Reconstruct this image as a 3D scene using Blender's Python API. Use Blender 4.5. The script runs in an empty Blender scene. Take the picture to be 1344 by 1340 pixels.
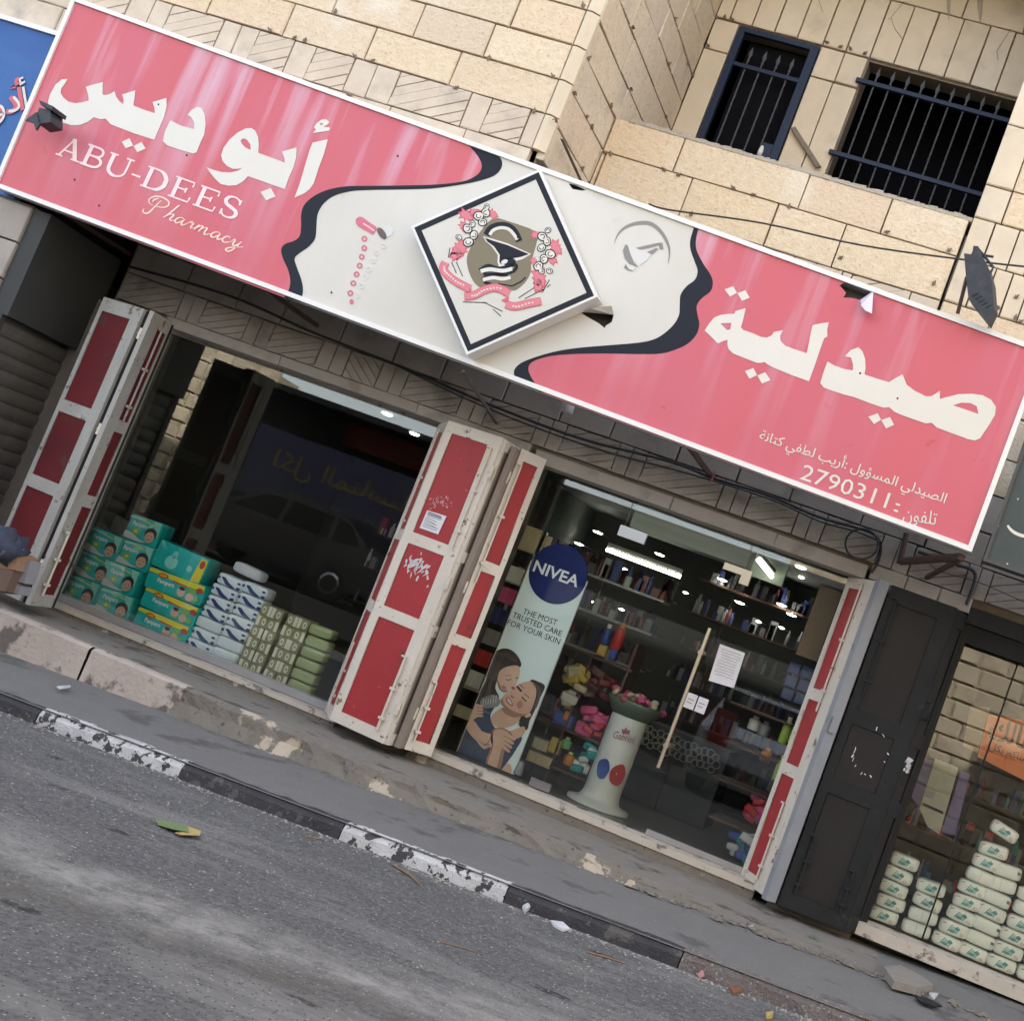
import bpy, bmesh, math, random
from mathutils import Vector, Matrix
from mathutils.geometry import tessellate_polygon
random.seed(7)
C = bpy.context.scene.collection
SC = bpy.context.scene

# ------------------------------------------------------------------ camera
RC = ((0.9216897, 0.1633468, 0.3518605), (0.3252428, 0.1689768, -0.9304106), (-0.2114359, 0.9719900, 0.1026168))
FPX, PX, PY, CY = 1800.0, 900.0, 670.0, -9.6
cam = bpy.data.objects.new('camera', bpy.data.cameras.new('camera'))
C.objects.link(cam)
R0, R1, R2 = [Vector(r) for r in RC]
cam.matrix_world = Matrix(((R0.x, -R1.x, -R2.x, 0), (R0.y, -R1.y, -R2.y, CY), (R0.z, -R1.z, -R2.z, 0), (0, 0, 0, 1)))
cam.data.sensor_width = 36
cam.data.lens = FPX / 1344 * 36
cam.data.shift_x = (672 - PX) / 1344
cam.data.shift_y = (PY - 670) / 1344
cam.data.clip_end = 500
SC.camera = cam

# ------------------------------------------------------------------ light
W = bpy.data.worlds.new('World'); SC.world = W; W.use_nodes = True
sky = W.node_tree.nodes.new('ShaderNodeTexSky'); sky.sky_type = 'NISHITA'; sky.sun_disc = False
SUN_EL, SUN_AZ = math.radians(43), math.radians(14)      # the sun stands behind the shop building
sky.sun_elevation = SUN_EL; sky.sun_rotation = SUN_AZ
sky.air_density = 1.0; sky.dust_density = 2.5; sky.ozone_density = 1.0
bg = W.node_tree.nodes['Background']; bg.inputs[1].default_value = 0.15
hz = W.node_tree.nodes.new('ShaderNodeHueSaturation'); hz.inputs['Saturation'].default_value = .45      # sky desaturated so its light falls less blue
W.node_tree.links.new(sky.outputs[0], hz.inputs['Color']); W.node_tree.links.new(hz.outputs[0], bg.inputs[0])
sl = bpy.data.lights.new('sun', 'SUN'); sl.energy = 4.5; sl.angle = math.radians(0.5); sl.color = (1, 0.94, 0.86)
so = bpy.data.objects.new('sun', sl); C.objects.link(so)
sd = Vector((math.sin(SUN_AZ) * math.cos(SUN_EL), math.cos(SUN_AZ) * math.cos(SUN_EL), math.sin(SUN_EL)))
so.rotation_euler = sd.to_track_quat('Z', 'Y').to_euler(); so.location = (0, 5, 30)
SC.view_settings.view_transform = 'Standard'; SC.view_settings.look = 'None'
SC.view_settings.exposure = 2.6; SC.view_settings.gamma = 1; SC.view_settings.use_curve_mapping = False

# ------------------------------------------------------------------ measuring: photo pixel -> point on a real plane of the place
def ray(x, y):
    a, b = (x - PX) / FPX, (y - PY) / FPX
    return Vector((R0.x * a + R1.x * b + R2.x, R0.y * a + R1.y * b + R2.y, R0.z * a + R1.z * b + R2.z))
CAM = Vector((0, CY, 0))
def onY(x, y, Y=0.0): d = ray(x, y); return CAM + d * ((Y - CY) / d.y)
def onX(x, y, X): d = ray(x, y); return CAM + d * (X / d.x)
def onZ(x, y, Z): d = ray(x, y); return CAM + d * (Z / d.z)
def zz(x0, y0, s): return lambda pts: [(x0 + x * s, y0 + y * s) for x, y in pts]

# ------------------------------------------------------------------ objects
def tag(o, label=None, cat=None, group=None, kind=None):
    if label: o['label'] = label
    if cat: o['category'] = cat
    if group: o['group'] = group
    if kind: o['kind'] = kind
    return o
def link(name, me, parent=None, mats=None):
    o = bpy.data.objects.new(name, me); C.objects.link(o)
    if parent is not None: o.parent = parent; o.matrix_parent_inverse = world_of(parent).inverted()
    if me is not None and mats:
        for m in (mats if isinstance(mats, (list, tuple)) else [mats]): me.materials.append(m)
    return o
def world_of(o):
    m = Matrix.LocRotScale(o.location, o.rotation_euler, o.scale)
    if o.parent is not None: m = world_of(o.parent) @ o.matrix_parent_inverse @ m
    return m
def thing(name, loc, label, cat, group=None, kind=None):
    o = bpy.data.objects.new(name, None); C.objects.link(o); o.location = loc; o.empty_display_size = .1
    return tag(o, label, cat, group, kind)
class MB:
    def __init__(s): s.v = []; s.f = []; s.m = []; s.sm = []
    def add(s, vs, fs, mi=0, smooth=False):
        b = len(s.v); s.v += [tuple(v) for v in vs]
        for f in fs: s.f.append([b + i for i in f]); s.m.append(mi); s.sm.append(smooth)
        return s
    def box(s, p, q, mi=0, ch=0.0):
        x0, y0, z0 = [min(a, b) for a, b in zip(p, q)]; x1, y1, z1 = [max(a, b) for a, b in zip(p, q)]
        return s.fbox(Vector((x0, y0, z0)), Vector((x1 - x0, 0, 0)), Vector((0, 0, z1 - z0)), Vector((0, y1 - y0, 0)), mi)
    def fbox(s, o, u, v, w, mi=0):
        o, u, v, w = Vector(o), Vector(u), Vector(v), Vector(w)
        vs = [o, o + u, o + u + v, o + v, o + w, o + u + w, o + u + v + w, o + v + w]
        if u.cross(v).dot(w) > 0: fs = [(3, 2, 1, 0), (4, 5, 6, 7), (0, 1, 5, 4), (1, 2, 6, 5), (2, 3, 7, 6), (3, 0, 4, 7)]
        else: fs = [(0, 1, 2, 3), (7, 6, 5, 4), (4, 5, 1, 0), (5, 6, 2, 1), (6, 7, 3, 2), (7, 4, 0, 3)]
        return s.add(vs, fs, mi)
    def slab(s, quad, n, d, ch=0.006, mi=0, j=0.0):
        """block whose face is the quad (world points), n outward, d deep, edges chamfered"""
        c = sum(quad, Vector()) / 4; k = len(quad)
        def inn(p, a):
            t = c - p; L = t.length; return p + t * min(.45, a * 1.6 / L)
        f = [inn(p, ch) + n * random.uniform(-j, j) for p in quad]
        e = [p - n * ch for p in quad]; b = [p - n * d for p in quad]
        fs = [tuple(range(k))]
        for i in range(k):
            q = (i + 1) % k; fs += [(k + i, k + q, q, i), (2 * k + i, 2 * k + q, k + q, k + i)]
        return s.add(f + e + b, fs, mi)
    def prism(s, pts, w, mi=0):
        pts = [Vector(p) for p in pts]; k = len(pts); w = Vector(w)
        tri = tessellate_polygon([pts])
        s.add(pts + [p + w for p in pts], [tuple(t) for t in tri] + [tuple(k + i for i in reversed(t)) for t in tri] + [(i, (i + 1) % k, k + (i + 1) % k, k + i) for i in range(k)], mi)
        return s
    def tube(s, path, r, n=8, mi=0, caps=True, closed=False):
        path = [Vector(p) for p in path]; m = len(path); rs = r if isinstance(r, (list, tuple)) else [r] * m
        vs = []; up = None
        for i, p in enumerate(path):
            a = path[i - 1] if (i > 0 or closed) else path[0]; b = path[(i + 1) % m] if (i < m - 1 or closed) else path[-1]
            t = (b - a).normalized()
            if up is None: up = t.orthogonal().normalized()
            up = (up - t * up.dot(t)).normalized(); w = t.cross(up)
            for k in range(n):
                an = 2 * math.pi * k / n; vs.append(p + (up * math.cos(an) + w * math.sin(an)) * rs[i])
        fs = []
        for i in range(m if closed else m - 1):
            for k in range(n):
                fs.append((i * n + k, i * n + (k + 1) % n, ((i + 1) % m) * n + (k + 1) % n, ((i + 1) % m) * n + k))
        s.add(vs, fs, mi, True)
        if caps and not closed:
            s.add(vs[:n], [tuple(reversed(range(n)))], mi); s.add(vs[-n:], [tuple(range(n))], mi)
        return s
    def lathe(s, o, prof, n=16, mi=0, axis=Vector((0, 0, 1))):
        o = Vector(o); a = Vector(axis).normalized(); u = a.orthogonal().normalized(); w = a.cross(u); vs = []
        for r, h in prof:
            for k in range(n):
                an = 2 * math.pi * k / n; vs.append(o + a * h + (u * math.cos(an) + w * math.sin(an)) * r)
        fs = [(i * n + k, i * n + (k + 1) % n, (i + 1) * n + (k + 1) % n, (i + 1) * n + k) for i in range(len(prof) - 1) for k in range(n)]
        s.add(vs, fs, mi, True)
        s.add(vs[-n:], [tuple(range(n))], mi); s.add(vs[:n], [tuple(reversed(range(n)))], mi)
        return s
    def mesh(s, name):
        me = bpy.data.meshes.new(name); me.from_pydata(s.v, [], s.f); me.update()
        if any(s.m): me.polygons.foreach_set('material_index', s.m)
        me.polygons.foreach_set('use_smooth', s.sm); return me
    def build(s, name, mats, parent=None): return link(name, s.mesh(name), parent, mats)
def smooth(pts, n=4, closed=True):
    out = []; m = len(pts)
    for i in range(m if closed else m - 1):
        p = [Vector((*pts[(i + k) % m], 0)) if closed else Vector((*pts[min(max(i + k, 0), m - 1)], 0)) for k in (-1, 0, 1, 2)]
        for j in range(n):
            t = j / n
            q = .5 * (2 * p[1] + (p[2] - p[0]) * t + (2 * p[0] - 5 * p[1] + 4 * p[2] - p[3]) * t * t + (3 * p[1] - p[0] - 3 * p[2] + p[3]) * t ** 3)
            out.append((q.x, q.y))
    if not closed: out.append(pts[-1])
    return out
def ribbon2(pts, w, taper=False):
    """2-D polyline -> outline polygon of a ribbon"""
    L = []; Rr = []; m = len(pts)
    for i, p in enumerate(pts):
        a = pts[max(i - 1, 0)]; b = pts[min(i + 1, m - 1)]; dx, dy = b[0] - a[0], b[1] - a[1]; l = math.hypot(dx, dy) or 1
        ww = (w[i] if isinstance(w, (list, tuple)) else w) / 2
        if taper: ww *= math.sin(math.pi * (i + .15) / (m - .7))
        L.append((p[0] - dy / l * ww, p[1] + dx / l * ww)); Rr.append((p[0] + dy / l * ww, p[1] - dx / l * ww))
    return L + Rr[::-1]
def ell(cx, cy, rx, ry, rot=0, n=20):
    c, s = math.cos(rot), math.sin(rot)
    return [(cx + rx * math.cos(2 * math.pi * i / n) * c - ry * math.sin(2 * math.pi * i / n) * s, cy + rx * math.cos(2 * math.pi * i / n) * s + ry * math.sin(2 * math.pi * i / n) * c) for i in range(n)]
def printed(name, mat, polys, plane, parent=None, th=0.0):
    """flat print: polys = list of loops or (outer, hole, ...) tuples; plane maps a 2-D point to the world"""
    mb = MB()
    for P in polys:
        loops = list(P) if isinstance(P, tuple) else [P]
        l3 = [[plane(*q) for q in lp] for lp in loops]
        flat = [v for lp in l3 for v in lp]
        tri = tessellate_polygon(l3)
        out = []
        for t in tri:
            a, b, c = [flat[i] for i in t]
            nn = (b - a).cross(c - a)
            if nn.length < 1e-9: continue
            out.append(t if nn.dot(CAM - a) > 0 else (t[0], t[2], t[1]))
        mb.add(flat, out)
    return mb.build(name, mat, parent)
_fc = {}
def font_mesh(body, shear=0.0, off=0.0, spacing=1.0):
    c = bpy.data.curves.new('lettering', 'FONT'); c.body = body; c.resolution_u = 2; c.shear = shear; c.offset = off; c.space_character = spacing
    o = bpy.data.objects.new('lettering', c); C.objects.link(o)
    bpy.context.view_layer.update()
    me = bpy.data.meshes.new_from_object(o.evaluated_get(bpy.context.evaluated_depsgraph_get()))
    bpy.data.objects.remove(o); bpy.data.curves.remove(c); return me
def text(name, body, a, b, h, up, mat, parent=None, shear=0.0, off=0.0, cap=0.73, base=0.0, spacing=1.0):
    """lettering whose run goes from world point a to b, h = world height of a capital, up = unit vector"""
    me = font_mesh(body, shear, off, spacing)
    xs = [v.co.x for v in me.vertices]
    if not xs: return None
    x0, x1 = min(xs), max(xs); d = (b - a) / (x1 - x0)
    for v in me.vertices: v.co = a + d * (v.co.x - x0) + up * ((v.co.y - base) / cap * h)
    n = (b - a).cross(up)
    me.materials.clear()
    return link(name, me, parent, mat)
AR = {'ا': (0xFE8D, 2), 'أ': (0xFE83, 2), 'ب': (0xFE8F, 4), 'ة': (0xFE93, 2), 'ت': (0xFE95, 4), 'ح': (0xFEA1, 4), 'د': (0xFEA9, 2), 'ذ': (0xFEAB, 2), 'ر': (0xFEAD, 2), 'ز': (0xFEAF, 2), 'س': (0xFEB1, 4), 'ش': (0xFEB5, 4), 'ص': (0xFEB9, 4), 'ط': (0xFEC1, 4), 'ع': (0xFEC9, 4), 'ف': (0xFED1, 4), 'ق': (0xFED5, 4), 'ك': (0xFED9, 4), 'ل': (0xFEDD, 4), 'م': (0xFEE1, 4), 'ن': (0xFEE5, 4), 'ه': (0xFEE9, 4), 'و': (0xFEED, 2), 'ؤ': (0xFE85, 2), 'ى': (0xFEEF, 2), 'ي': (0xFEF1, 4), 'ج': (0xFE9D, 4), 'خ': (0xFEA5, 4)}
def arab(s):
    out = []
    for i, ch in enumerate(s):
        if ch not in AR: out.append(ch); continue
        b, n = AR[ch]
        pj = i > 0 and s[i - 1] in AR and AR[s[i - 1]][1] == 4
        nj = n == 4 and i < len(s) - 1 and s[i + 1] in AR
        out.append(chr(b + ((3 if nj else 1) if pj else (2 if nj else 0))))
    return ''.join(reversed(out))

# ------------------------------------------------------------------ materials
def mat(name, col, rough=.6, c2=None, sc=8.0, amt=.5, bump=0.0, bsc=30.0, metal=0.0, spec=.5, rnd=None, speck=None, coat=0.0, detail=5, stretch=None, speck_sc=60, dirt=None):
    m = bpy.data.materials.new(name); m.use_nodes = True; nt = m.node_tree; N = nt.nodes; Lk = nt.links; p = N['Principled BSDF']
    p.inputs['Roughness'].default_value = rough; p.inputs['Metallic'].default_value = metal; p.inputs['Specular IOR Level'].default_value = spec
    if coat: p.inputs['Coat Weight'].default_value = coat
    geo = N.new('ShaderNodeNewGeometry'); co = geo.outputs['Position']
    if stretch:
        mp = N.new('ShaderNodeMapping'); mp.inputs['Scale'].default_value = stretch; Lk.new(co, mp.inputs[0]); co2 = mp.outputs[0]
    else: co2 = co
    def noise(scale, det=detail, src=None):
        n = N.new('ShaderNodeTexNoise'); n.inputs['Scale'].default_value = scale; n.inputs['Detail'].default_value = det; n.inputs['Roughness'].default_value = .6
        Lk.new(src or co2, n.inputs['Vector']); return n.outputs['Fac']
    def ramp(f, a, b):
        r = N.new('ShaderNodeMapRange'); r.inputs['From Min'].default_value = a; r.inputs['From Max'].default_value = b; Lk.new(f, r.inputs['Value']); return r.outputs[0]
    def mix(f, a, b):
        x = N.new('ShaderNodeMix'); x.data_type = 'RGBA'
        if isinstance(f, float): x.inputs[0].default_value = f
        else: Lk.new(f, x.inputs[0])
        for i, c in ((6, a), (7, b)):
            if isinstance(c, tuple): x.inputs[i].default_value = (*c[:3], 1)
            else: Lk.new(c, x.inputs[i])
        return x.outputs[2]
    cur = col
    if rnd:
        oi = N.new('ShaderNodeObjectInfo'); cr = N.new('ShaderNodeValToRGB'); cr.color_ramp.interpolation = 'LINEAR'
        els = cr.color_ramp.elements
        for i, c in enumerate(rnd):
            pos = i / (len(rnd) - 1)
            e = els[i] if i < 2 and i < len(rnd) else els.new(pos)
            e.position = pos; e.color = (*c, 1)
        Lk.new(oi.outputs['Random'], cr.inputs[0]); cur = cr.outputs[0]
    if c2 is not None: cur = mix(ramp(noise(sc), .5 - .5 * (1 - amt) - .02, .5 + .5 * (1 - amt) + .02), cur, c2)
    if speck: cur = mix(ramp(noise(speck_sc, 3, co), speck[1], speck[1] + .06), cur, speck[0])
    if dirt: cur = mix(ramp(noise(dirt[1], 6, co), dirt[2], dirt[2] + dirt[3]), cur, dirt[0])
    if isinstance(cur, tuple): p.inputs['Base Color'].default_value = (*cur, 1)
    else: Lk.new(cur, p.inputs['Base Color'])
    if bump:
        b = N.new('ShaderNodeBump'); b.inputs['Strength'].default_value = bump; b.inputs['Distance'].default_value = .02
        Lk.new(noise(bsc, 6, co), b.inputs['Height']); Lk.new(b.outputs[0], p.inputs['Normal'])
    return m
def emis(name, col, s):
    m = mat(name, (.8, .8, .8)); p = m.node_tree.nodes['Principled BSDF']
    p.inputs['Emission Color'].default_value = (*col, 1); p.inputs['Emission Strength'].default_value = s; return m
def glassmat(name, tint=(.95, .975, .965), f0=1.5):
    m = bpy.data.materials.new(name); m.use_nodes = True; nt = m.node_tree; N = nt.nodes; N.clear()
    out = N.new('ShaderNodeOutputMaterial'); t = N.new('ShaderNodeBsdfTransparent'); g = N.new('ShaderNodeBsdfGlossy'); fr = N.new('ShaderNodeFresnel'); mx = N.new('ShaderNodeMixShader')
    t.inputs[0].default_value = (*tint, 1); g.inputs['Roughness'].default_value = 0.0; g.inputs[0].default_value = (1, 1, 1, 1); fr.inputs[0].default_value = f0
    mu = N.new('ShaderNodeMath'); mu.operation = 'MULTIPLY'; mu.inputs[1].default_value = 1.05; nt.links.new(fr.outputs[0], mu.inputs[0])
    nt.links.new(mu.outputs[0], mx.inputs[0]); nt.links.new(t.outputs[0], mx.inputs[1]); nt.links.new(g.outputs[0], mx.inputs[2]); nt.links.new(mx.outputs[0], out.inputs[0])
    return m
STONES = [(.69, .58, .42), (.74, .62, .45), (.64, .55, .43), (.73, .595, .41), (.70, .555, .42), (.60, .52, .42), (.76, .65, .49), (.71, .57, .40)]
M = dict(
    stone=mat('rough_limestone', (.5, .4, .3), .85, c2=(.54, .40, .26), sc=17, amt=.2, bump=.6, bsc=38, rnd=STONES, speck=((.46, .35, .23), .61), speck_sc=38, dirt=((.66, .58, .46), 1.7, .55, .12)),
    side=mat('pinkish_limestone', (.48, .38, .28), .85, c2=(.52, .41, .29), sc=14, amt=.25, bump=.55, bsc=38, rnd=[(.66, .53, .39), (.70, .57, .42), (.62, .53, .42), (.69, .52, .39)], speck=((.38, .28, .18), .62), speck_sc=42, dirt=((.40, .35, .29), 2.2, .56, .25)),
    smooth=mat('smooth_limestone', (.5, .4, .3), .7, c2=(.50, .42, .31), sc=4, amt=.3, bump=.06, bsc=30, rnd=[(.64, .53, .385), (.68, .56, .41), (.65, .53, .375), (.69, .585, .45)], dirt=((.42, .35, .27), 3, .58, .2)),
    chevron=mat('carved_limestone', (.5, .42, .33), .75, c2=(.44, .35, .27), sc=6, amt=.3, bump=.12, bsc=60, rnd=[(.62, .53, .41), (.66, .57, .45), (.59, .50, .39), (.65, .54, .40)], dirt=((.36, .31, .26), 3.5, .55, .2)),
    darkstone=mat('darker_carved_limestone', (.36, .31, .27), .8, c2=(.26, .23, .20), sc=5, amt=.2, bump=.12, bsc=60, rnd=[(.35, .315, .28), (.41, .37, .325), (.32, .285, .25)], dirt=((.17, .15, .13), 3.0, .52, .2)),  # darker tone of the carved limestone, patchy at random
    mortar=mat('dark_mortar', (.20, .155, .11), .95, c2=(.32, .26, .19), sc=10, amt=.3),
    mortar2=mat('dusty_mortar', (.24, .20, .155), .95, c2=(.15, .12, .095), sc=10, amt=.3),
    wire=mat('rusty_iron_clip', (.12, .075, .045), .9, c2=(.25, .2, .15), sc=40, amt=.3),
    cement=mat('rough_cement', (.44, .385, .31), .95, c2=(.30, .26, .21), sc=30, amt=.1, bump=.6, bsc=60),
    blue=mat('dark_blue_painted_steel', (.010, .020, .048), .5, spec=.25, c2=(.018, .026, .05), sc=12, amt=.3),
    bar=mat('grey_twisted_iron', (.085, .085, .09), .7, spec=.2),
    black=mat('black_void', (.008, .008, .009), .9),
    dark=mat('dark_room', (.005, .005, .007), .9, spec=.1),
    white=mat('aged_white_enamel', (.72, .70, .66), .5, c2=(.58, .55, .50), sc=5, amt=.35, dirt=((.32, .27, .22), 6, .66, .12)),
    ledge=mat('ledge_concrete', (.20, .175, .145), .95, c2=(.12, .105, .09), sc=7, amt=.12, bump=.9, bsc=22, dirt=((.40, .34, .26), 3.2, .585, .03), speck=((.07, .06, .05), .62), speck_sc=24),
    print_black=mat('printed_dark_navy', (.012, .014, .022), .6, spec=.2),
)
# ------------------------------------------------------------------ ground
def side_z(X): return -1.585 + .042 * (X + 5.4)
def kerb_z(X): return -1.632 + .042 * (X + 5.24)
def road_z(X): return kerb_z(X) - .095
M['walk'] = mat('sidewalk_concrete', (.125, .12, .115), .92, c2=(.165, .158, .15), sc=3.2, amt=.15, bump=.6, bsc=80, speck=((.24, .23, .21), .63), speck_sc=70, dirt=((.085, .08, .075), 2.3, .57, .08))
def ground_sheet(name, prof, mat_, x0=-45, x1=45, nx=None, jit=0):
    """prof: list of (Y, function of X giving z)"""
    xs = [x0, -30, -15] + [-9 + i * .25 for i in range(45)] + [6, 15, x1]
    mb = MB(); k = len(prof); vs = []
    for X in xs:
        for Y, f in prof: vs.append((X, Y + (jit * (noise1(X * 1.7) - .5) if jit else 0), f(X)))
    fs = [(i * k + j, (i + 1) * k + j, (i + 1) * k + j + 1, i * k + j + 1) for i in range(len(xs) - 1) for j in range(k - 1)]
    mb.add(vs, fs); o = mb.build(name, mat_); tag(o, kind='structure'); return o
def noise1(x): return .5 + .5 * math.sin(x * 1.3 + 2 * math.sin(x * .7 + 1)) * math.cos(x * 2.1 + 1)
def opp(X): return -1.13 if X < -7 else (-1.66 if X > -4 else -1.13 - .53 * (X + 7) / 3)

def asphalt():
    m = mat('asphalt', (.1, .1, .1), .92, bump=.9, bsc=150); nt = m.node_tree; N = nt.nodes; L = nt.links; p = N['Principled BSDF']
    g = N.new('ShaderNodeNewGeometry')
    def mp(sx, sy): a = N.new('ShaderNodeMapping'); a.inputs['Scale'].default_value = (sx, sy, 1); L.new(g.outputs['Position'], a.inputs[0]); return a.outputs[0]
    def ns(v, sc, d=8, r=.65): a = N.new('ShaderNodeTexNoise'); a.inputs['Scale'].default_value = sc; a.inputs['Detail'].default_value = d; a.inputs['Roughness'].default_value = r; L.new(v, a.inputs[0]); return a.outputs[0]
    def rp(f, a, b): r = N.new('ShaderNodeMapRange'); r.inputs[1].default_value = a; r.inputs[2].default_value = b; L.new(f, r.inputs[0]); return r.outputs[0]
    def mx(f, a, b):
        x = N.new('ShaderNodeMix'); x.data_type = 'RGBA'; L.new(f, x.inputs[0])
        for i, c in ((6, a), (7, b)):
            if isinstance(c, tuple): x.inputs[i].default_value = (*c, 1)
            else: L.new(c, x.inputs[i])
        return x.outputs[2]
    one = mp(1, 1); lng = mp(.45, 1.3)
    c = mx(rp(ns(one, 34, 4), .34, .66), (.080, .079, .080), (.165, .161, .158))          # coarse aggregate
    c = mx(rp(ns(lng, 1.15, 9, .7), .50, .66), c, (.27, .262, .248))                       # dusty pale runs
    c = mx(rp(ns(lng, 2.3, 8, .7), .56, .70), c, (.078, .074, .068))                       # oil-dark patches
    vo = N.new('ShaderNodeTexVoronoi'); vo.inputs['Scale'].default_value = 75; L.new(one, vo.inputs['Vector'])
    sep = N.new('ShaderNodeSeparateColor'); L.new(vo.outputs['Color'], sep.inputs[0])
    st = rp(sep.outputs[0], .90, .92); dm = rp(vo.outputs['Distance'], .42, .30)
    mu = N.new('ShaderNodeMath'); mu.operation = 'MULTIPLY'; L.new(st, mu.inputs[0]); L.new(dm, mu.inputs[1]); c = mx(mu.outputs[0], c, (.36, .35, .33))
    st2 = rp(sep.outputs[1], .86, .88); mu2 = N.new('ShaderNodeMath'); mu2.operation = 'MULTIPLY'; L.new(st2, mu2.inputs[0]); L.new(dm, mu2.inputs[1]); c = mx(mu2.outputs[0], c, (.025, .025, .026))
    v2 = N.new('ShaderNodeTexVoronoi'); v2.inputs['Scale'].default_value = 3.1; L.new(mp(.6, 1.5), v2.inputs['Vector']); s2 = N.new('ShaderNodeSeparateColor'); L.new(v2.outputs['Color'], s2.inputs[0])
    a = rp(s2.outputs[0], .80, .82); b = rp(v2.outputs['Distance'], .20, .14); m3 = N.new('ShaderNodeMath'); m3.operation = 'MULTIPLY'; L.new(a, m3.inputs[0]); L.new(b, m3.inputs[1])
    n3 = rp(ns(one, 12, 4), .42, .55); m4 = N.new('ShaderNodeMath'); m4.operation = 'MULTIPLY'; L.new(m3.outputs[0], m4.inputs[0]); L.new(n3, m4.inputs[1]); c = mx(m4.outputs[0], c, (.022, .022, .023))   # drips and stains
    # the long dusty pale run and the brown damp run beside it
    sx = N.new('ShaderNodeSeparateXYZ'); L.new(g.outputs['Position'], sx.inputs[0]); wob = ns(lng, 1.6, 6)
    def M_(op, a, b=None, c_=None):
        q = N.new('ShaderNodeMath'); q.operation = op
        for i, v in enumerate((a, b, c_)):
            if v is None: continue
            if isinstance(v, (int, float)): q.inputs[i].default_value = v
            else: L.new(v, q.inputs[i])
        return q.outputs[0]
    def band(m_, c0, w, amt):
        v = M_('SUBTRACT', M_('SUBTRACT', sx.outputs[1], M_('MULTIPLY', sx.outputs[0], m_)), c0)
        v = M_('ADD', v, M_('MULTIPLY', M_('SUBTRACT', wob, .5), 1.4)); q = M_('SUBTRACT', 1.0, M_('DIVIDE', M_('ABSOLUTE', v), w))
        r = N.new('ShaderNodeMapRange'); r.inputs[1].default_value = 0; r.inputs[2].default_value = 1; r.inputs[4].default_value = amt; L.new(q, r.inputs[0])
        return M_('MULTIPLY', r.outputs[0], rp(ns(one, 5, 8, .75), .36, .60))
    c = mx(band(BM, BC, .42, .9), c, (.36, .345, .32)); c = mx(band(BM, BC - .45, .28, .8), c, (.115, .10, .08))
    L.new(c, p.inputs['Base Color']); return m
BM, BC = .22, -3.92
M['road'] = asphalt()
ground_sheet('road', [(-10.0, road_z), (-2.09, road_z), (-1.9, lambda X: road_z(X) - .02)], M['road'])
ground_sheet('far_pavement', [(-30, opp), (-9.95, opp), (-9.95, lambda X: opp(X) - .4)], M['walk'])
ground_sheet('sidewalk', [(-2.02, lambda X: kerb_z(X) - .004), (-.95, side_z), (-.5, side_z), (6, side_z)], M['walk'])
# kerb: painted blocks, black and white in turn
M['kerb_black'] = mat('worn_black_kerb_paint', (.022, .021, .026), .7, c2=(.055, .052, .055), sc=7, amt=.2, bump=.6, bsc=50, spec=.3, speck=((.11, .105, .10), .63), speck_sc=40, dirt=((.085, .08, .075), 7, .60, .03))
M['kerb_white'] = mat('worn_white_kerb_paint', (.64, .64, .65), .8, c2=(.26, .25, .24), sc=8, amt=.12, bump=.6, bsc=60, dirt=((.05, .047, .05), 17, .525, .025), speck=((.16, .15, .15), .61), speck_sc=34)
M['kerb_bare'] = mat('bare_crumbled_kerb', (.11, .085, .08), .95, c2=(.19, .17, .16), sc=30, amt=.1, bump=1.0, bsc=70, speck=((.32, .30, .28), .6), speck_sc=60)
kerb = thing('kerb', (-2, -2.05, -1.6), None, None, kind='structure')
edges = [(-9.4, 'kerb_black'), (-8.3, 'kerb_white'), (-7.2, 'kerb_black'), (-6.05, 'kerb_black'), (-4.92, 'kerb_white'), (-3.92, 'kerb_black'), (-2.86, 'kerb_white'), (-1.83, 'kerb_black'), (-.80, 'kerb_bare'), (.5, 'kerb_bare'), (1.5, 'kerb_bare'), (2.6, None)]
for (xa, m_), (xb, _) in zip(edges, edges[1:]):
    mb = MB(); n = 10; prof = [(0, -.10, 0), (1, -.03, 0), (1, 0, .02), (1, 0, .045), (1, 0, .16), (0, -.10, .16)]
    prof = [(-2.04, -.115), (-2.032, -.04), (-2.012, -.010), (-1.985, .002), (-1.93, .0), (-1.925, -.11)]
    vs = []; rough = .012 if m_ == 'kerb_bare' else .003
    for i in range(n + 1):
        X = xa + .004 + (xb - xa - .008) * i / n
        for j, (Y, dz) in enumerate(prof):
            r = random.uniform(-rough, rough); vs.append((X, Y + r, kerb_z(X) + dz + (r if j not in (0, 5) else -.01)))
    k = len(prof); fs = [(i * k + j, (i + 1) * k + j, (i + 1) * k + j + 1, i * k + j + 1) for i in range(n) for j in range(k - 1)]
    fs += [tuple(range(k)), tuple(reversed(range(n * k, n * k + k)))]
    mb.add(vs, [tuple(reversed(f)) for f in fs]); mb.build('kerb_stone', M[m_], kerb)
# raised ledge in front of the shops
led = thing('ledge', (-3, -.5, -1.345), None, None, kind='structure')
M['ledge_top'] = mat('ledge_top_concrete', (.155, .14, .12), .95, c2=(.21, .19, .165), sc=3.2, amt=.15, bump=.5, bsc=60, speck=((.30, .27, .23), .64), speck_sc=30, dirt=((.075, .068, .06), 3.0, .55, .08), stretch=(.5, 2.0, 1))
M['pink'] = mat('pinkish_ledge_stone', (.48, .41, .36), .85, c2=(.30, .25, .21), sc=6, amt=.15, bump=.6, bsc=26, dirt=((.12, .10, .085), 4.5, .54, .07), speck=((.2, .17, .14), .64), speck_sc=25)
random.seed(11)
xs = [-9.5 + i * .09 for i in range(150)]
def ledge_front(X):
    y = -.90 - .02 * noise1(X * 3) + (0 if X < -4.7 else .035 * (noise1(X * 5.3) - .5) + .02 * (noise1(X * 17) - .5))
    if X > -.9: y += .05 * (noise1(X * 4) - .3)
    return y
vs = []; rows = []
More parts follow.
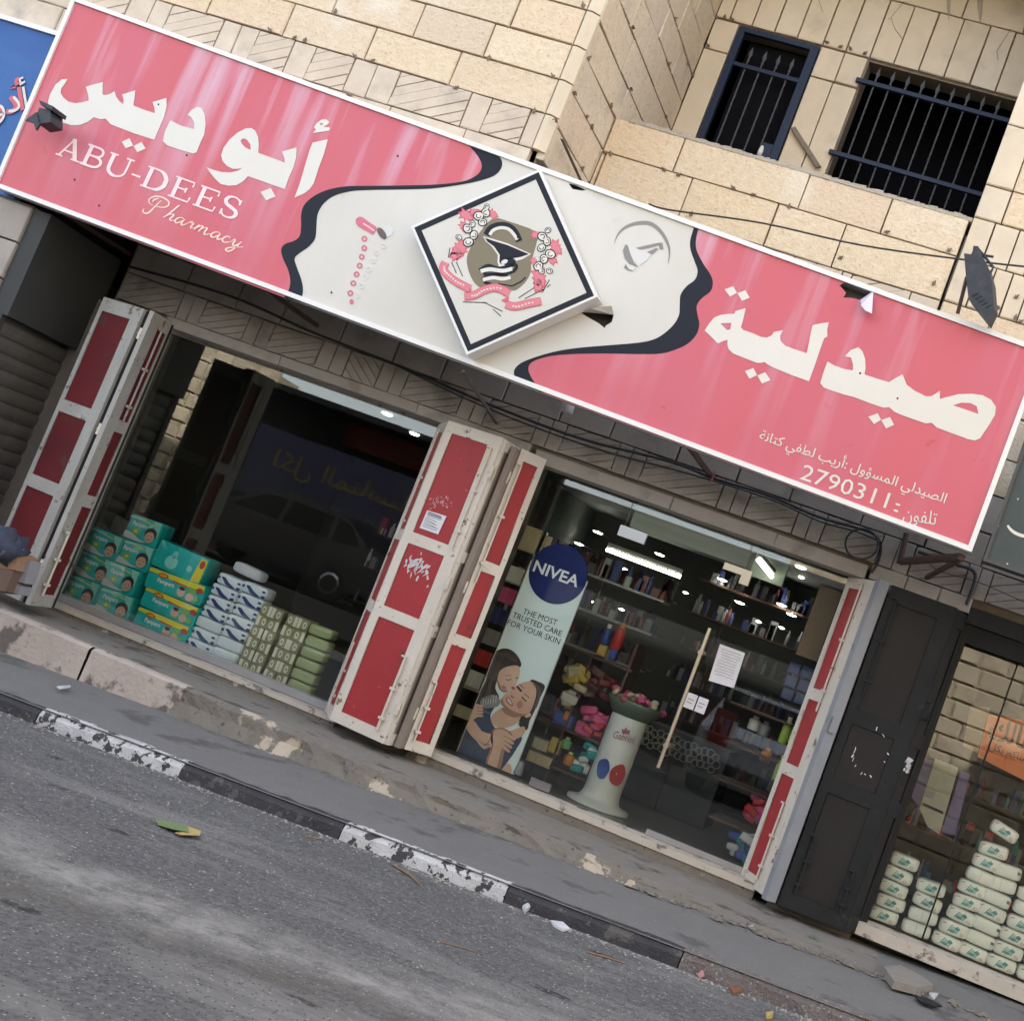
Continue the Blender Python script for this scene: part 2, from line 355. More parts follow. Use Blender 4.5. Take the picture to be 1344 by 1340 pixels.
for X in xs:
    f = ledge_front(X); zt = -1.348 if X < -4.7 else -1.348 + .006 * (noise1(X * 11) - .5); zb = side_z(X) - .01
    j = .018 if X > -4.7 else .004; w = .02 + (.03 * noise1(X * 7) if X > -4.7 else 0)
    rows.append([(X, .30, zt), (X, -.3, zt + .002 * noise1(X * 9)), (X, f + .02 + w, zt), (X, f + .005 + random.uniform(-j, j) * .5, zt - w * .8), (X, f + random.uniform(-j, j), (zt + zb) / 2), (X, f - .02 - random.uniform(0, j * 2), min(zb + .015, zt - .01)), (X, f - .05, min(zb, zt - .02))])
mt = MB(); mf = MB()
for a, b in zip(rows, rows[1:]):
    mt.add([a[0], b[0], b[1], a[1]], [(0, 3, 2, 1)]); mt.add([a[1], b[1], b[2], a[2]], [(0, 3, 2, 1)])
    if a[0][0] >= -4.75:
        for j in range(2, 6): mf.add([a[j], b[j], b[j + 1], a[j + 1]], [(0, 3, 2, 1)])
mt.build('ledge_top', M['ledge_top'], led); mf.build('ledge_face', M['ledge'], led)
for xa, xb, m_ in ((-9.4, -8.0, 'pink'), (-8.0, -6.7, 'pink'), (-6.7, -5.475, 'pink'), (-5.465, -4.70, 'pink')):
    n = 8; prof = [(.10, 0), (.02, .0), (-.012, -.02), (-.015, -.3)]; vs = []
    for i in range(n + 1):
        X = xa + .005 + (xb - xa - .01) * i / n
        for Y, dz in prof: vs.append((X, -.905 + Y + random.uniform(-.004, .004), -1.3465 + dz + (0 if dz > -.1 else 0)))
    k = 4; MB().add(vs, [(i * k + j, (i + 1) * k + j, (i + 1) * k + j + 1, i * k + j + 1) for i in range(n) for j in range(3)]).build('ledge_stone', M[m_], led)
# ------------------------------------------------------------------ the stone building
B_ = thing('stone_building', (-2.5, .5, -1.3), 'pale limestone building with a projecting bay and a recessed balcony above the pharmacy', 'building')
NF = Vector((0, -1, 0)); NS = Vector((1, 0, 0))
def blocks(parent, frame, n, courses, m_, name='stone', dep=.06, gap=.0055, ch=.006, j=.005):
    """courses: (z0, z1, [x joints]); frame(u, v) -> world"""
    for z0, z1, js in courses:
        for a, b in zip(js, js[1:]):
            q = [frame(a + gap, z0 + gap), frame(b - gap, z0 + gap), frame(b - gap, z1 - gap), frame(a + gap, z1 - gap)]
            for p in q: p += Vector((random.uniform(-.002, .002), 0, random.uniform(-.002, .002)))
            MB().slab(q, n, dep, ch, 0, j).build(name, m_, parent)
def clip_halfplane(poly, a, b, c):
    out = []
    for i, p in enumerate(poly):
        q = poly[(i + 1) % len(poly)]; fp = a * p[0] + b * p[1] - c; fq = a * q[0] + b * q[1] - c
        if fp >= 0: out.append(p)
        if fp * fq < 0: t = fp / (fp - fq); out.append((p[0] + (q[0] - p[0]) * t, p[1] + (q[1] - p[1]) * t))
    return out
def carved(parent, frame, n, u0, u1, v0, v1, ang, m_, w=.052, name='carved_panel'):
    mb = MB(); q = [frame(u0, v0), frame(u1, v0), frame(u1, v1), frame(u0, v1)]
    g = .006
    q = [p - n * .012 for p in (frame(u0 + g, v0 + g), frame(u1 - g, v0 + g), frame(u1 - g, v1 - g), frame(u0 + g, v1 - g))]
    mb.slab(q, n, .05, .004)
    s, c = math.sin(ang), math.cos(ang); L = abs(u1 - u0) + abs(v1 - v0); k = -int(L / w) - 1
    rect = [(u0 + g, v0 + g), (u1 - g, v0 + g), (u1 - g, v1 - g), (u0 + g, v1 - g)]
    cu, cv = (u0 + u1) / 2, (v0 + v1) / 2
    for i in range(k, -k):
        lo = i * w + .003; hi = (i + 1) * w - .003
        off = -s * cu + c * cv
        p = clip_halfplane(rect, -s, c, off + lo); p = clip_halfplane(p, s, -c, -(off + hi)) if len(p) > 2 else p
        if len(p) < 3: continue
        ar = abs(sum(p[a][0] * p[(a + 1) % len(p)][1] - p[(a + 1) % len(p)][0] * p[a][1] for a in range(len(p)))) / 2
        if ar < 2e-4: continue
        cc = frame(*p[0]); mb.slab([frame(*x) for x in p], n, .011, .003)
    return mb.build(name, m_, parent)
random.seed(3)
fy = lambda Y: (lambda u, v: Vector((u, Y, v)))
fx = lambda X: (lambda u, v: Vector((X, u, v)))
# --- bay front, Y = -1
wall = MB().box((-9.4, -.94, 2.0), (-3.76, -.2, 6.0)).build('bay_wall', M['mortar'], B_)
zc = [2.92, 3.185, 3.45, 3.715, 3.985, 4.25, 4.52, 4.79, 5.05]
tab = {1: [-9.3, -8.6, -7.9, -7.25, -6.57, -5.92, -5.238, -4.555, -3.795], 2: [-9.3, -8.9, -8.3, -7.6, -7.0, -6.3, -5.62, -4.955, -4.394, -3.795],
       3: [-9.3, -8.5, -7.7, -7.05, -6.25, -5.6, -5.05, -4.29, -3.795], 4: [-9.3, -8.7, -8.0, -7.3, -6.6, -5.9, -5.3, -4.65, -3.795]}
blocks(wall, fy(-1.0), NF, [(zc[k], zc[k + 1], tab[1 + (k - 1) % 4 if k - 1 < 4 else 1 + (k - 1) % 4]) for k in range(1, 5)], M['stone'])
for u0, u1, ty in ((-9.2, -8.9, 0), (-8.9, -8.2, 1), (-8.2, -7.9, 0), (-7.9, -7.65, 0), (-7.65, -7.2, 1), (-7.2, -7.0, 0), (-7.0, -6.85, 0), (-6.85, -6.4, 1), (-6.4, -6.25, 0), (-6.25, -6.1, 0), (-6.1, -5.8, 1), (-5.8, -5.62, 0), (-5.62, -5.3, 1), (-5.3, -5.12, 2), (-5.12, -4.93, 0), (-4.93, -4.36, 1), (-4.36, -4.2, 0), (-4.2, -3.9, 1), (-3.9, -3.795, 0)):
    if ty == 0 or ty == 2: blocks(wall, fy(-1.0), NF, [(2.92, 3.185, [u0, u1])], M['chevron'], 'carved_stone', gap=.004)
    else: carved(wall, fy(-1.0), NF, u0, u1, 2.92, 3.185, math.radians(28), M['chevron'], w=.07)
blocks(wall, fy(-1.0), NF, [(2.66, 2.92, [-9.3, -8.5, -7.7, -6.9, -6.1, -5.4, -4.9, -4.3, -3.795])], M['chevron'], 'carved_stone', gap=.004)
for k in range(0, 6):      # pale corner stones
    q = [Vector((-3.79, -1.0, zc[k] + .006)), Vector((-3.735, -1.0, zc[k] + .006)), Vector((-3.735, -1.0, zc[k + 1] - .006)), Vector((-3.79, -1.0, zc[k + 1] - .006))]
    mb = MB().prism([Vector((x_, y_, zc[k] + .006)) for x_, y_ in ((-3.79, -1.0), (-3.752, -1.003), (-3.70, -.965), (-3.70, -.93), (-3.79, -.93))], (0, 0, zc[k + 1] - zc[k] - .012)); mb.build('corner_stone', M['smooth'], wall)
# --- bay side, X = -3.70
sw = MB().box((-4.1, -.94, 2.0), (-3.765, 1.6, 6.4)).build('bay_side_wall', M['mortar'], B_)
zs = [2.60, 2.87, 3.14, 3.42, 3.687, 3.955, 4.238, 4.505, 4.773, 5.053, 5.33, 5.6, 5.87, 6.14]
ys = [-.96, -.37, .25, .85, 1.38]; ys2 = [-.96, -.66, .03, .6, 1.38]
blocks(sw, fx(-3.70), NS, [(zs[k], zs[k + 1], {2: [-.96, -.36, 0, 1.38], 3: [-.96, .06, 1.38], 4: [-.96, .055, .7, 1.38], 5: [-.96, -.2, 1.38], 6: [-.96, -.385, .6, 1.38]}.get(k, ys if k % 2 else ys2)) for k in range(1, 13)], M['side'])
# --- parapet and lower facade, Y = 0
pw = MB().box((-3.7, .06, 1.45), (-.9, .30, 3.70)).build('parapet_wall', M['mortar2'], B_)
blocks(pw, fy(0), NF, [(3.40, 3.685, [-3.69, -3.11, -2.105, -1.465, -.885]), (3.05, 3.40, [-3.69, -3.655, -2.94, -2.25, -1.72, -.885]), (2.4, 2.72, [-3.69, -3.0, -2.2, -1.5, -.885]), (2.1, 2.4, [-3.69, -2.7, -1.9, -1.2, -.885])], M['stone'])
for u0, u1, ty in ((-3.69, -3.3, 1), (-3.3, -3.12, 0), (-3.12, -2.75, 1), (-2.75, -2.6, 0), (-2.6, -2.2, 1), (-2.2, -2.0, 0), (-2.0, -1.62, 1), (-1.62, -1.55, 0), (-1.55, -1.1, 1), (-1.1, -.885, 0)):
    if ty: carved(pw, fy(0), NF, u0, u1, 2.72, 3.05, math.radians(24), M['chevron'], w=.075)
    else: blocks(pw, fy(0), NF, [(2.72, 3.05, [u0, u1])], M['chevron'], 'carved_stone', gap=.004)
# rough cement left on top of the parapet
mb = MB(); random.seed(5)
for i in range(60):
    x = -3.55 + i * .045; r = random.uniform(.018, .03)
    mb.slab([Vector((x - .03, .0 - random.uniform(0, .01), 3.675)), Vector((x + .03, -random.uniform(0, .01), 3.675)), Vector((x + .03 + random.uniform(-.01, .01), 0, 3.69 + r)), Vector((x - .03 + random.uniform(-.01, .01), 0, 3.69 + r * random.uniform(.5, 1)))], NF, .3, .006)
tag(mb.build('cement_bedding', M['cement'], pw))
# --- right pilaster, Y = 0, X > -.87
rw = MB().box((-.868, .06, 1.2), (4.2, 1.7, 6.4)).build('right_wall', M['mortar2'], B_)
blocks(rw, fy(0), NF, [(3.72, 3.98, [-.868, -.665]), (3.98, 4.46, [-.868, -.665]), (4.46, 4.9, [-.868, -.665]), (4.9, 5.35, [-.868, -.665]), (3.06, 3.72, [-.868, -.70]), (3.40, 3.72, [-.70, -.52])], M['smooth'])
blocks(rw, fy(0), NF, [(z, z + .262, [-.665, -.05, .5, 1.2, 1.9, 2.6, 3.4, 4.1] if i % 2 else [-.665, -.4, .2, .9, 1.5, 2.2, 2.9, 3.6, 4.1]) for i, z in enumerate([3.72 + .262 * k for k in range(9)])], M['stone'])
blocks(rw, fy(0), NF, [(3.06, 3.40, [-.70, -.585, -.46, -.33, -.2, -.07, .06, .2, .34, .5, .9, 1.4, 2, 2.6, 3.3, 4.1]), (3.40, 3.72, [-.52, -.39, -.26, -.12, .02, .5, 1.2, 2, 2.6, 3.3, 4.1])], M['smooth'], gap=.005)
blocks(rw, fy(0), NF, [(2.72, 3.06, [-.868, -.5, -.2, .3, .9, 1.5, 2.2, 3, 4.1]), (2.4, 2.72, [-.868, -.3, .3, 1, 1.8, 2.8, 4.1]), (2.1, 2.4, [-.868, -.6, 0, .7, 1.4, 2.4, 4.1]), (1.83, 2.1, [-.868, -.35, .25, .55, 1.2, 2, 4.1])], M['stone'])
# --- wall behind the balcony, Y = 1.38


def holed(name, rects, x0, x1, z0, z1, Y, d, m_, parent):
    mb = MB(); xs_ = sorted({x0, x1, *[r[0] for r in rects], *[r[1] for r in rects]}); zs_ = sorted({z0, z1, *[r[2] for r in rects], *[r[3] for r in rects]})
    for a, b in zip(xs_, xs_[1:]):
        for c, e in zip(zs_, zs_[1:]):
            if any(r[0] <= (a + b) / 2 <= r[1] and r[2] <= (c + e) / 2 <= r[3] for r in rects): continue
            mb.box((a, Y, c), (b, Y + d, e))
    return mb.build(name, m_, parent)
DOOR = (-3.46, -2.725, 3.2, 5.32); WIN = (-2.28, -.80, 4.20, 5.33)
iw = holed('balcony_wall', [DOOR, WIN], -3.7, -.6, 3.2, 6.4, 1.42, .2, M['mortar2'], B_)
sj = [-3.7, -3.575, -3.365, -3.155, -2.945, -2.71, -2.5, -2.285, -2.07, -1.85, -1.63, -1.40, -1.18, -.96, -.72]
blocks(iw, fy(1.38), NF, [(5.345, 5.90, sj), (5.90, 6.3, [-3.7, -3.0, -2.3, -1.66, -1.13, -.7])], M['smooth'], 'panel_stone', gap=.006)
blocks(iw, fy(1.38), NF, [(5.045, 5.335, [-3.7, -3.47]), (3.3, 5.045, [-3.7, -3.47]), (5.055, 5.335, [-2.715, -2.50, -2.29]), (3.3, 5.05, [-2.715, -2.505, -2.29])], M['smooth'], 'panel_stone', gap=.006)
MB().box((-3.7, .3, 3.05), (-.87, 1.38, 3.2)).build('balcony_floor', M['cement'], B_)
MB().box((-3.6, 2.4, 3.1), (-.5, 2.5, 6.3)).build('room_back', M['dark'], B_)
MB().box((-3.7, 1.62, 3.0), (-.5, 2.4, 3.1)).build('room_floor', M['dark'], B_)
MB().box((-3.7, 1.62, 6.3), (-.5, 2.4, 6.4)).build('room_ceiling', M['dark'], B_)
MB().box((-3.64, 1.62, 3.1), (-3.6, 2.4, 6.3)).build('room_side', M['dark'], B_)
# door frame with grille
dr = thing('balcony_door', (-3.09, 1.4, 3.2), 'dark blue steel balcony door with a twisted bar grille, left of the wide barred window', 'door')
x0, x1, z0, z1 = DOOR; mb = MB()
for a, b, c, d, y in ((x0, x0 + .06, z0, z1, 1.37), (x1 - .07, x1, z0, z1, 1.37), (x0 + .06, x1 - .07, z1 - .045, z1, 1.37)):
    mb.box((a, y, c), (b, y + .05, d))
mb.build('door_frame', M['blue'], dr)
def spear(x, zb, zt, y, par, m_):
    mb = MB(); n = 26; path = [(x, y, zb + (zt - .12 - zb) * i / n) for i in range(n + 1)]
    # twisted square bar
    vs = []; fs = []
    for i, p in enumerate(path):
        a = i * .9
        for k in range(4): vs.append((p[0] + .0085 * math.cos(a + k * math.pi / 2), p[1] + .0085 * math.sin(a + k * math.pi / 2), p[2]))
    for i in range(n):
        for k in range(4): fs.append((i * 4 + k, i * 4 + (k + 1) % 4, (i + 1) * 4 + (k + 1) % 4, (i + 1) * 4 + k))
    mb.add(vs, fs)
    mb.lathe((x, y, zt - .13), [(.008, 0), (.013, .01), (.009, .02), (.009, .035), (.022, .07), (.012, .1), (.001, .135)], 6)
    return mb.build('spear_bar', m_, par)
for x in (-3.29, -3.16, -3.035, -2.91): spear(x, 3.25, 5.17, 1.41, dr, M['bar'])
MB().box((x0 + .06, 1.385, 4.965), (x1 - .06, 1.40, 5.0)).build('grille_rail', M['blue'], dr)
MB().box((x1 - .17, 1.36, 4.22), (x1 - .07, 1.375, 4.36)).build('lock_plate', M['blue'], dr)
hd = MB().lathe((x1 - .155, 1.355, 4.225), [(.001, 0), (.022, .01), (.024, .05), (.015, .09), (.008, .10)], 8).build('door_handle', M['white'], dr)
MB().box((x0 + .1, 1.52, z0), (x1 - .1, 1.525, z1 - .06)).build('doorway_dark', M['dark'], dr)  # near-black sheet: the dark of the doorway put into its colour
wn = thing('barred_window', (-1.6, 1.4, 4.25), 'wide black window opening behind nine twisted spear bars and two blue rails', 'window')
for i in range(9): spear(-2.16 + .1313 * i, 4.22, 5.27, 1.36, wn, M['bar'])
for z, xx in ((5.095, -.82), (4.42, -.9)): MB().box((-2.32, 1.335, z), (xx, 1.375, z + .035)).build('grille_rail', M['blue'], wn)
MB().box((-2.28, 1.40, 4.20), (-.80, 1.44, 4.235)).build('sill_rail', M['blue'], wn)
# --- chevron band above the shop fronts, Y = 0
lw = MB().box((-7.1, .06, 1.05), (4.2, .5, 1.83)).build('shopfront_lintel_wall', M['mortar2'], B_)
pairs = [(-6.5, -6.29), (-5.885, -5.665), (-5.23, -4.985), (-4.70, -4.475), (-4.0, -3.78), (-3.375, -3.15), (-2.72, -2.5), (-1.89, -1.685), (-1.315, -1.11), (-.69, -.455), (-.07, .10), (.62, .84), (1.3, 1.5)]
BZ0, BZ1 = 1.10, 1.325
prev = -7.05
random.seed(8)
for i, (a, b) in enumerate(pairs):
    carved(lw, fy(0), NF, prev, a, BZ0, BZ1, math.radians(-38 if i == 3 else 24), M['darkstone'], w=.055)
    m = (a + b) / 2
    blocks(lw, fy(0), NF, [(BZ0, BZ1, [a, m, b])], M['darkstone'], 'carved_stone', gap=.003, ch=.004)
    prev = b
carved(lw, fy(0), NF, prev, 4.1, BZ0, BZ1, math.radians(24), M['darkstone'])
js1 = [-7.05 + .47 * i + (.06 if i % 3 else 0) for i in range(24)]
blocks(lw, fy(0), NF, [(1.325, 1.56, js1), (1.56, 1.83, [x - .2 for x in js1[1:]])], M['darkstone'], gap=.005)
blocks(lw, fy(-.025), NF, [(1.02, 1.10, [-6.55, -5.5, -4.3, -3.35])], M['darkstone'], 'lintel_stone', dep=.24, gap=.002)
blocks(lw, fy(-.025), NF, [(.975, 1.075, [-3.30, -2.2, -1.4, -.72])], M['darkstone'], 'lintel_stone', dep=.24, gap=.002)
blocks(lw, fy(-.006), NF, [(.99, 1.10, [-.70, -.44, -.2, .03])], M['darkstone'], 'lintel_stone', gap=.003)
# soffit of the bay and the jambs between the shop openings
MB().box((-9.4, -.93, 1.94), (-3.76, .05, 2.0)).build('bay_soffit', M['darkstone'], B_)
M['jamb'] = mat('dark_jamb_plaster', (.17, .15, .13), .9, c2=(.11, .10, .09), sc=4, amt=.2, bump=.3, bsc=50)  # plaster in a dark, patchy tone
for a, b in ((-7.25, -6.72), (-3.97, -3.33), (-.60, .0)): MB().box((a, .035, -1.36), (b, .5, 1.05)).build('pier', M['jamb'], B_)
MB().box((1.9, .035, -1.4), (4.2, .5, 1.05)).build('pier', M['jamb'], B_)
for pts in ([(868, 8), (815, 72), (832, 118), (862, 158)], [(820, 78), (785, 74)], [(528, 0), (545, 52)], [(1290, 120), (1235, 205), (1242, 240)]):
    MB().tube([onY(900 + x * .33036, y * .33036, 1.3795) for x, y in pts], .003, 4).build('crack', M['wire'], iw)
for x, w_ in ((1045, 10), (1170, 14)):
    h_ = random.uniform(60, 110); MB().prism([onY(900 + (x + a * w_) * .33036, b * .33036, 1.378) for a, b in ((-1, -30), (1, -30), (.6, h_ * .5), (0, h_), (-.7, h_ * .4))], (0, .006, 0)).build('cement_drip', M['cement'], iw)
# iron clips stuck in the joints
random.seed(21)
def clip_at(p, n, par):
    p = Vector(p); a = random.uniform(0, 3.1); t = Vector((0, 0, 1)) if abs(n.y) > .5 else Vector((0, 0, 1)); h = n.cross(t)
    mb = MB(); d1 = h * math.cos(a) + t * math.sin(a)
    mb.tube([p - n * .02, p + n * .012 + d1 * .02, p + n * .01 - d1 * .022], .0055, 5); mb.fbox(p - h * .012 - t * .012, h * .024, t * .022, n * .01)
    mb.build('iron_clip', M['wire'], par)
Zb = zz(350, 0, .33582)
for q in ((15, 120), (110, 150), (150, 160), (270, 48), (345, 222), (415, 240), (742, 345), (870, 230), (1045, 436), (1120, 300), (325, 375), (1238, 22)): clip_at(onY(*Zb([q])[0], -1.0), NF, wall)
Zs = zz(700, 0, .19403)
for q in ((375, 395), (280, 630), (360, 790), (395, 855), (525, 712), (660, 603), (672, 185), (918, 432), (895, 790), (960, 130), (1045, 432), (1078, 510), (330, 1142), (150, 815)): clip_at(onX(*Zs([q])[0], -3.695), NS, sw)
for q in ((487, 1035), (525, 1045), (885, 1150), (985, 1185)): clip_at(onY(*Zs([q])[0], 0), NF, pw)
Zw = zz(900, 0, .33036)
for q in ((190, 748), (268, 775), (412, 822), (22, 852)): clip_at(onY(*Zw([q])[0], 0), NF, pw)
for q in ((122, 70), (155, 70), (187, 80), (562, 170), (615, 187), (655, 195), (712, 213), (90, 183), (25, 300)): clip_at(onY(*Zw([q])[0], 1.375), NF, iw)
Zf = zz(1080, 280, .20903)
for q in ((403, 118), (793, 233), (112, 280), (698, 440)): clip_at(onY(*Zf([q])[0], 0), NF, pw)
for q in ((1215, 525), (1100, 590), (1210, 655), (1240, 680)): clip_at(onY(*Zf([q])[0], -.005), NF, rw)
# piece of wood wedged across a joint, and one hanging by the bay corner
p0, p1 = [onY(*Zw([q])[0], 1.33) for q in ((428, 505), (530, 662))]
d = (p1 - p0); mb = MB().fbox(p0 + Vector((-.02, 0, -.015)), d, (.034, 0, .022), (0, .03, 0))
M['wood'] = mat('weathered_grey_wood', (.24, .19, .15), .9, c2=(.15, .12, .09), sc=30, amt=.2, bump=.3, bsc=90)
tag(mb.build('wooden_lath', M['wood']), 'short weathered wooden lath tied across the joint between door and window', 'lath')
p0, p1 = onX(735, 182, -3.67), onX(765, 235, -3.67)
tag(MB().fbox(p0, p1 - p0 + Vector((0, .1, -.05)), (0, .06, 0), (.025, 0, 0)).build('wooden_plank', M['wood']), 'dark weathered plank leaning on the bay side just above the sign', 'plank')
# unseen upper storeys that throw the shade
MB().box((-9.4, -.93, 6.0), (-3.77, 9, 12.55)).build('upper_bay', M['stone'], B_)
MB().box((-3.77, 0, 6.41), (4.2, 9, 12.4)).build('upper_storey', M['stone'], B_)
MB().box((-3.77, .0, 6.3), (-.87, 1.38, 6.41)).build('upper_balcony_slab', M['cement'], B_)
MB().box((-9.4, 5.0, -1.4), (4.2, 9, 6)).build('rear_block', M['stone'], B_)
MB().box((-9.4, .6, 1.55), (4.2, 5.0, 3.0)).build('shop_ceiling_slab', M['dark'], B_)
for nm, xa, xb, lab in (('neighbour_shade_mass', -30, -9.42, 'unseen stone mass left of the pharmacy, added to shade the street'), ('neighbour_shade_mass', 4.22, 26, 'unseen stone mass right of the shops, added to shade the street')):
    tag(MB().box((xa, 0, -3), (xb, 9, 13.0)).build(nm, M['stone']), lab, 'building')  # unseen masses added to keep the sun off the street
# ------------------------------------------------------------------ the pink shop sign
SY = -1.15
def lay(k): return lambda x, y: onY(x, y, SY - .001 * k)
def signmat(name, a, b, top):
    m = mat(name, a, .5, spec=.3, c2=b, sc=1.0, amt=.1, stretch=(4.2, 1, .30), dirt=(tuple(.75 * c for c in a), 7, .66, .1), detail=4)
    nt = m.node_tree; N = nt.nodes; Lk = nt.links; p = N['Principled BSDF']
    src = p.inputs['Base Color'].links[0].from_socket
    g = N.new('ShaderNodeNewGeometry'); sp = N.new('ShaderNodeSeparateXYZ'); Lk.new(g.outputs['Position'], sp.inputs[0])
    # rain-washed pale runs: narrow vertical bands, strongest along the top edge
    mp = N.new('ShaderNodeMapping'); mp.inputs['Scale'].default_value = (2.2, 1, .16); mp.inputs['Rotation'].default_value = (0, 0, 0); Lk.new(g.outputs['Position'], mp.inputs[0])
    n = N.new('ShaderNodeTexNoise'); n.inputs['Scale'].default_value = 2.3; n.inputs['Detail'].default_value = 6; Lk.new(mp.outputs[0], n.inputs[0])
    mr = N.new('ShaderNodeMapRange'); mr.inputs[1].default_value = .49; mr.inputs[2].default_value = .68; Lk.new(n.outputs[0], mr.inputs[0])
    mz = N.new('ShaderNodeMapRange'); mz.inputs[1].default_value = 1.5; mz.inputs[2].default_value = 2.75; mz.inputs[3].default_value = .10; mz.inputs[4].default_value = .9; Lk.new(sp.outputs[2], mz.inputs[0])
    mu = N.new('ShaderNodeMath'); mu.operation = 'MULTIPLY'; Lk.new(mr.outputs[0], mu.inputs[0]); Lk.new(mz.outputs[0], mu.inputs[1])
    x = N.new('ShaderNodeMix'); x.data_type = 'RGBA'; Lk.new(mu.outputs[0], x.inputs[0]); Lk.new(src, x.inputs[6]); x.inputs[7].default_value = (*top, 1)
    Lk.new(x.outputs[2], p.inputs['Base Color']); return m
M['pinkvinyl'] = signmat('sun_faded_pink_vinyl', (.53, .092, .090), (.49, .120, .18), (.58, .38, .46))
M['whitevinyl'] = mat('stained_white_vinyl', (.62, .60, .56), .45, spec=.3, c2=(.47, .44, .38), sc=.9, amt=.15, stretch=(1.4, 1, .6), dirt=((.34, .30, .23), 1.7, .62, .16))
M['letter'] = mat('cream_lettering', (.62, .585, .53), .4, c2=(.55, .52, .46), sc=2, amt=.3)
M['letterpink'] = mat('pinkish_small_lettering', (.76, .56, .55), .4)
M['letterpeach'] = mat('peach_small_lettering', (.76, .55, .45), .4)
M['frame'] = mat('white_sign_frame', (.70, .69, .67), .4, c2=(.62, .60, .57), sc=4, amt=.3)
M['signback'] = mat('dark_sign_back', (.06, .055, .055), .7)
M['steel'] = mat('maroon_primed_steel', (.055, .03, .03), .6, c2=(.09, .05, .04), sc=12, amt=.3)
M['galv'] = mat('grey_steel_rod', (.12, .115, .11), .6)
S = thing('pharmacy_sign', (-3.8, -1.1, 1.3), 'long pink and white pharmacy signboard with large Arabic lettering and a wavy black line', 'sign')
c4 = [onY(97, -3, SY), onY(-8, 245, SY), onY(1275, 725, SY), onY(1373, 460, SY)]
bk = MB(); bk.prism([p + Vector((0, .10, 0)) for p in c4], (0, .02, 0)); bk.build('back_panel', M['signback'], S)
fr = MB(); cen = sum(c4, Vector()) / 4
for i in range(4):
    a, b = c4[i], c4[(i + 1) % 4]; d = (b - a).normalized(); n_ = Vector((-d.z, 0, d.x)); n_ = n_ if n_.dot(cen - a) > 0 else -n_
    e = .018
    fr.prism([a - d * (0 if i % 2 else 0) , b, b + n_ * .032 + (-d * .032), a + n_ * .032 + d * .032], (0, .118, 0))
for v in range(len(fr.v)): fr.v[v] = (fr.v[v][0], fr.v[v][1] - .018, fr.v[v][2])
fr.build('sign_frame', M['frame'], S)
Zf = zz(1080, 280, .20903); Z7 = zz(660, 280, .22321); Zd = zz(530, 200, .20898); Z6 = zz(360, 180, .2381)
hole1 = Zf([(105, 455), (140, 432), (200, 446), (318, 486), (270, 520), (235, 545), (180, 532), (128, 530), (146, 500), (120, 470)])
hole2 = Z7([(455, 582), (560, 588), (652, 598), (640, 640), (605, 662), (600, 676), (560, 645), (500, 612)])
hole3 = Zd([(1035, 197), (1075, 205), (1145, 238), (1120, 242), (1060, 232)])
wave_out = Z6([(1060, 36), (1110, 90), (1140, 140), (1140, 180), (1110, 215), (1040, 245), (900, 262), (700, 268), (500, 270), (400, 272), (300, 290), (220, 325), (165, 375), (148, 430), (148, 490), (140, 545), (110, 572), (60, 590), (38, 620), (48, 670), (75, 730), (88, 790), (80, 840), (55, 885)])
wave_in = Z6([(145, 910), (158, 850), (150, 790), (125, 720), (112, 670), (140, 640), (190, 605), (225, 560), (232, 500), (238, 430), (270, 370), (330, 325), (420, 300), (520, 293), (700, 290), (860, 285), (1000, 268), (1120, 245), (1210, 215), (1250, 175), (1255, 135), (1238, 106)])
wave2_in = Z7([(1125, 80), (1102, 160), (1105, 220), (1130, 290), (1145, 340), (1130, 390), (1080, 430), (1045, 480), (1040, 540), (1035, 600), (1000, 660), (930, 720), (860, 750), (760, 765), (600, 778), (430, 793), (300, 815), (180, 850), (100, 885), (65, 930), (78, 990)])
wave2_out = Z7([(1150, 92), (1135, 160), (1140, 220), (1180, 300), (1220, 360), (1235, 410), (1220, 460), (1170, 500), (1140, 545), (1145, 600), (1155, 650), (1140, 710), (1090, 765), (1020, 800), (930, 825), (800, 828), (600, 825), (420, 828), (280, 840), (180, 870), (150, 910), (170, 970), (235, 1058)])
sm = lambda p: smooth(p, 4, False)
TL, BL, BR, TR = (97, -3), (-8, 245), (1275, 725), (1373, 460)
printed('white_panel', M['whitevinyl'], [([TL, BL, BR, TR], hole1, hole2, hole3)], lay(0), S)
printed('pink_field', M['pinkvinyl'], [[TL] + sm(wave_out) + [BL]], lay(1), S)
printed('pink_field', M['pinkvinyl'], [(sm(wave2_out) + [BR, TR], hole1)], lay(1), S)
printed('black_wave', M['print_black'], [sm(wave_out) + sm(wave_in)], lay(2), S)
printed('black_wave', M['print_black'], [sm(wave2_in) + sm(wave2_out)[::-1]], lay(2), S)
M['flap'] = mat('curled_torn_vinyl', (.55, .50, .58), .5)
fl = [onY(*p, SY - .004) for p in Zf([(235, 545), (318, 488)])]; f2 = [onY(*p, SY - .10) for p in Zf([(308, 630), (268, 612), (240, 580)])]
MB().add(fl + f2, [(0, 1, 2, 3, 4)]).build('torn_flap', M['flap'], S)
fl = [onY(*p, SY - .003) for p in Z7([(455, 580), (652, 598)])]; f2 = [onY(*p, SY - .06) for p in Z7([(640, 545), (560, 552), (520, 562)])]
MB().add(fl + f2, [(0, 1, 2, 3, 4)]).build('torn_flap', M['whitevinyl'], S)
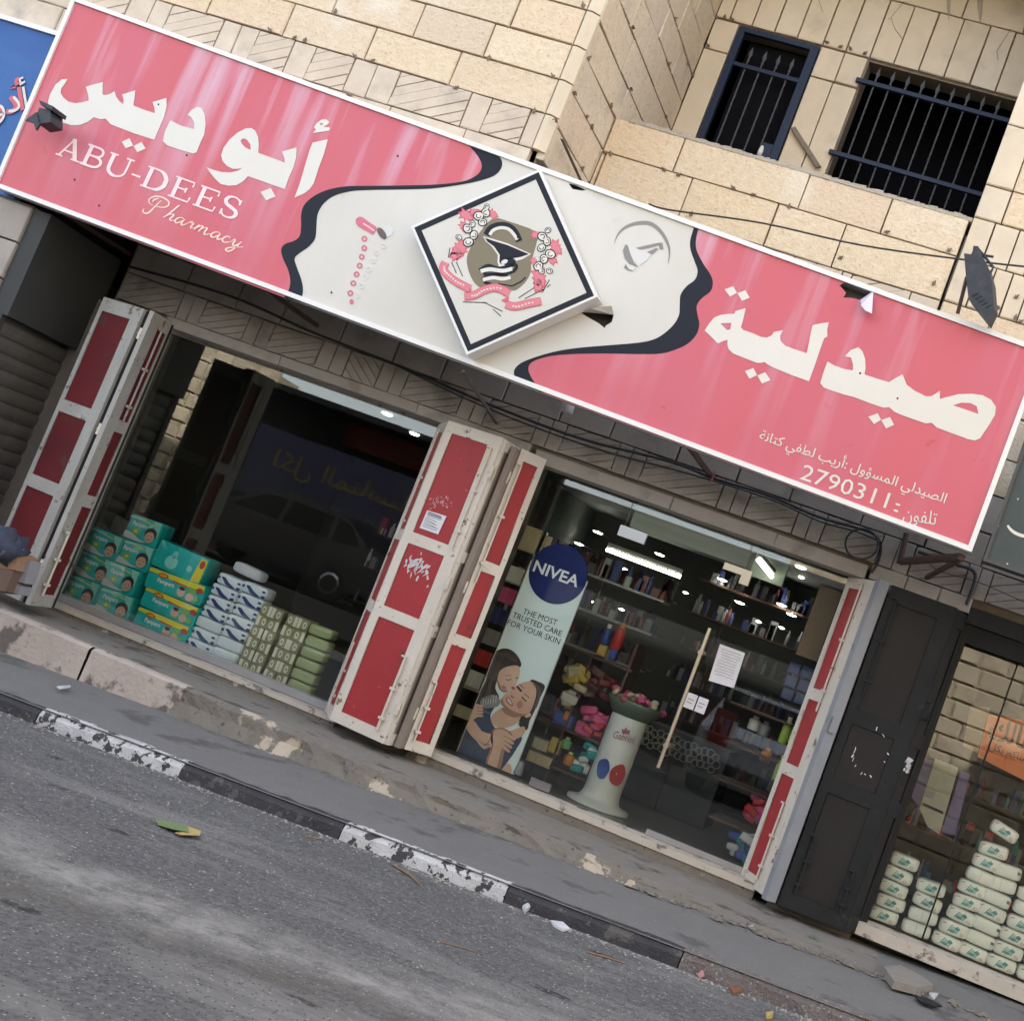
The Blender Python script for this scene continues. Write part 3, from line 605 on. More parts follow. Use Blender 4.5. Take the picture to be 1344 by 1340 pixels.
# big lettering, traced
A1 = zz(60, 80, .16369); A2 = zz(260, 140, .14881); A4 = zz(910, 360, .14881); A5 = zz(1090, 430, .17857)
yees = [(175, 148), (150, 190), (125, 225), (120, 260), (140, 295), (180, 328), (235, 342), (290, 335), (345, 320), (340, 270), (322, 210), (390, 190), (458, 172), (455, 272), (478, 278), (520, 265), (552, 245), (565, 290), (590, 325), (622, 350), (625, 310), (612, 272), (665, 255), (718, 238), (712, 300), (702, 360), (790, 395), (875, 422), (872, 380), (857, 332), (915, 315), (968, 300), (970, 360), (950, 450), (920, 520), (870, 635), (700, 580), (520, 510), (480, 465), (440, 470), (385, 455), (340, 490), (280, 515), (210, 520), (130, 495), (70, 450), (30, 400), (18, 330), (35, 270), (80, 190), (130, 150)]
dal = [(1000, 478), (1080, 520), (1190, 550), (1190, 500), (1170, 455), (1135, 435), (1170, 395), (1215, 370), (1250, 380), (1275, 430), (1282, 510), (1272, 590), (1240, 660), (1210, 735), (1180, 745), (1100, 722), (975, 680), (940, 645), (955, 570)]
buw = [(75, 538), (140, 562), (210, 580), (290, 583), (350, 568), (392, 542), (350, 552), (300, 550), (250, 522), (215, 480), (203, 430), (225, 365), (280, 290), (350, 230), (420, 195), (470, 192), (505, 215), (530, 270), (535, 340), (530, 410), (640, 450), (765, 497), (760, 450), (740, 400), (800, 382), (868, 362), (865, 450), (840, 540), (800, 630), (765, 730), (600, 672), (440, 615), (400, 660), (340, 695), (270, 700), (200, 685), (150, 640), (110, 590)]
alef = [(1010, 320), (1145, 290), (1110, 420), (1065, 540), (1020, 680), (985, 730), (940, 765), (850, 805), (890, 700), (920, 600), (955, 480), (985, 380)]
hamza = [(1015, 235), (1040, 205), (1022, 185), (1045, 150), (1085, 118), (1130, 115), (1158, 140), (1140, 162), (1105, 180), (1165, 188), (1155, 215), (1090, 225)]
ly = [(100, 497), (140, 435), (185, 382), (240, 360), (300, 352), (362, 350), (372, 325), (410, 315), (462, 300), (440, 400), (420, 470), (440, 492), (520, 520), (600, 555), (650, 560), (690, 540), (712, 510), (750, 502), (790, 497), (765, 545), (770, 590), (810, 632), (900, 665), (1000, 697), (1020, 600), (1040, 500), (1053, 450), (1120, 435), (1195, 425), (1180, 490), (1183, 550), (1155, 565), (1120, 660), (1080, 780), (1020, 945), (880, 895), (720, 830), (660, 800), (628, 775), (600, 783), (560, 782), (450, 740), (350, 700), (310, 660), (300, 620), (302, 580), (265, 590), (215, 612), (160, 555)]
sad = [(-22, 250), (30, 280), (100, 305), (165, 315), (165, 270), (150, 220), (105, 212), (150, 165), (205, 145), (235, 175), (255, 230), (258, 300), (250, 345), (340, 375), (430, 402), (480, 370), (530, 345), (560, 420), (620, 465), (700, 505), (740, 505), (775, 485), (805, 465), (803, 525), (860, 510), (940, 490), (1040, 487), (1120, 498), (1180, 530), (1215, 580), (1210, 640), (1170, 710), (1100, 815), (1060, 830), (1010, 820), (780, 735), (745, 700), (700, 705), (540, 650), (470, 620), (430, 585), (390, 590), (300, 560), (170, 510), (100, 493), (0, 460), (-51, 441), (-75, 408), (-52, 330)]
printed('arabic_lettering', M['letter'], [A1(yees), A1(dal), A1([(610, 650), (672, 622), (702, 682), (640, 703)]), A1([(705, 685), (768, 652), (802, 705), (735, 735)]),
    (A2(buw), A2([(375, 300), (400, 282), (430, 295), (460, 335), (465, 385), (420, 365), (385, 330)])), A2(alef), (A2(hamza), A2([(1070, 150), (1110, 152), (1085, 168)])), A2([(550, 755), (640, 720), (685, 795), (600, 830)])], lay(4), S)
printed('arabic_lettering', M['letter'], [(A4(ly), A4([(240, 435), (335, 430), (325, 488), (295, 492)])), A4([(275, 135), (350, 107), (385, 165), (325, 200)]), A4([(388, 168), (460, 143), (497, 208), (430, 237)]), A4([(455, 855), (530, 828), (562, 890), (495, 922)]), A4([(565, 893), (635, 865), (680, 935), (605, 965)]),
    (A5(sad), A5([(900, 572), (960, 553), (1030, 555), (1075, 580), (1087, 635), (1000, 605)])), A5([(278, 655), (348, 630), (372, 678), (320, 710)]), A5([(373, 680), (437, 658), (468, 715), (408, 742)])], lay(4), S)
# serif capitals, drawn as strokes in an upright box (x right, y up, cap height 1)
T_, t_ = .15, .075
SER = {
 'A': (1.0, [([(.12, 0), (.46, 1)], t_), ([(.44, 1.0), (.80, 0)], T_ * 1.1), ([(.24, .33), (.70, .33)], t_), ([(0, .02), (.28, .02)], t_), ([(.62, .02), (1.0, .02)], t_)]),
 'B': (.85, [([(.16, 0), (.16, 1)], T_), ([(0, .98), (.45, .98), (.62, .92), (.68, .76), (.62, .60), (.45, .53), (.18, .53)], t_ * 1.3), ([(.45, .53), (.66, .47), (.75, .28), (.66, .09), (.45, .02), (0, .02)], t_ * 1.5)]),
 'U': (1.0, [([(0, .98), (.34, .98)], t_), ([(.68, .98), (1.0, .98)], t_), ([(.17, .98), (.17, .35), (.24, .12), (.42, .0), (.62, .02), (.78, .14), (.84, .35), (.84, .98)], [T_, T_, T_, T_ * .9, t_ * 1.2, t_, t_, t_])]),
 '-': (.45, [([(.05, .36), (.40, .36)], .09)]),
 'D': (.98, [([(.16, 0), (.16, 1)], T_), ([(0, .98), (.42, .98), (.66, .90), (.82, .68), (.84, .5), (.82, .30), (.66, .09), (.42, .02), (0, .02)], [t_, t_, T_, T_ * 1.1, T_ * 1.1, T_ * 1.1, T_, t_, t_])]),
 'E': (.86, [([(.16, 0), (.16, 1)], T_), ([(0, .98), (.74, .98), (.74, .76)], t_), ([(.16, .52), (.54, .52)], t_), ([(.54, .40), (.54, .64)], t_), ([(0, .02), (.78, .02), (.80, .26)], t_)]),
 'S': (.72, [([(.60, .72), (.60, .96)], t_), ([(.60, .80), (.50, .95), (.32, 1.0), (.14, .93), (.07, .76), (.14, .60), (.34, .50), (.54, .41), (.62, .25), (.55, .08), (.36, 0), (.16, .05), (.06, .22)], [t_, t_, t_, T_ * .8, T_, T_, T_, T_, T_, T_ * .8, t_, t_, t_]), ([(.06, .04), (.06, .3)], t_)]),
}
def serif(word, xs_, a, b, h, up, m_, par, base_k):
    W_ = xs_[-1]; d = (b - a) / W_; mb = MB(); cnt = 0
    for ch, x0 in zip(word, xs_):
        w_, strokes = SER[ch]
        for pts, wd in strokes:
            sp_ = smooth(pts, 3, False) if len(pts) > 4 else pts
            if isinstance(wd, list):
                wd2 = []
                for i in range(len(sp_)): f = i / (len(sp_) - 1) * (len(wd) - 1); k = int(f); wd2.append(wd[k] + (wd[min(k + 1, len(wd) - 1)] - wd[k]) * (f - k))
            else: wd2 = wd
            L = ribbon2(sp_, wd2); m2 = len(sp_); cnt += 1
            off = Vector((0, -.0002 * (cnt % 9), 0))
            vs = [a + d * (x0 + p[0]) + up * (p[1] * h) + off for p in L]
            mb.add(vs, [(i, i + 1, 2 * m2 - 2 - i, 2 * m2 - 1 - i) for i in range(m2 - 1)])
    return mb.build('latin_lettering', m_, par)
Zp = zz(60, 170, .20833)
a, b = [onY(*p, SY - .004) for p in Zp([(62, 156), (1196, 574)])]
up_ = (onY(*Zp([(180, 52)])[0], SY - .004) - onY(*Zp([(135, 180)])[0], SY - .004)); h_ = .152
upv = Vector((0, 0, 1)); dd = (b - a).normalized(); upv = (upv - dd * upv.dot(dd)).normalized()
serif('ABU-DEES', [0, 1.02, 1.93, 2.98, 3.50, 4.62, 5.62, 6.62, 7.32], a, b, h_, upv, M['letterpink'], S, 4)
# script word drawn as slanted pen strokes
PH = {'P': (1.15, [[(.62, 1.25), (.50, .9), (.36, .35), (.24, -.05), (.05, -.22), (-.12, -.12), (-.12, .1)], [(.30, .62), (.02, .68), (-.08, 1.0), (.18, 1.38), (.62, 1.5), (1.02, 1.38), (1.12, 1.08), (.92, .78), (.55, .66), (.42, .72)], [(.18, .85), (.2, 1.1), (.42, 1.32)]]),
 'h': (.72, [[(.0, -.02), (.26, .55), (.52, 1.28), (.60, 1.42)], [(.02, .0), (.22, .36), (.44, .55), (.52, .46), (.42, .12), (.50, .0), (.72, .18)]]),
 'a': (.70, [[(.50, .48), (.34, .56), (.12, .42), (.02, .16), (.10, 0), (.26, .08), (.44, .36), (.52, .52)], [(.52, .52), (.44, .14), (.50, 0), (.70, .2)]]),
 'r': (.56, [[(.0, .2), (.2, .52), (.28, .58), (.26, .46), (.40, .48), (.34, .2), (.36, .02), (.56, .2)]]),
 'm': (1.05, [[(.0, 0), (.1, .3), (.2, .56)], [(.08, .2), (.28, .5), (.42, .52), (.36, .22), (.30, 0)], [(.36, .22), (.56, .5), (.70, .52), (.66, .22), (.68, .0), (.76, .0), (1.0, .2)]]),
 'c': (.55, [[(.42, .42), (.34, .56), (.14, .44), (.04, .16), (.14, 0), (.32, .04), (.55, .22)]]),
 'y': (.8, [[(.0, .2), (.14, .54), (.2, .4), (.16, .12), (.28, .02), (.44, .24), (.58, .56)], [(.58, .56), (.46, .1), (.28, -.35), (.08, -.58), (-.08, -.48), (.1, -.24), (.5, .02), (.8, .2)]])}
a, b = [onY(*p, SY - .004) for p in Zp([(628, 512), (1238, 756)])]
xs_ = 0; run = []
for ch in 'Pharmacy': run.append((ch, xs_)); xs_ += PH[ch][0]
dd = (b - a).normalized(); upv = (Vector((0, 0, 1)) - dd * dd.z).normalized(); u_ = (b - a) / xs_; mb = MB(); cnt = 0
for ch, x0 in run:
    for st in PH[ch][1]:
        sp_ = smooth(st, 4, False); m2 = len(sp_); L = ribbon2(sp_, [.035 + .07 * abs(math.sin(math.pi * i / m2)) for i in range(m2)]); cnt += 1
        vs = [a + u_ * (x0 + p[0] + .0 * p[1]) + upv * (p[1] * .088) + Vector((0, -.0002 * (cnt % 7), 0)) for p in L]
        mb.add(vs, [(i, i + 1, 2 * m2 - 2 - i, 2 * m2 - 1 - i) for i in range(m2 - 1)])
mb.build('script_lettering', M['letterpeach'], S)
def stext(body, p0, p1, h, m_, par=S, Y=SY - .004, **k):
    a, b = onY(*p0, Y), onY(*p1, Y); d = (b - a).normalized(); u = (Vector((0, 0, 1)) - d * d.z).normalized()
    return text('small_lettering', body, a, b, h, u, m_, par, **k)
Zt = zz(880, 540, .34524)
q = Zt([(335, 104), (1042, 348), (490, 256), (818, 368), (846, 378), (866, 384), (882, 412), (1008, 432)])
stext(arab('الصيدلي المسؤول :أريب لطفي كتانة'), q[0], q[1], .062, M['letter'], off=.006)
stext('2790311', q[2], q[3], .105, M['letter'])
stext(':', q[4], q[5], .085, M['letter'])
stext(arab('تلفون'), q[6], q[7], .085, M['letter'])
# capsule and vitamin beads
Zc = zz(440, 270, .10449)
M['capsule'] = mat('printed_crimson', (.50, .10, .14), .4); M['brownp'] = mat('printed_brown', (.09, .055, .05), .5); M['greyp'] = mat('printed_pale_grey', (.56, .55, .53), .5); M['brown2'] = mat('printed_grey_brown', (.20, .18, .165), .5)
printed('capsule_print', M['capsule'], [Zc(smooth([(300, 142), (262, 170), (258, 215), (290, 260), (380, 315), (470, 365), (495, 335), (522, 295), (505, 262), (420, 205), (345, 150)], 3))], lay(3), S)
printed('capsule_shine', M['letterpink'], [Zc(ribbon2([(350, 225), (420, 268), (490, 318)], 14))], lay(4), S)
printed('capsule_end', M['brownp'], [Zc(ell(585, 350, 85, 42, math.radians(55)))], lay(4), S)
ringpts = [(366, 417), (364, 535), (333, 645), (306, 755), (268, 864), (226, 976), (189, 1100), (218, 1210)]
printed('vitamin_beads', M['capsule'], [(Zc(ell(x, y, 37, 37)), Zc(ell(x, y, 17, 17, 0, 12))) for x, y in ringpts[:7]] + [Zc(ell(205, 1208, 26, 34))], lay(3), S)
gp = [(605, 505), (522, 595), (477, 695), (422, 800), (375, 903), (325, 1010), (272, 1130)]
printed('faint_beads', M['greyp'], [(Zc(ell(x, y, 36, 36)), Zc(ell(x, y, 20, 20, 0, 12))) for x, y in gp] + [Zc(ell(660, 320, 66, 72))], lay(3), S)
# mortar and pestle mark
printed('mortar_mark', M['brown2'], [Z7(ribbon2(smooth([(652, 185), (680, 120), (730, 78), (800, 58), (870, 62), (930, 110), (970, 180), (980, 240), (970, 300)], 4, False), 22, True)),
    Z7([(720, 183), (706, 220), (716, 265), (745, 300), (795, 318), (770, 290), (750, 240), (735, 190)]), Z7([(780, 205), (850, 188), (925, 172), (915, 190), (850, 207), (790, 218)]), Z7([(835, 235), (900, 205), (915, 210), (880, 242)]), Z7([(912, 180), (938, 172), (944, 212), (925, 215)]), Z7([(722, 300), (712, 322), (740, 338), (770, 345), (740, 328)])], lay(3), S)
printed('mortar_shade', M['greyp'], [Z7([(735, 190), (780, 205), (870, 240), (850, 275), (800, 312), (770, 285), (750, 240)]), Z7([(722, 298), (752, 305), (780, 318), (770, 338), (740, 328)])], lay(4), S)
# bolts, dirt spots
mb = MB()
for p in ((208, 137.5), (98, 236), (130, 270), (245, 204), (1129, 490), (1178, 523), (522, 205), (435, 384)): mb.lathe(onY(*p, SY - .004), [(.007, 0), (.006, .003)], 8, 0, Vector((0, -1, 0)))
mb.build('rivets', M['print_black'], S)
# brackets and rods behind the sign
mb = MB().tube([onY(1190, 700, -.05), onY(1181, 738, -.05)], .028, 4).tube([onY(1181, 737, -.05), onY(1262, 731, -1.03)], .028, 4)
mb.build('corner_bracket', M['steel'], S)
MB().tube([onY(1216, 758, -.02), onY(1264, 732, -1.03)], .02, 4).build('brace', M['steel'], S)
MB().tube([onY(652, 556, .01), onY(608, 487, -1.03)], .013, 6).build('tie_rod', M['galv'], S)
MB().tube([onY(152, 352, .01), onY(12, 276, -1.03)], .014, 6).build('tie_rod', M['galv'], S)
tp = [onY(x, y, -1.06) for x, y in ((120, 3), (706, 213), (1330, 440))]
for p in (onY(60, 268, -1.06), onY(330, 370, -1.06), onY(900, 585, -1.06)): MB().box((p.x - .015, -1.04, p.z), (p.x + .015, 0.02, p.z + .03)).build('bracket_bar', M['steel'], S)
# ------------------------------------------------------------------ diamond box with the emblem
DY = -1.30
D_ = thing('diamond_sign', (-3.9, -1.2, 1.8), 'white diamond box sign with a black border and a snake and cup emblem', 'sign')
lay2 = lambda k: (lambda x, y: onY(x, y, DY - .001 * k))
dc = Zd([(855, 105), (45, 466), (395, 1272), (1215, 908)])
pts = [onY(*p, DY) for p in dc]
MB().prism(pts, (0, .14, 0)).build('box_body', M['frame'], D_)
def inset(t): c = (sum(p[0] for p in dc) / 4, sum(p[1] for p in dc) / 4); return [(c[0] + (p[0] - c[0]) * t, c[1] + (p[1] - c[1]) * t) for p in dc]
printed('black_border', M['print_black'], [(inset(.965), inset(.885))], lay2(2), D_)
printed('cream_face', M['whitevinyl'], [inset(.885)], lay2(1), D_)
M['olive'] = mat('printed_olive', (.155, .125, .07), .5); M['ribbonpink'] = mat('printed_rose', (.56, .15, .19), .5); M['deep'] = mat('printed_deep_rose', (.52, .08, .10), .5)
printed('shield', M['olive'], [Zd(smooth([(575, 415), (645, 430), (835, 500), (836, 560), (815, 640), (800, 700), (795, 760), (760, 820), (700, 868), (640, 860), (560, 845), (480, 850), (430, 800), (400, 720), (398, 650), (430, 580), (480, 500), (530, 440)], 3))], lay2(2), D_)
blk = lay2(4); wht = lay2(5)
printed('cup_outline', M['letter'], [Zd([(498, 528), (560, 545), (650, 572), (800, 640), (745, 672), (680, 690), (650, 705), (690, 730), (600, 725), (588, 690), (590, 645), (550, 590), (515, 560)])], lay2(3), D_)
printed('cup', M['print_black'], [Zd([(508, 537), (560, 556), (650, 583), (785, 640), (735, 658), (675, 668), (640, 690), (612, 705), (600, 690), (603, 645), (565, 590), (525, 562)]), Zd(ell(660, 688, 44, 26)), Zd(ribbon2(smooth([(520, 520), (545, 480), (600, 460), (660, 468), (700, 505), (725, 560)], 4, False), 42)),
    Zd(ribbon2(smooth([(475, 742), (530, 712), (600, 730), (700, 705), (690, 745), (600, 765), (500, 765)], 4, False), 22)), Zd(ribbon2(smooth([(490, 800), (560, 770), (680, 775), (600, 815), (500, 815)], 4, False), 20)), Zd([(500, 815), (545, 822), (575, 840), (520, 835)]), Zd(ribbon2([(590, 825), (680, 840), (740, 810), (765, 785)], 8))], blk, D_)
printed('snake', M['letter'], [Zd(ribbon2(smooth([(540, 520), (560, 492), (605, 475), (655, 482), (690, 515), (712, 550)], 4, False), 20)), Zd(ribbon2(smooth([(482, 748), (540, 735), (620, 745), (680, 732)], 4, False), 24)), Zd(ribbon2(smooth([(495, 802), (560, 788), (620, 796), (670, 786)], 4, False), 22)), Zd(ell(632, 688, 22, 13, -.4))], wht, D_)
printed('snake_eye', M['print_black'], [Zd(ell(716, 535, 7, 6))], lay2(6), D_)
rb = [[(262, 690), (248, 735), (290, 785), (350, 825), (415, 858)], [(380, 905), (440, 898), (500, 868), (580, 850), (660, 888)], [(640, 955), (700, 968), (780, 950), (862, 935)]]
printed('ribbon_outline', M['deep'], [Zd(ribbon2(smooth(r, 4, False), 52)) for r in rb] + [Zd([(385, 850), (430, 860), (400, 890)]), Zd([(610, 930), (660, 905), (650, 950)])], lay2(6), D_)
printed('ribbon', M['ribbonpink'], [Zd(ribbon2(smooth(r, 4, False), 42)) for r in rb], lay2(7), D_)
for r in rb: printed('ribbon_words', M['letter'], [Zd(ribbon2([(x, y), (x + 12, y + 5 * math.sin(k))], 9)) for k, (x, y) in enumerate(smooth(r, 4, False)[3:-3])], lay2(8), D_)
random.seed(4)
def leafshape(x, y, r, a, n=9):
    out = []
    for i in range(n * 2):
        t = math.pi * 2 * i / (n * 2); rr = r * (1 if i % 2 else .68) * (1.25 if abs(math.cos(t)) > .7 else .8); out.append((x + rr * math.cos(t + a), y + rr * math.sin(t + a)))
    return out
L_pk = [(395, 395, 42, .3), (355, 605, 60, 2.2), (330, 640, 40, 2.4), (445, 380, 34, 0), (955, 600, 44, 1.2), (850, 790, 56, 1.4), (845, 830, 42, 1.6), (560, 390, 30, .8), (380, 470, 34, 1), (930, 670, 34, 1), (835, 520, 30, 0), (820, 690, 26, 1)]
printed('acanthus_outline', M['deep'], [Zd(leafshape(x, y, r * 1.1, a)) for x, y, r, a in L_pk], lay2(3), D_)
printed('acanthus_pink', M['ribbonpink'], [Zd(leafshape(x, y, r * .86, a)) for x, y, r, a in L_pk], lay2(4), D_)
L_w = [(470, 400, 36), (515, 380, 32), (520, 345, 22), (495, 440, 30), (400, 480, 34), (440, 520, 32), (405, 565, 36), (345, 535, 22), (430, 450, 24), (905, 490, 22), (870, 530, 34), (900, 560, 30), (865, 600, 30), (920, 640, 36), (880, 670, 32), (845, 715, 34), (915, 745, 22), (865, 745, 24)]
printed('scroll_outline', M['print_black'], [Zd(ell(x, y, r, r * .85, i, 14)) for i, (x, y, r) in enumerate(L_w)], lay2(5), D_)
printed('scroll_white', M['letter'], [Zd(ell(x, y, r * .8, r * .66, i, 14)) for i, (x, y, r) in enumerate(L_w)], lay2(6), D_)
printed('scroll_curl', M['print_black'], [Zd(ribbon2([(x + r * .45 * math.cos(t + i), y + r * .4 * math.sin(t + i)) for t in (0, .8, 1.6, 2.4, 3.2, 4)], 5)) for i, (x, y, r) in enumerate(L_w)], lay2(7), D_)
printed('twigs', M['print_black'], [Zd(ribbon2([a_, b_], 5)) for a_, b_ in (((370, 940), (520, 945)), ((500, 940), (620, 1000)), ((560, 985), (610, 1030)), ((300, 690), (330, 760)), ((330, 690), (370, 780)), ((280, 660), (290, 600)), ((720, 915), (820, 850)), ((760, 920), (880, 860)), ((870, 880), (915, 800)), ((900, 850), (920, 830)))], lay2(3), D_)
# ------------------------------------------------------------------ lamps on the sign
M['lamp'] = mat('black_lamp_casting', (.014, .017, .026), .5, spec=.25, c2=(.05, .055, .065), sc=20, amt=.3)
F_ = thing('floodlight', (-.5, -1.2, 2.6), 'black angular floodlight on a short maroon post above the right end of the sign', 'lamp')
bp = Zf([(886, 252), (930, 258), (940, 240), (945, 205), (975, 207), (1000, 270), (1040, 345), (1062, 430), (1075, 600), (1032, 688), (915, 540), (900, 420)])
MB().prism([onY(*p, -1.34) for p in bp], (.03, .10, 0)).build('lamp_body', M['lamp'], F_)
for k in range(5):
    q = Zf([(935 + k * 22, 520 + k * 18), (975 + k * 20, 500 + k * 18)]); MB().tube([onY(*q[0], -1.345), onY(*q[1], -1.345)], .004, 4).build('cooling_rib', M['lamp'], F_)
MB().tube([onY(*p, -1.33) for p in Zf([(905, 270), (925, 420), (935, 530)])], .006, 4).build('lamp_seam', M['bar'], F_)
MB().tube([onY(*p, -1.30) for p in Zf([(965, 215), (1010, 265), (1070, 340), (1050, 380)])], .009, 6).build('yoke', M['lamp'], F_)
MB().tube([onY(*p, -1.30) for p in Zf([(1000, 262), (1072, 275)])], .008, 6).build('pivot_bolt', M['lamp'], F_)
MB().tube([onY(*Zf([(905, 400)])[0], -1.2), onY(*Zf([(846, 632)])[0], -1.12)], .017, 4).build('lamp_post', M['steel'], F_)
Zl = zz(0, 0, .31343)
G_ = thing('broken_spotlight', (-7.3, -1.2, 2.2), 'small broken black spotlight sticking out at the left end of the pink sign', 'lamp')
MB().prism([onY(*p, -1.42) for p in Zl([(165, 452), (212, 462), (212, 512), (160, 520), (150, 490)])], (0, .14, 0)).build('lamp_body', M['lamp'], G_)
MB().prism([onY(*p, -1.45) for p in Zl([(163, 420), (222, 446), (216, 462), (170, 440)])], (0, .16, 0)).build('lamp_hood', M['lamp'], G_)
MB().prism([onY(*p, -1.43) for p in Zl([(105, 505), (152, 470), (165, 520), (150, 545), (140, 515)])], (0, .02, 0)).build('barn_door', M['lamp'], G_)
MB().tube([onY(*Zl([(180, 490)])[0], -1.4), onY(*Zl([(150, 500)])[0], -1.1)], .012, 6).build('lamp_arm', M['lamp'], G_)
# ------------------------------------------------------------------ cables
M['cable'] = mat('black_rubber_cable', (.02, .022, .024), .6)
def cable(name, pts, r, label, Ys, mm='cable'):
    P_ = smooth(pts, 5, False); n = len(P_); yy = [Ys[0] + (Ys[1] - Ys[0]) * i / (n - 1) for i in range(n)]
    return tag(MB().tube([onY(x, y, Y) for (x, y), Y in zip(P_, yy)], r, 6).build(name, M[mm]), label, 'cable')
cable('overhead_wire', [(852, 268), (880, 276), (1000, 293), (1130, 322), (1265, 341), (1344, 350), (1420, 356)], .0065, 'thin black wire strung from the sign top towards the floodlight', (-.05, -1.1))
cable('cable_bundle', [(170, 350), (300, 388), (400, 432), (450, 452), (540, 487), (640, 530), (760, 575), (880, 606), (937, 628), (1008, 650), (1073, 678), (1122, 692), (1148, 702), (1156, 718), (1152, 738), (1143, 752)], .010, 'thick black cable sagging along the chevron band under the sign', (-.03, -.03))
cable('cable_bundle', [(500, 470), (640, 536), (780, 588), (905, 622), (1010, 655), (1075, 684), (1125, 698), (1158, 712)], .006, 'thinner black cable running just under the thick one beneath the sign', (-.045, -.045))
co = [onY(1131 + 21.5 * math.cos(t), 714 + 20 * math.sin(t), -.05 - .004 * t) for t in [i * .3 for i in range(43)]]
tag(MB().tube(co, .0075, 6).build('cable_coil', M['cable']), 'round coil of black cable hanging at the corner above the door', 'cable')
cable('wall_pipe', [(1205, 724), (1256, 741), (1274, 747), (1280, 755), (1277, 770), (1268, 794)], .012, 'dark conduit bending down to the black shop frame', (-.03, -.03))
cable('thin_wire', [(1218, 730), (1222, 742), (1240, 752), (1284, 764), (1344, 790)], .003, 'hair thin wire drooping across the chevron stones on the right', (-.03, -.03))
tag(MB().lathe(onY(742, 541, -.2), [(.0, 0), (.055, .0), (.05, .05), (.05, .06)], 14).build('soffit_lamp', M['frame']), 'small round white lamp under the sign above the door', 'lamp')
tag(MB().fbox(onY(938, 617, -.06), (.012, 0, -.01), (0, 0, -.085), (0, .004, 0)).build('red_tie', M['capsule']), 'short red plastic tie hanging from the cable', 'tie')
# ------------------------------------------------------------------ neighbouring signs
M['bluevinyl'] = mat('blue_sky_print', (.010, .045, .22), .5, spec=.25, c2=(.05, .16, .38), sc=1.1, amt=.1, stretch=(1, 1, 1.8), dirt=((.42, .52, .62), 1.5, .62, .14))
N1 = thing('blue_sign', (-8.5, -1.0, 1.5), 'blue sky-print signboard with pale lettering at the left edge', 'sign')
MB().box((-10.2, -1.02, 1.42), (-7.40, -.96, 2.685)).build('sign_panel', M['bluevinyl'], N1)
MB().box((-10.2, -1.045, 2.685), (-7.40, -.95, 2.72)).build('sign_frame', M['frame'], N1)
for p0, p1, mm, off in (((-16, 158), (38, 141), 'deep', .03), ((-16, 158), (38, 141), 'letter', 0)):
    stext(arab('أدوا'), p0, p1, .20, M[mm], par=N1, Y=-1.03 - (.0 if off else .002), off=off)
N2 = thing('green_sign', (.8, -1.1, 1.2), 'dark grey green signboard with a white stroke at the right edge', 'sign')
M['greenv'] = mat('dark_grey_green_panel', (.030, .042, .042), .5, spec=.3, c2=(.06, .075, .072), sc=3, amt=.3)
MB().box((.02, -1.12, 1.23), (3.2, -1.06, 2.6)).build('sign_panel', M['greenv'], N2)
MB().box((0.0, -1.14, 1.21), (.02, -1.0, 2.6)).build('sign_edge', M['signback'], N2); MB().box((.02, -1.14, 1.21), (3.2, -1.0, 1.23)).build('sign_edge', M['signback'], N2)
lv = lambda x, y: onY(x, y, -1.123)
printed('letter_stroke', M['letter'], [zz(1100, 680, .18155)(ribbon2(smooth([(1225, 52), (1250, 85), (1290, 112), (1350, 130), (1420, 120)], 4, False), [14 + 10 * math.sin(i * .16) for i in range(17)]))], lv, N2)
mb = MB()
for p in ((1310, 690), (1302, 708), (1322, 740), (1336, 655)): mb.lathe(onY(*p, -1.121), [(.006, 0), (.004, .003)], 6, 0, Vector((0, -1, 0)))
mb.build('rivets', M['letter'], N2)
# ------------------------------------------------------------------ side return of the left neighbour: dark box over a roller shutter
_a = math.radians(5); Q0 = Vector((-7.23, 0, 0)); QD = Vector((math.sin(_a), -math.cos(_a), 0)); QN = Vector((math.cos(_a), math.sin(_a), 0))
M['shut'] = mat('grey_roller_shutter', (.13, .12, .11), .6, c2=(.06, .056, .052), sc=5, amt=.3, metal=.2, dirt=((.13, .12, .11), 4, .56, .12))
M['shutbox'] = mat('dark_shutter_box', (.032, .034, .034), .6, spec=.3, c2=(.045, .046, .045), sc=3, amt=.3)
RS = thing('roller_shutter', (-7.1, -.4, -1.35), 'grey slatted roller shutter under a dark housing at the far left', 'shutter')
for k in range(17):
    z0 = -1.33 + k * .112; prof = [(0, 0), (.012, .03), (.016, .06), (.012, .09), (0, .106), (-.012, .109)]
    vs = []
    for t in (.05, .98):
        for o_, h in prof: vs.append(Q0 + QD * t + QN * o_ + Vector((0, 0, z0 + h)))
    n = len(prof); MB().add(vs, [(i, n + i, n + i + 1, i + 1) for i in range(n - 1)]).build('slat', M['shut'], RS)
MB().fbox(Q0 + QD * .0 + Vector((0, 0, -1.34)) - QN * .04, QD * .06, (0, 0, 1.95), QN * .08).build('guide_rail', M['shutbox'], RS)
MB().fbox(Q0 - QD * .02 + Vector((0, 0, .60)) - QN * .06, QD * 1.05, (0, 0, .80), QN * .14).build('housing', M['shutbox'], RS)
MB().fbox(Q0 + QD * -.1 + Vector((0, 0, -1.36)) - QN * .3, QD * 1.06, (0, 0, 2.74), QN * .22).build('return_wall', M['jamb'], RS)
MB().fbox(Q0 + QD * .97 + Vector((0, 0, -1.34)) - QN * .04, QD * .06, (0, 0, 1.95), QN * .08).build('guide_rail', M['shutbox'], RS)
NW = thing('neighbour_wall', (-8.3, -.9, -1.4), 'grey stone front wall of the neighbouring shop at the far left edge', 'wall')
nw_ = MB().box((-9.6, -1.0, -1.6), (-7.24, -.8, 1.42)).build('wall_core', M['mortar2'], NW)
random.seed(6)
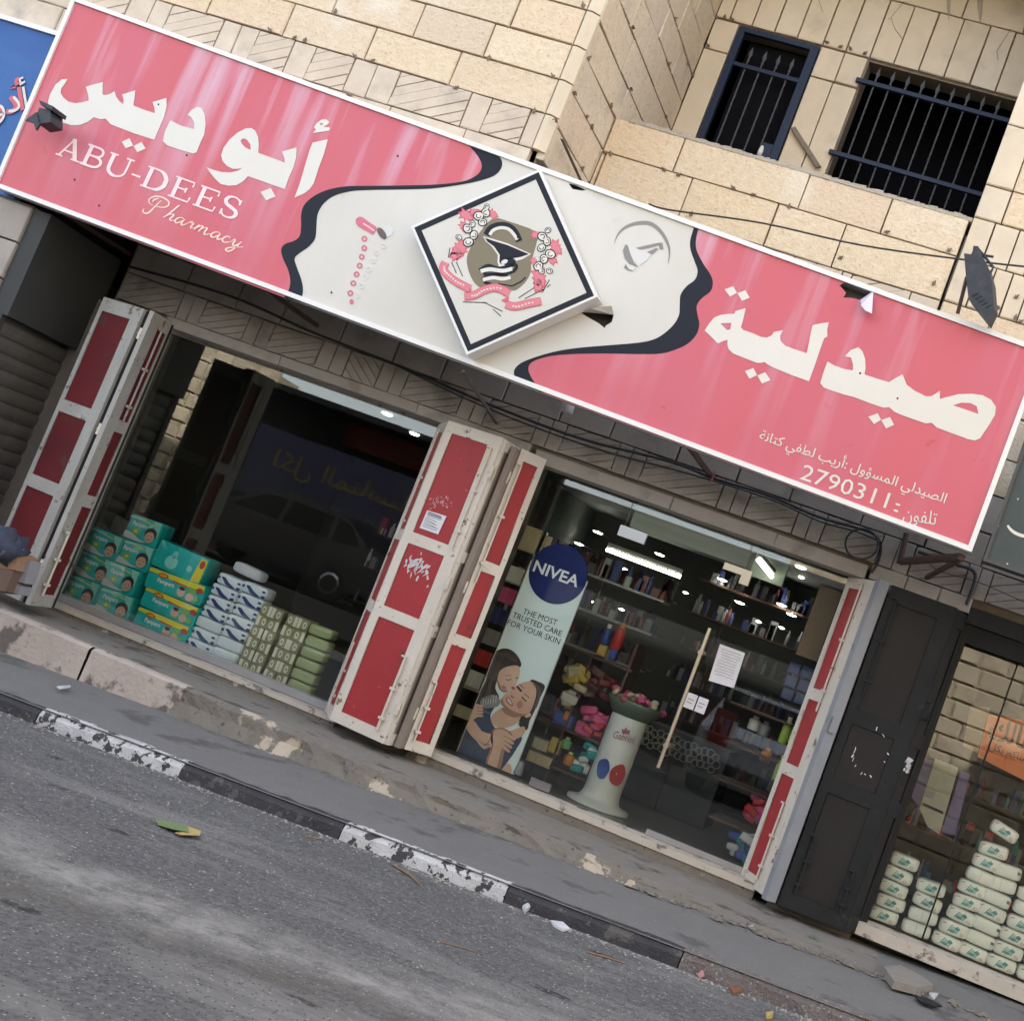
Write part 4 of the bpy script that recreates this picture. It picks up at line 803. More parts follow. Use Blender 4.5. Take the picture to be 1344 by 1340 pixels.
blocks(nw_, fy(-1.06), NF, [(-1.4 + .28 * k, -1.12 + .28 * k, [-9.5, -8.9, -8.3, -7.7, -7.20] if k % 2 else [-9.5, -9.2, -8.6, -8.0, -7.5, -7.20]) for k in range(10)], M['darkstone'])
# rough scar of wall between the shutter and the folded leaf
tag(MB().box((-7.22, -.06, -1.36), (-6.74, .033, 1.04)).build('plaster_pier', M['jamb']), 'rough plaster strip between roller shutter and folded red leaf', 'pier')
# ------------------------------------------------------------------ across the street (seen mirrored in the panes)
FB = thing('far_building', (-4, -13, -1.2), 'sunlit rough stone building across the street, mirrored in the windows', 'building')
M['farstone'] = mat('rough_sunlit_masonry', (.42, .36, .26), .95, c2=(.30, .25, .18), sc=3, amt=.2, bump=1.0, bsc=8, rnd=[(.44, .38, .27), (.38, .33, .25), (.47, .41, .30), (.40, .34, .24)])
fw = MB().box((-30, -14, -2), (-13.2, -13.05, 2.3)).box((-13.2, -14, -2), (-3, -13.05, 2.15)).box((-3, -14, -2), (30, -13.05, 7.5)).build('far_wall', M['farstone'], FB)
random.seed(31)
for X0, X1, ZT in ((-.6, 3.2, 3.2), (-16.5, -13.25, 2.3)):
    z = -1.7 if X0 > -5 else -1.0
    while z < ZT:
        h = random.uniform(.26, .36); x = X0 + random.uniform(0, .2)
        while x < X1:
            w_ = random.uniform(.35, .75)
            q = [Vector((x + .01, -13.0, z + .01)), Vector((x + w_ - .01, -13.0, z + .01)), Vector((x + w_ - .01, -13.0, z + h - .01)), Vector((x + .01, -13.0, z + h - .01))]
            MB().slab(q[::-1], Vector((0, 1, 0)), .1, .03, 0, .02).build('stone', M['farstone'], fw); x += w_
        z += h
AW = MB().box((-13.3, -13.0, 1.9), (-.35, -11.4, 2.0)).build('sunshade', M['shutbox'], FB)  # added overhang that keeps this stretch dark in the panes
M['purple'] = mat('purple_banner_cloth', (.07, .035, .12), .7, c2=(.04, .07, .10), sc=1.2, amt=.2); M['yel'] = mat('yellow_banner_letters', (.26, .21, .05), .6)
BN = thing('shop_banner', (-11, -11.6, .6), 'purple shop banner with yellow lettering across the street', 'banner')
MB().box((-12.2, -11.5, .05), (-8.4, -11.45, 1.25)).build('cloth', M['purple'], BN)
for (b_, a_, zl, h__) in ((-8.6, -11.7, .68, .32), (-8.6, -11.2, .25, .14)):
    text('banner_lettering', arab('لكل المناسبات'), Vector((b_, -11.44, zl)), Vector((a_, -11.44, zl - .05)), h__, Vector((0, 0, 1)), M['yel'], BN)
tag(MB().box((-13.3, -12.9, -1.9), (-.35, -12.8, 1.9)).build('dark_sheet', M['shutbox']), 'added dark sheet across the street that keeps the reflections dark', 'door')  # added behind the overhang to darken the mirrored stretch
M['redb'] = mat('red_board', (.30, .04, .03), .6); M['greenb'] = mat('green_board', (.03, .16, .09), .6)
tag(MB().box((-11.2, -12.6, 1.45), (-9.6, -12.5, 1.88)).build('red_board', M['redb']), 'red shop board hanging under the awning across the street', 'board')
tag(MB().box((-9.5, -12.6, 1.3), (-6.4, -12.5, 1.88)).build('green_board', M['greenb']), 'green shop board hanging under the awning across the street', 'board')
def car(name, loc, rz, paint, label, L=4.3, W_=1.72, H=1.42, hatch=False):
    t = thing(name, (0, 0, 0), label, 'car', 'parked cars across the street')
    prof = [(0, .28), (.02, .55), (.10, .72), (.9, .86), (1.15, .90), (1.75, 1.34), (2.3, H), (3.2, H - .02), (3.75, 1.05), (4.2, .98), (4.28, .7), (4.3, .3)]
    if hatch: prof = [(0, .28), (.02, .6), (.12, .8), (1.0, .95), (1.2, 1.0), (1.75, 1.5), (2.2, H), (3.9, H - .03), (4.15, 1.1), (4.25, .95), (4.28, .6), (4.3, .3)]
    secs = []
    for s_, inset_ in ((-1, 0), (-.96, 1), (.96, 1), (1, 0)): pass
    mb = MB(); n = len(prof); rows = []
    for w_, dz in ((-.5, -.0), (-.5, 0), (.5, 0), (.5, 0)): pass
    def yy(z, s_): return s_ * (W_ / 2 - max(0, z - .9) * .32 - max(0, .45 - z) * .12)
    vs = [Vector((x, yy(z, -1), z)) for x, z in prof] + [Vector((x, yy(z, 1), z)) for x, z in prof]
    mb.add(vs, [(i, i + 1, n + i + 1, n + i) for i in range(n - 1)], 0)
    tri = tessellate_polygon([[Vector((x, z, 0)) for x, z in prof]])
    mb.add(vs[:n], [tuple(t_) for t_ in tri], 0); mb.add(vs[n:], [tuple(reversed(t_)) for t_ in tri], 0)
    mb.build('body', paint, t)
    wm = M['carglass']
    def pane(pts, s_): 
        MB().add([Vector((x, yy(z, s_) + s_ * .006, z)) for x, z in pts], [tuple(range(len(pts)))]).build('side_window', wm, t)
    for s_ in (-1, 1):
        pane([(1.32, .95), (2.2, .95), (2.2, H - .1), (1.82, 1.28)], s_); pane([(2.28, .95), (3.1, .95), (3.05, H - .1), (2.28, H - .1)], s_)
        pane([(3.18, .95), (3.68, 1.0), (3.4, H - .16), (3.13, H - .1)] if not hatch else [(3.18, 1.0), (3.85, 1.05), (3.75, H - .14), (3.13, H - .1)], s_)
    def quadw(nm, x0_, z0_, x1_, z1_):
        d = Vector((x1_ - x0_, 0, z1_ - z0_)); nn = Vector((-d.z, 0, d.x)).normalized() * .008
        a_, b_ = Vector((x0_, 0, z0_)) + d * .08 + nn, Vector((x1_, 0, z1_)) - d * .08 + nn
        MB().add([a_ + Vector((0, -W_ / 2 + .14, 0)), a_ + Vector((0, W_ / 2 - .14, 0)), b_ + Vector((0, W_ / 2 - .24, 0)), b_ + Vector((0, -W_ / 2 + .24, 0))], [(0, 1, 2, 3)]).build(nm, wm, t)
    quadw('windscreen', 1.18, .92, 1.75, 1.34 if not hatch else 1.5)
    if hatch: quadw('rear_window', 3.93, H - .04, 4.17, 1.06)
    else: quadw('rear_window', 3.2, H - .02, 3.75, 1.05)
    for x in (.78, 3.42):
        for s_ in (-1, 1):
            wl = MB().lathe((x, s_ * (W_ / 2 - .10), .31), [(.05, -.1), (.27, -.1), (.31, -.07), (.31, .07), (.27, .11)], 20, 0, Vector((0, s_, 0))).build('wheel', M['tyre'], t)
            MB().lathe((x, s_ * (W_ / 2 - .02), .31), [(.19, 0), (.18, .035), (.05, .02)], 10, 0, Vector((0, s_, 0))).build('rim', M['rimm'], wl)
    for s_ in (-1, 1):
        MB().box((4.2, s_ * .55 - .14, .78), (4.315, s_ * .55 + .14, .98 if not hatch else 1.25)).build('tail_lamp', M['redb'], t)
        MB().box((-.01, s_ * .6 - .16, .55), (.1, s_ * .6 + .16, .68)).build('headlight', M['frame'], t)
    MB().box((4.22, -.8, .38), (4.36, .8, .58)).build('bumper', M['bumper'], t)
    t.location = loc; t.rotation_euler = (0, 0, rz); return t
M['carglass'] = mat('car_glass', (.01, .012, .014), .05); M['tyre'] = mat('tyre_rubber', (.015, .015, .015), .8); M['rimm'] = mat('alloy_rim', (.4, .4, .4), .3, metal=.8); M['bumper'] = mat('grey_bumper', (.05, .05, .055), .5)
M['paintd'] = mat('dark_grey_car_paint', (.035, .037, .045), .25, coat=1.0); M['paints'] = mat('silver_car_paint', (.50, .55, .62), .3, metal=.1, coat=1.0)
car('parked_car', (-12.7, -10.9, -1.13), 0, M['paintd'], 'dark saloon parked across the street, mirrored in the left window')
car('parked_car', (-1.95, -12.75, -1.66), math.radians(90), M['paints'], 'silver hatchback parked across the street, mirrored in the door', H=1.62, hatch=True)
# ------------------------------------------------------------------ shop fronts
GY = .20
V3 = Vector
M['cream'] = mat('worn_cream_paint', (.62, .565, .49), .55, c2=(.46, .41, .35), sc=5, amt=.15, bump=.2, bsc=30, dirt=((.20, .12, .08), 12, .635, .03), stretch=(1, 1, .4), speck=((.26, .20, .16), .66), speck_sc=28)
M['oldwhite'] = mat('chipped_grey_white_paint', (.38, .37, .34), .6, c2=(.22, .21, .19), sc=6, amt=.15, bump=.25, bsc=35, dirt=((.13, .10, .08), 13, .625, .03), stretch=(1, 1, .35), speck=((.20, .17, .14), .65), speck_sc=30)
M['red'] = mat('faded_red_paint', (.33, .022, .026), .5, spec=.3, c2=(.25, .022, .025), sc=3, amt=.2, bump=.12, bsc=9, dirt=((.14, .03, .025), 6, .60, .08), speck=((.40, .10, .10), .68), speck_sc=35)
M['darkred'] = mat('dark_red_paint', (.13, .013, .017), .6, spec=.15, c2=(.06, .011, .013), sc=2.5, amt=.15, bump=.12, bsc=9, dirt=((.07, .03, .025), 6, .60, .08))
M['blackp'] = mat('weathered_black_paint', (.011, .012, .013), .65, spec=.15, c2=(.024, .025, .026), sc=3, amt=.2, bump=.12, bsc=40, dirt=((.05, .048, .045), 7, .63, .08))
M['blackpanel'] = mat('brown_black_panel', (.016, .0145, .014), .65, spec=.15, c2=(.028, .026, .025), sc=2, amt=.2, bump=.08, bsc=50)
M['tan'] = mat('tan_primed_edge', (.26, .215, .18), .7, c2=(.20, .165, .14), sc=7, amt=.3)
M['bluegrey'] = mat('blue_grey_painted_edge', (.24, .25, .28), .5, c2=(.17, .18, .20), sc=5, amt=.3, dirt=((.10, .08, .07), 12, .63, .05))
M['alu'] = mat('brushed_aluminium', (.42, .41, .41), .35, c2=(.34, .33, .33), sc=6, amt=.3, metal=.6)
M['sill'] = mat('pinkish_marble_sill', (.50, .45, .385), .6, c2=(.36, .32, .27), sc=6, amt=.2, bump=.2, dirt=((.14, .12, .10), 9, .57, .06))
M['chrome'] = mat('polished_steel', (.34, .33, .32), .3, metal=.9)
M['gold'] = mat('aged_brass', (.46, .40, .31), .35, metal=.8)
M['glass'] = glassmat('shop_glass')
def leaf(root, a, b, zb, zt, face, fm, pm, st=(.14, .14), rows=((.035, .37), (.405, .615), (.65, .965)), th=.035, extra=True):
    """one hinged shutter leaf from plan point a to b; face = +1/-1 side that carries the panels"""
    a, b = V3((*a, 0)), V3((*b, 0)); d = b - a; n = V3((d.y, -d.x, 0)).normalized() * face; up = V3((0, 0, 1)); H = zt - zb
    mb = MB(); rec = .010
    def bx(u0, u1, v0, v1, o0=0.0, dep=th): mb.fbox(a + d * u0 + up * (zb + H * v0) + n * o0, d * (u1 - u0), up * H * (v1 - v0), -n * dep)
    bx(0, st[0], 0, 1); bx(1 - st[1], 1, 0, 1)
    vs = [0] + [1 - r for rr in reversed(rows) for r in (rr[1], rr[0])] + [1]
    for k in range(0, len(vs), 2): bx(st[0], 1 - st[1], vs[k], vs[k + 1])
    fo = mb.build('leaf_frame', fm, root)
    for r0, r1 in rows:
        m2 = MB(); m2.fbox(a + d * st[0] + up * (zb + H * (1 - r1)) - n * rec, d * (1 - st[0] - st[1]), up * H * (r1 - r0), -n * (th - rec * 2)); m2.build('panel', pm, root)
        # thin moulding round the panel
        u0, u1 = st[0], 1 - st[1]; z0_, z1_ = zb + H * (1 - r1), zb + H * (1 - r0); m3 = MB(); w = .007
        dd = d.normalized()
        p = [a + d * u0 + up * z0_, a + d * u1 + up * z0_, a + d * u1 + up * z1_, a + d * u0 + up * z1_]
        m3.tube([q - n * .006 for q in p], .006, 4, closed=True); m3.build('moulding', fm, root)
    return a, b, n
def bolt(root, p, z0, z1, n, m_, hz=None):
    p = V3(p); n = V3(n); up = V3((0, 0, 1)); q = p + n * .016; h = n.cross(up)
    mb = MB().tube([q + up * z0, q + up * z1], .008, 6)
    mb.tube([q + up * z1, q + up * z1 + h * .035], .008, 6); b = mb.build('bolt_rod', m_, root)
    for z in (z0 + (z1 - z0) * .15, z0 + (z1 - z0) * .55):
        MB().fbox(p + up * z - h * .022, h * .044, up * .018, n * .028).build('bolt_keeper', m_, root)
def hinge(root, p, z, m_=None):
    mb = MB(); p = V3((p[0], p[1], z)); mb.tube([p, p + V3((0, 0, .085))], .014, 8).tube([p + V3((0, 0, .035)), p + V3((0, 0, .05))], .017, 8)
    mb.build('hinge', m_ or M['cream'], root)
ZB, ZT = -1.268, 1.02
# left shutter
SL = thing('folding_shutter', (-6.3, -.8, ZB), 'dark red and grey white folding shutter leaves left of the display window', 'shutter')
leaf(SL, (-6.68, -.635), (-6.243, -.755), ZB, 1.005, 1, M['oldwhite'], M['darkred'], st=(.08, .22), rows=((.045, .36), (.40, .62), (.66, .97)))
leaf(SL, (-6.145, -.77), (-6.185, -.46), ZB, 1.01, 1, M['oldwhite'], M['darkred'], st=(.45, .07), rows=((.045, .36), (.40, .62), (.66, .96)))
MB().box((-6.245, -.73, ZB), (-6.205, -.40, 1.0)).build('leaf_back_or_gap', M['black'], SL)  # black filler: shade of the gap between the two leaves
for z in (-1.02, .03, .78): hinge(SL, (-6.19, -.765), z)
bolt(SL, (-6.142, -.70, 0), -1.18, -.70, (1, 0, 0), M['cream']); bolt(SL, (-6.142, -.63, 0), .18, .92, (1, 0, 0), M['oldwhite'])
# centre shutter
SCn = thing('folding_shutter', (-3.6, -.3, ZB), 'bright red and cream folding shutter between display window and glass door', 'shutter')
leaf(SCn, (-4.13, .075), (-3.915, -.29), ZB, ZT, 1, M['cream'], M['red'], st=(.12, .12))
A_, B2_, n_ = leaf(SCn, (-3.905, -.31), (-3.425, -.418), ZB, ZT + .005, 1, M['cream'], M['red'], st=(.13, .20))
dC = (B2_ - A_).normalized()
bolt(SCn, A_ + dC * .435, .17, .93, n_, M['cream']); bolt(SCn, A_ + dC * .415, -1.20, -.66, n_, M['cream']); 
for z in (-1.05, -.12, .72): hinge(SCn, (-3.413, -.43), z)
leaf(SCn, (-3.40, -.40), (-3.37, -.12), ZB, ZT, 1, M['cream'], M['tan'], st=(.1, .5))
MB().box((-3.375, -.33, ZB), (-3.335, -.05, 1.0)).build('leaf_back_or_gap', M['tan'], SCn)
MB().box((-3.42, -.39, ZB), (-3.405, -.1, 1.0)).build('leaf_back_or_gap', M['black'], SCn)  # black box stands for the shaded gap beside the wide leaf
A_, B2_, n_ = leaf(SCn, (-3.322, -.255), (-3.172, -.095), ZB, ZT - .005, 1, M['cream'], M['red'], st=(.20, .20))
dD = (B2_ - A_).normalized(); bolt(SCn, A_ + dD * .035, .0, .9, n_, M['cream']); bolt(SCn, A_ + dD * .04, -1.2, -.76, n_, M['cream'])
for z in (-1.05, -.1, .74): hinge(SCn, (-3.338, -.27), z)
bolt(SCn, (-3.99, -.165, 0), -1.2, -.72, V3((-.86, -.5, 0)), M['cream']); bolt(SCn, (-3.99, -.165, 0), .1, .95, V3((-.86, -.5, 0)), M['cream'])
# notice and scratched paint on the centre leaf
aC = V3((-3.905, -.31, 0)); nC = V3((dC.y, -dC.x, 0)); nC = nC if nC.y < 0 else -nC
def onC(x, y, o=.0):
    P0 = aC + nC * o; d = ray(x, y); t = (P0 - CAM).dot(nC) / d.dot(nC); return CAM + d * t
M['paper'] = mat('white_paper', (.66, .65, .68), .7, c2=(.56, .55, .58), sc=20, amt=.3); M['ink'] = mat('grey_ink', (.12, .12, .14), .7); M['scr'] = mat('scratched_bare_paint', (.50, .36, .36), .7); M['scr2'] = mat('scratched_white', (.5, .5, .5), .7)
Z5 = zz(520, 520, .17857); Z50 = zz(400, 450, .44776)
no = thing('notice', onC(*Z5([(270, 930)])[0]), 'small white printed notice stuck on the top red panel of the centre shutter', 'notice')
printed('sheet', M['paper'], [Z5([(228, 838), (370, 882), (308, 1015), (172, 968)])], lambda x, y: onC(x, y, -.004), no)
random.seed(12)
lines = []
for k in range(9):
    t = .08 + k * .095; x0_, y0_ = 228 - 56 * t, 838 + 130 * t; x1_, y1_ = 370 - 62 * t, 882 + 133 * t
    w = 9 if k < 2 else 4; lines.append(Z5(ribbon2([(x0_ + (x1_ - x0_) * .08, y0_ + (y1_ - y0_) * .08), (x0_ + (x1_ - x0_) * random.uniform(.6, .95), y0_ + (y1_ - y0_) * .9)], w)))
tag(printed('print_lines', M['ink'], lines, lambda x, y: onC(x, y, -.003), no), kind='stuff')
sp = []
for k in range(60):
    a = random.uniform(-2.2, 2.2) - math.pi / 2; r = random.uniform(15, 90); x = 320 + r * math.cos(a) * 1.0; y = 800 + r * math.sin(a) * .75; L = random.uniform(5, 16)
    sp.append(Z5(ribbon2([(x, y), (x + L * math.cos(a) * .9, y + L * math.sin(a) * .7)], random.uniform(2, 6))))
tag(printed('scratches', M['scr'], sp, lambda x, y: onC(x, y, -.0095), SCn), kind='stuff')
sp = []
for k in range(46):
    t = random.gauss(.5, .22); x = 330 + 30 * (t - .5) * 2 + random.gauss(0, 14); y = 670 + 100 * (t - .5); L = random.uniform(6, 26); a = random.gauss(-1.1, .4); w = random.uniform(2, 8)
    if not (270 < x < 385 and 612 < y < 735): continue
    sp.append(Z50(ribbon2([(x, y), (x + L * .5 * math.cos(a) + 1, y + L * .5 * math.sin(a)), (x + L * math.cos(a), y + L * math.sin(a) + 2)], [w * .3, w, w * .4])))
tag(printed('scratches', M['scr2'], sp, lambda x, y: onC(x, y, -.0095), SCn), kind='stuff')
# right shutter
SR = thing('folding_shutter', (-.72, 0, ZB), 'narrow red and cream shutter leaf right of the glass door', 'shutter')
A_, B2_, n_ = leaf(SR, (-.845, .185), (-.633, -.165), ZB, .975, 1, M['cream'], M['red'], st=(.14, .34))
dR = (B2_ - A_).normalized(); bolt(SR, A_ + dR * .27, .0, .93, n_, M['cream']); bolt(SR, A_ + dR * .28, -1.2, -.66, n_, M['cream'])
MB().fbox((-.622, -.17, ZB), (.02, -.035, 0), (0, 0, 2.24), (-.02, .3, 0)).build('leaf_back_or_gap', M['black'], SR)
for z in (-1.1, -.1, .75): hinge(SR, (-.613, -.195), z)
MB().fbox(V3((-.597, -.262, -1.28)), (.066, .062, 0), (0, 0, 2.27), (-.03, .035, 0)).build('leaf_edge', M['bluegrey'], SR)
MB().fbox(V3((-.585, -.262, -.10)), (.045, .042, 0), (0, 0, .11), (.006, -.008, 0)).build('lock_box', M['bluegrey'], SR)
# black shutter
SB = thing('black_shutter', (-.25, -.1, -1.28), 'weathered black folding shutter between the pharmacy door and the right shop window', 'shutter')
A_, B2_, n_ = leaf(SB, (-.515, -.188), (-.05, -.168), -1.285, .985, 1, M['blackp'], M['blackpanel'], st=(.13, .22), rows=((.05, .385), (.43, .60), (.645, .955)))
leaf(SB, (-.045, -.168), (.055, .07), -1.285, .975, 1, M['blackp'], M['blackpanel'], st=(.30, .3), rows=((.05, .385), (.43, .60), (.645, .955)))
MB().box((-.49, -.13, -1.28), (-.07, .03, .96)).build('leaf_back_or_gap', M['black'], SB)
bolt(SB, (-.43, -.188, 0), -1.18, -.78, (0, -1, 0), M['blackp']); bolt(SB, (-.45, -.188, 0), .2, .9, (0, -1, 0), M['blackp']); bolt(SB, (-.115, -.173, 0), -1.18, -.9, (0, -1, 0), M['blackp'])
MB().tube([(-.035, -.17, .32), (.0, -.22, .32), (.0, -.22, .2), (-.02, -.17, .2)], .009, 6).build('pull_handle', M['blackp'], SB)
random.seed(9); Z8 = zz(950, 750, .44029); sp = []
for k in range(20):
    a = random.uniform(0, 6.28); x = 437 + 48 * math.cos(a) + random.gauss(0, 3) + 10 * -math.sin(a); y = 535 + 72 * math.sin(a) + random.gauss(0, 3) + 8 * math.cos(a)
    if random.random() < .35: continue
    sp.append(Z8(ribbon2([(x, y), (x + random.uniform(-6, 6), y + random.uniform(3, 14))], random.uniform(1.5, 4))))
tag(printed('paint_remnants', M['paper'], sp, lambda x, y: onY(x, y, -.180), SB), kind='stuff')
def onK2(x, y, o=0):
    a, b = V3((-.045, -.168, 0)), V3((.055, .07, 0)); n = V3((.922, -.387, 0)); P0 = a + n * (.002 + o); d = ray(x, y); return CAM + d * ((P0 - CAM).dot(n) / d.dot(n))
sp = [Z8(ribbon2([(545 + random.gauss(0, 5) + k * .5, 600 - k * 2.2), (545 + random.gauss(0, 4) + k * .55, 592 - k * 2.2)], random.uniform(3, 9))) for k in range(18)]
tag(printed('paint_remnants', M['paper'], sp, onK2, SB), kind='stuff')
# left display window
LWn = thing('display_window', (-5.4, GY, -1.27), 'large dark display window of the pharmacy with stacked packs behind the glass', 'window')
MB().box((-6.62, GY, -1.25), (-3.97, GY + .008, 1.03)).build('pane', M['glass'], LWn)
mb = MB().box((-6.69, GY - .02, -1.27), (-6.60, GY + .04, 1.05)).box((-6.60, GY - .02, 1.00), (-3.97, GY + .04, 1.045)); mb.build('jamb_frame', M['oldwhite'], LWn)
MB().box((-6.60, GY - .06, -1.28), (-4.0, GY + .05, -1.225)).build('bottom_rail', M['alu'], LWn)
MB().box((-6.66, -.03, -1.318), (-3.98, GY - .062, -1.283)).build('sill', M['sill'], LWn); MB().box((-6.66, -.018, -1.35), (-3.98, GY - .062, -1.320)).build('sill_base', M['ledge'], LWn)
# glass door front
DF = thing('glass_door', (-2.1, GY, -1.25), 'frameless glass pharmacy entrance with a long brass pull handle', 'door')
for a, b in ((-3.32, -2.528), (-2.522, -1.582), (-1.576, -.60)): MB().box((a, GY, -1.205 if a > -1.6 else -1.23), (b, GY + .008, 1.0)).build('pane', M['glass'], DF)
MB().box((-1.575, GY - .02, -1.235), (-.80, GY + .03, -1.195)).build('bottom_rail', M['alu'], DF)
MB().box((-2.50, GY - .012, -1.225), (-2.34, GY + .02, -1.165)).build('floor_patch', M['chrome'], DF)
MB().box((-2.55, GY - .012, .695), (-2.335, GY + .02, .775)).build('top_patch', M['chrome'], DF)
mb = MB(); mb.prism([V3((x, GY - .012, z)) for x, z in ((-1.72, .775), (-1.505, .775), (-1.505, .665), (-1.575, .665), (-1.575, .725), (-1.72, .725))], (0, .03, 0)); mb.build('corner_patch', M['gold'], DF)
hd = MB().tube([(-1.64, GY - .10, .285), (-1.64, GY - .10, -.765)], .014, 10).build('pull_handle', M['gold'], DF)
for z in (.10, -.60): MB().tube([(-1.64, GY - .125, z), (-1.64, GY, z)], .020, 8).build('handle_mount', M['gold'], hd)
MB().box((-3.38, -.03, -1.285), (-.70, GY + .06, -1.238)).build('threshold', M['sill'], DF); MB().box((-3.38, -.018, -1.35), (-.70, GY + .06, -1.287)).build('threshold_base', M['ledge'], DF)
nt = thing('door_notice', (-1.45, GY, .08), 'white sheet of handwriting taped on the glass door beside the handle', 'notice')
MB().add([onY(*p, GY - .004) for p in ((945, 845), (978, 857), (963, 903), (930, 893))], [(0, 3, 2, 1)]).build('sheet', M['paper'], nt)
random.seed(14); lines = []
for k in range(10):
    t = .10 + k * .075; ax, ay = 945 - 15 * t, 845 + 48 * t; bx_, by_ = 978 - 15 * t, 857 + 46 * t
    f0, f1 = random.uniform(.08, .2), random.uniform(.8, .93); pts = []
    for i in range(14): f = f0 + (f1 - f0) * i / 13; pts.append((ax + (bx_ - ax) * f, ay + (by_ - ay) * f + random.uniform(-.55, .55)))
    lines.append(ribbon2(pts, .55))
tag(printed('handwriting', M['ink'], lines, lambda x, y: onY(x, y, GY - .006), nt), kind='stuff')
for (x0_, lab) in ((-1.64, 'small pale card on the door glass touching the handle'), (-1.555, 'small pale card on the door glass, right one of a pair')):
    t_ = thing('door_card', (x0_, GY, -.25), lab, 'card'); MB().box((x0_, GY - .005, -.305), (x0_ + .075, GY - .002, -.195)).build('card', M['paper'], t_)
    tag(MB().box((x0_ + .012, GY - .0065, -.24), (x0_ + .06, GY - .0055, -.235)).box((x0_ + .012, GY - .0065, -.265), (x0_ + .05, GY - .0055, -.26)).build('print_lines', M['ink'], t_), kind='stuff')
# right shop window
RWn = thing('display_window', (1, GY, -1.2), 'black framed shop window at the right edge full of white packs', 'window')
MB().box((.06, GY, -1.18), (1.9, GY + .008, .80)).build('pane', M['glass'], RWn)
MB().box((.03, .0, .93), (1.9, GY + .04, 1.045)).build('head_frame', M['blackpanel'], RWn); MB().box((.06, .05, .80), (1.9, GY + .04, .93)).build('head_frame', M['blackp'], RWn)
MB().box((.02, .04, -1.28), (.075, GY + .04, .93)).build('side_frame', M['blackpanel'], RWn)
MB().box((.45, GY - .005, -1.18), (.462, GY + .012, .80)).build('glazing_bar', M['blackp'], RWn)
MB().box((.02, -.03, -1.29), (1.9, GY + .06, -1.205)).build('sill', M['sill'], RWn)
# ------------------------------------------------------------------ inside the shops
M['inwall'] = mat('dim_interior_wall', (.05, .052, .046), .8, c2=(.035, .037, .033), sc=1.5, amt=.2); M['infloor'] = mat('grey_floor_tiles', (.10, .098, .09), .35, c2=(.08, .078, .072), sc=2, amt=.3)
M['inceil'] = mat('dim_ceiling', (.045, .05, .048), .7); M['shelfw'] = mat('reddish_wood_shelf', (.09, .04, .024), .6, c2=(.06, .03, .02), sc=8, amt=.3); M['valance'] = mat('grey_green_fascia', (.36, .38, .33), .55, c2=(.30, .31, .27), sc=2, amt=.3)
rooms = thing('shop_interior', (-3.5, 2, -1.3), 'dim pharmacy interior behind the glass', 'room')
MB().box((-7.0, .5, -1.42), (-.22, 5, -1.275)).build('floor', M['infloor'], rooms)
MB().box((-7.0, GY + .06, -1.42), (-3.97, .5, -1.262)).build('display_floor', M['infloor'], rooms); MB().box((-3.4, GY + .06, -1.42), (-.8, .5, -1.276)).build('floor', M['infloor'], rooms)
MB().box((-7.0, .52, 1.16), (-.22, 5, 1.25)).build('ceiling', M['inceil'], rooms)
MB().box((-7.0, 4.6, -1.27), (-.22, 4.7, 1.16)).build('back_wall', M['inwall'], rooms)
MB().box((-7.0, .5, -1.27), (-6.9, 4.6, 1.16)).build('side_wall', M['inwall'], rooms); MB().box((-.32, .5, -1.27), (-.22, 4.6, 1.16)).build('side_wall', M['inwall'], rooms)
MB().box((-4.1, 1.2, -1.27), (-4.0, 4.6, 1.16)).build('partition', M['inwall'], rooms)
MB().box((-2.53, .36, .80), (-1.59, .62, 1.04)).build('fascia', M['valance'], rooms)
room2 = thing('shop_interior', (1, 2, -1.3), 'dim interior of the right-hand shop', 'room')
MB().box((-.2, GY + .06, -1.42), (4.1, 5, -1.20)).build('floor', M['infloor'], room2); MB().box((-.2, .5, 1.16), (4.1, 5, 1.25)).build('ceiling', M['inceil'], room2)
MB().box((-.2, 3.0, -1.2), (4.1, 3.1, 1.16)).build('back_wall', M['inwall'], room2); MB().box((-.2, .5, -1.2), (-.1, 3, 1.16)).build('side_wall', M['inwall'], room2)
M['lit'] = emis('lit_lamp', (1, .97, .86), 4); M['tube'] = emis('lit_tube', (.93, 1, .80), 2.6)
def downlight(px, py, z=1.155, r=.05, lab='round ceiling downlight', i=0):
    p = onZ(px, py, z); deep = p.y > 4.0
    if deep: p = onY(px, py, 4.04)
    t = thing('downlight', p, lab, 'ceiling light', 'ceiling lights in the pharmacy')
    MB().lathe(p, [(r * .6, -.016), (r, -.008), (r * .98, 0)], 14).build('lamp_disc', M['lit'], t); MB().lathe(p, [(r * 1.25, -.004), (r * 1.25, 0)], 14).build('rim', M['frame'], t)
    if deep: MB().tube([p + V3((0, 0, .004)), p + V3((0, .56, .01))], .008, 5).build('spot_arm', cG_ if False else M['alu'], t)
for q, lab in (((508, 543), 'round ceiling downlight behind the display window, nearer the left'), ((544, 569), 'round ceiling downlight at the top right corner of the display window'),
    ((785, 698), 'round ceiling downlight above the round blue poster head'), ((760, 713), 'round ceiling downlight left of the door fitting'), ((866, 727), 'round ceiling downlight just under the grey fascia'), ((948, 760), 'round ceiling downlight between the fascia and the short tube'), ((1051, 744), 'largest round ceiling downlight in the top right of the door'),
    ((971, 790), 'round ceiling downlight under the short tube'), ((1026, 793), 'round ceiling downlight, upper one of the pair right of the short tube'), ((1039, 806), 'round ceiling downlight, lower one of the pair right of the short tube')):
    downlight(*q, lab=lab)
small = [(708, 707), (820, 746), (900, 777), (776, 788), (816, 799), (827, 807), (846, 811), (996, 815), (1026, 823), (1052, 757)]
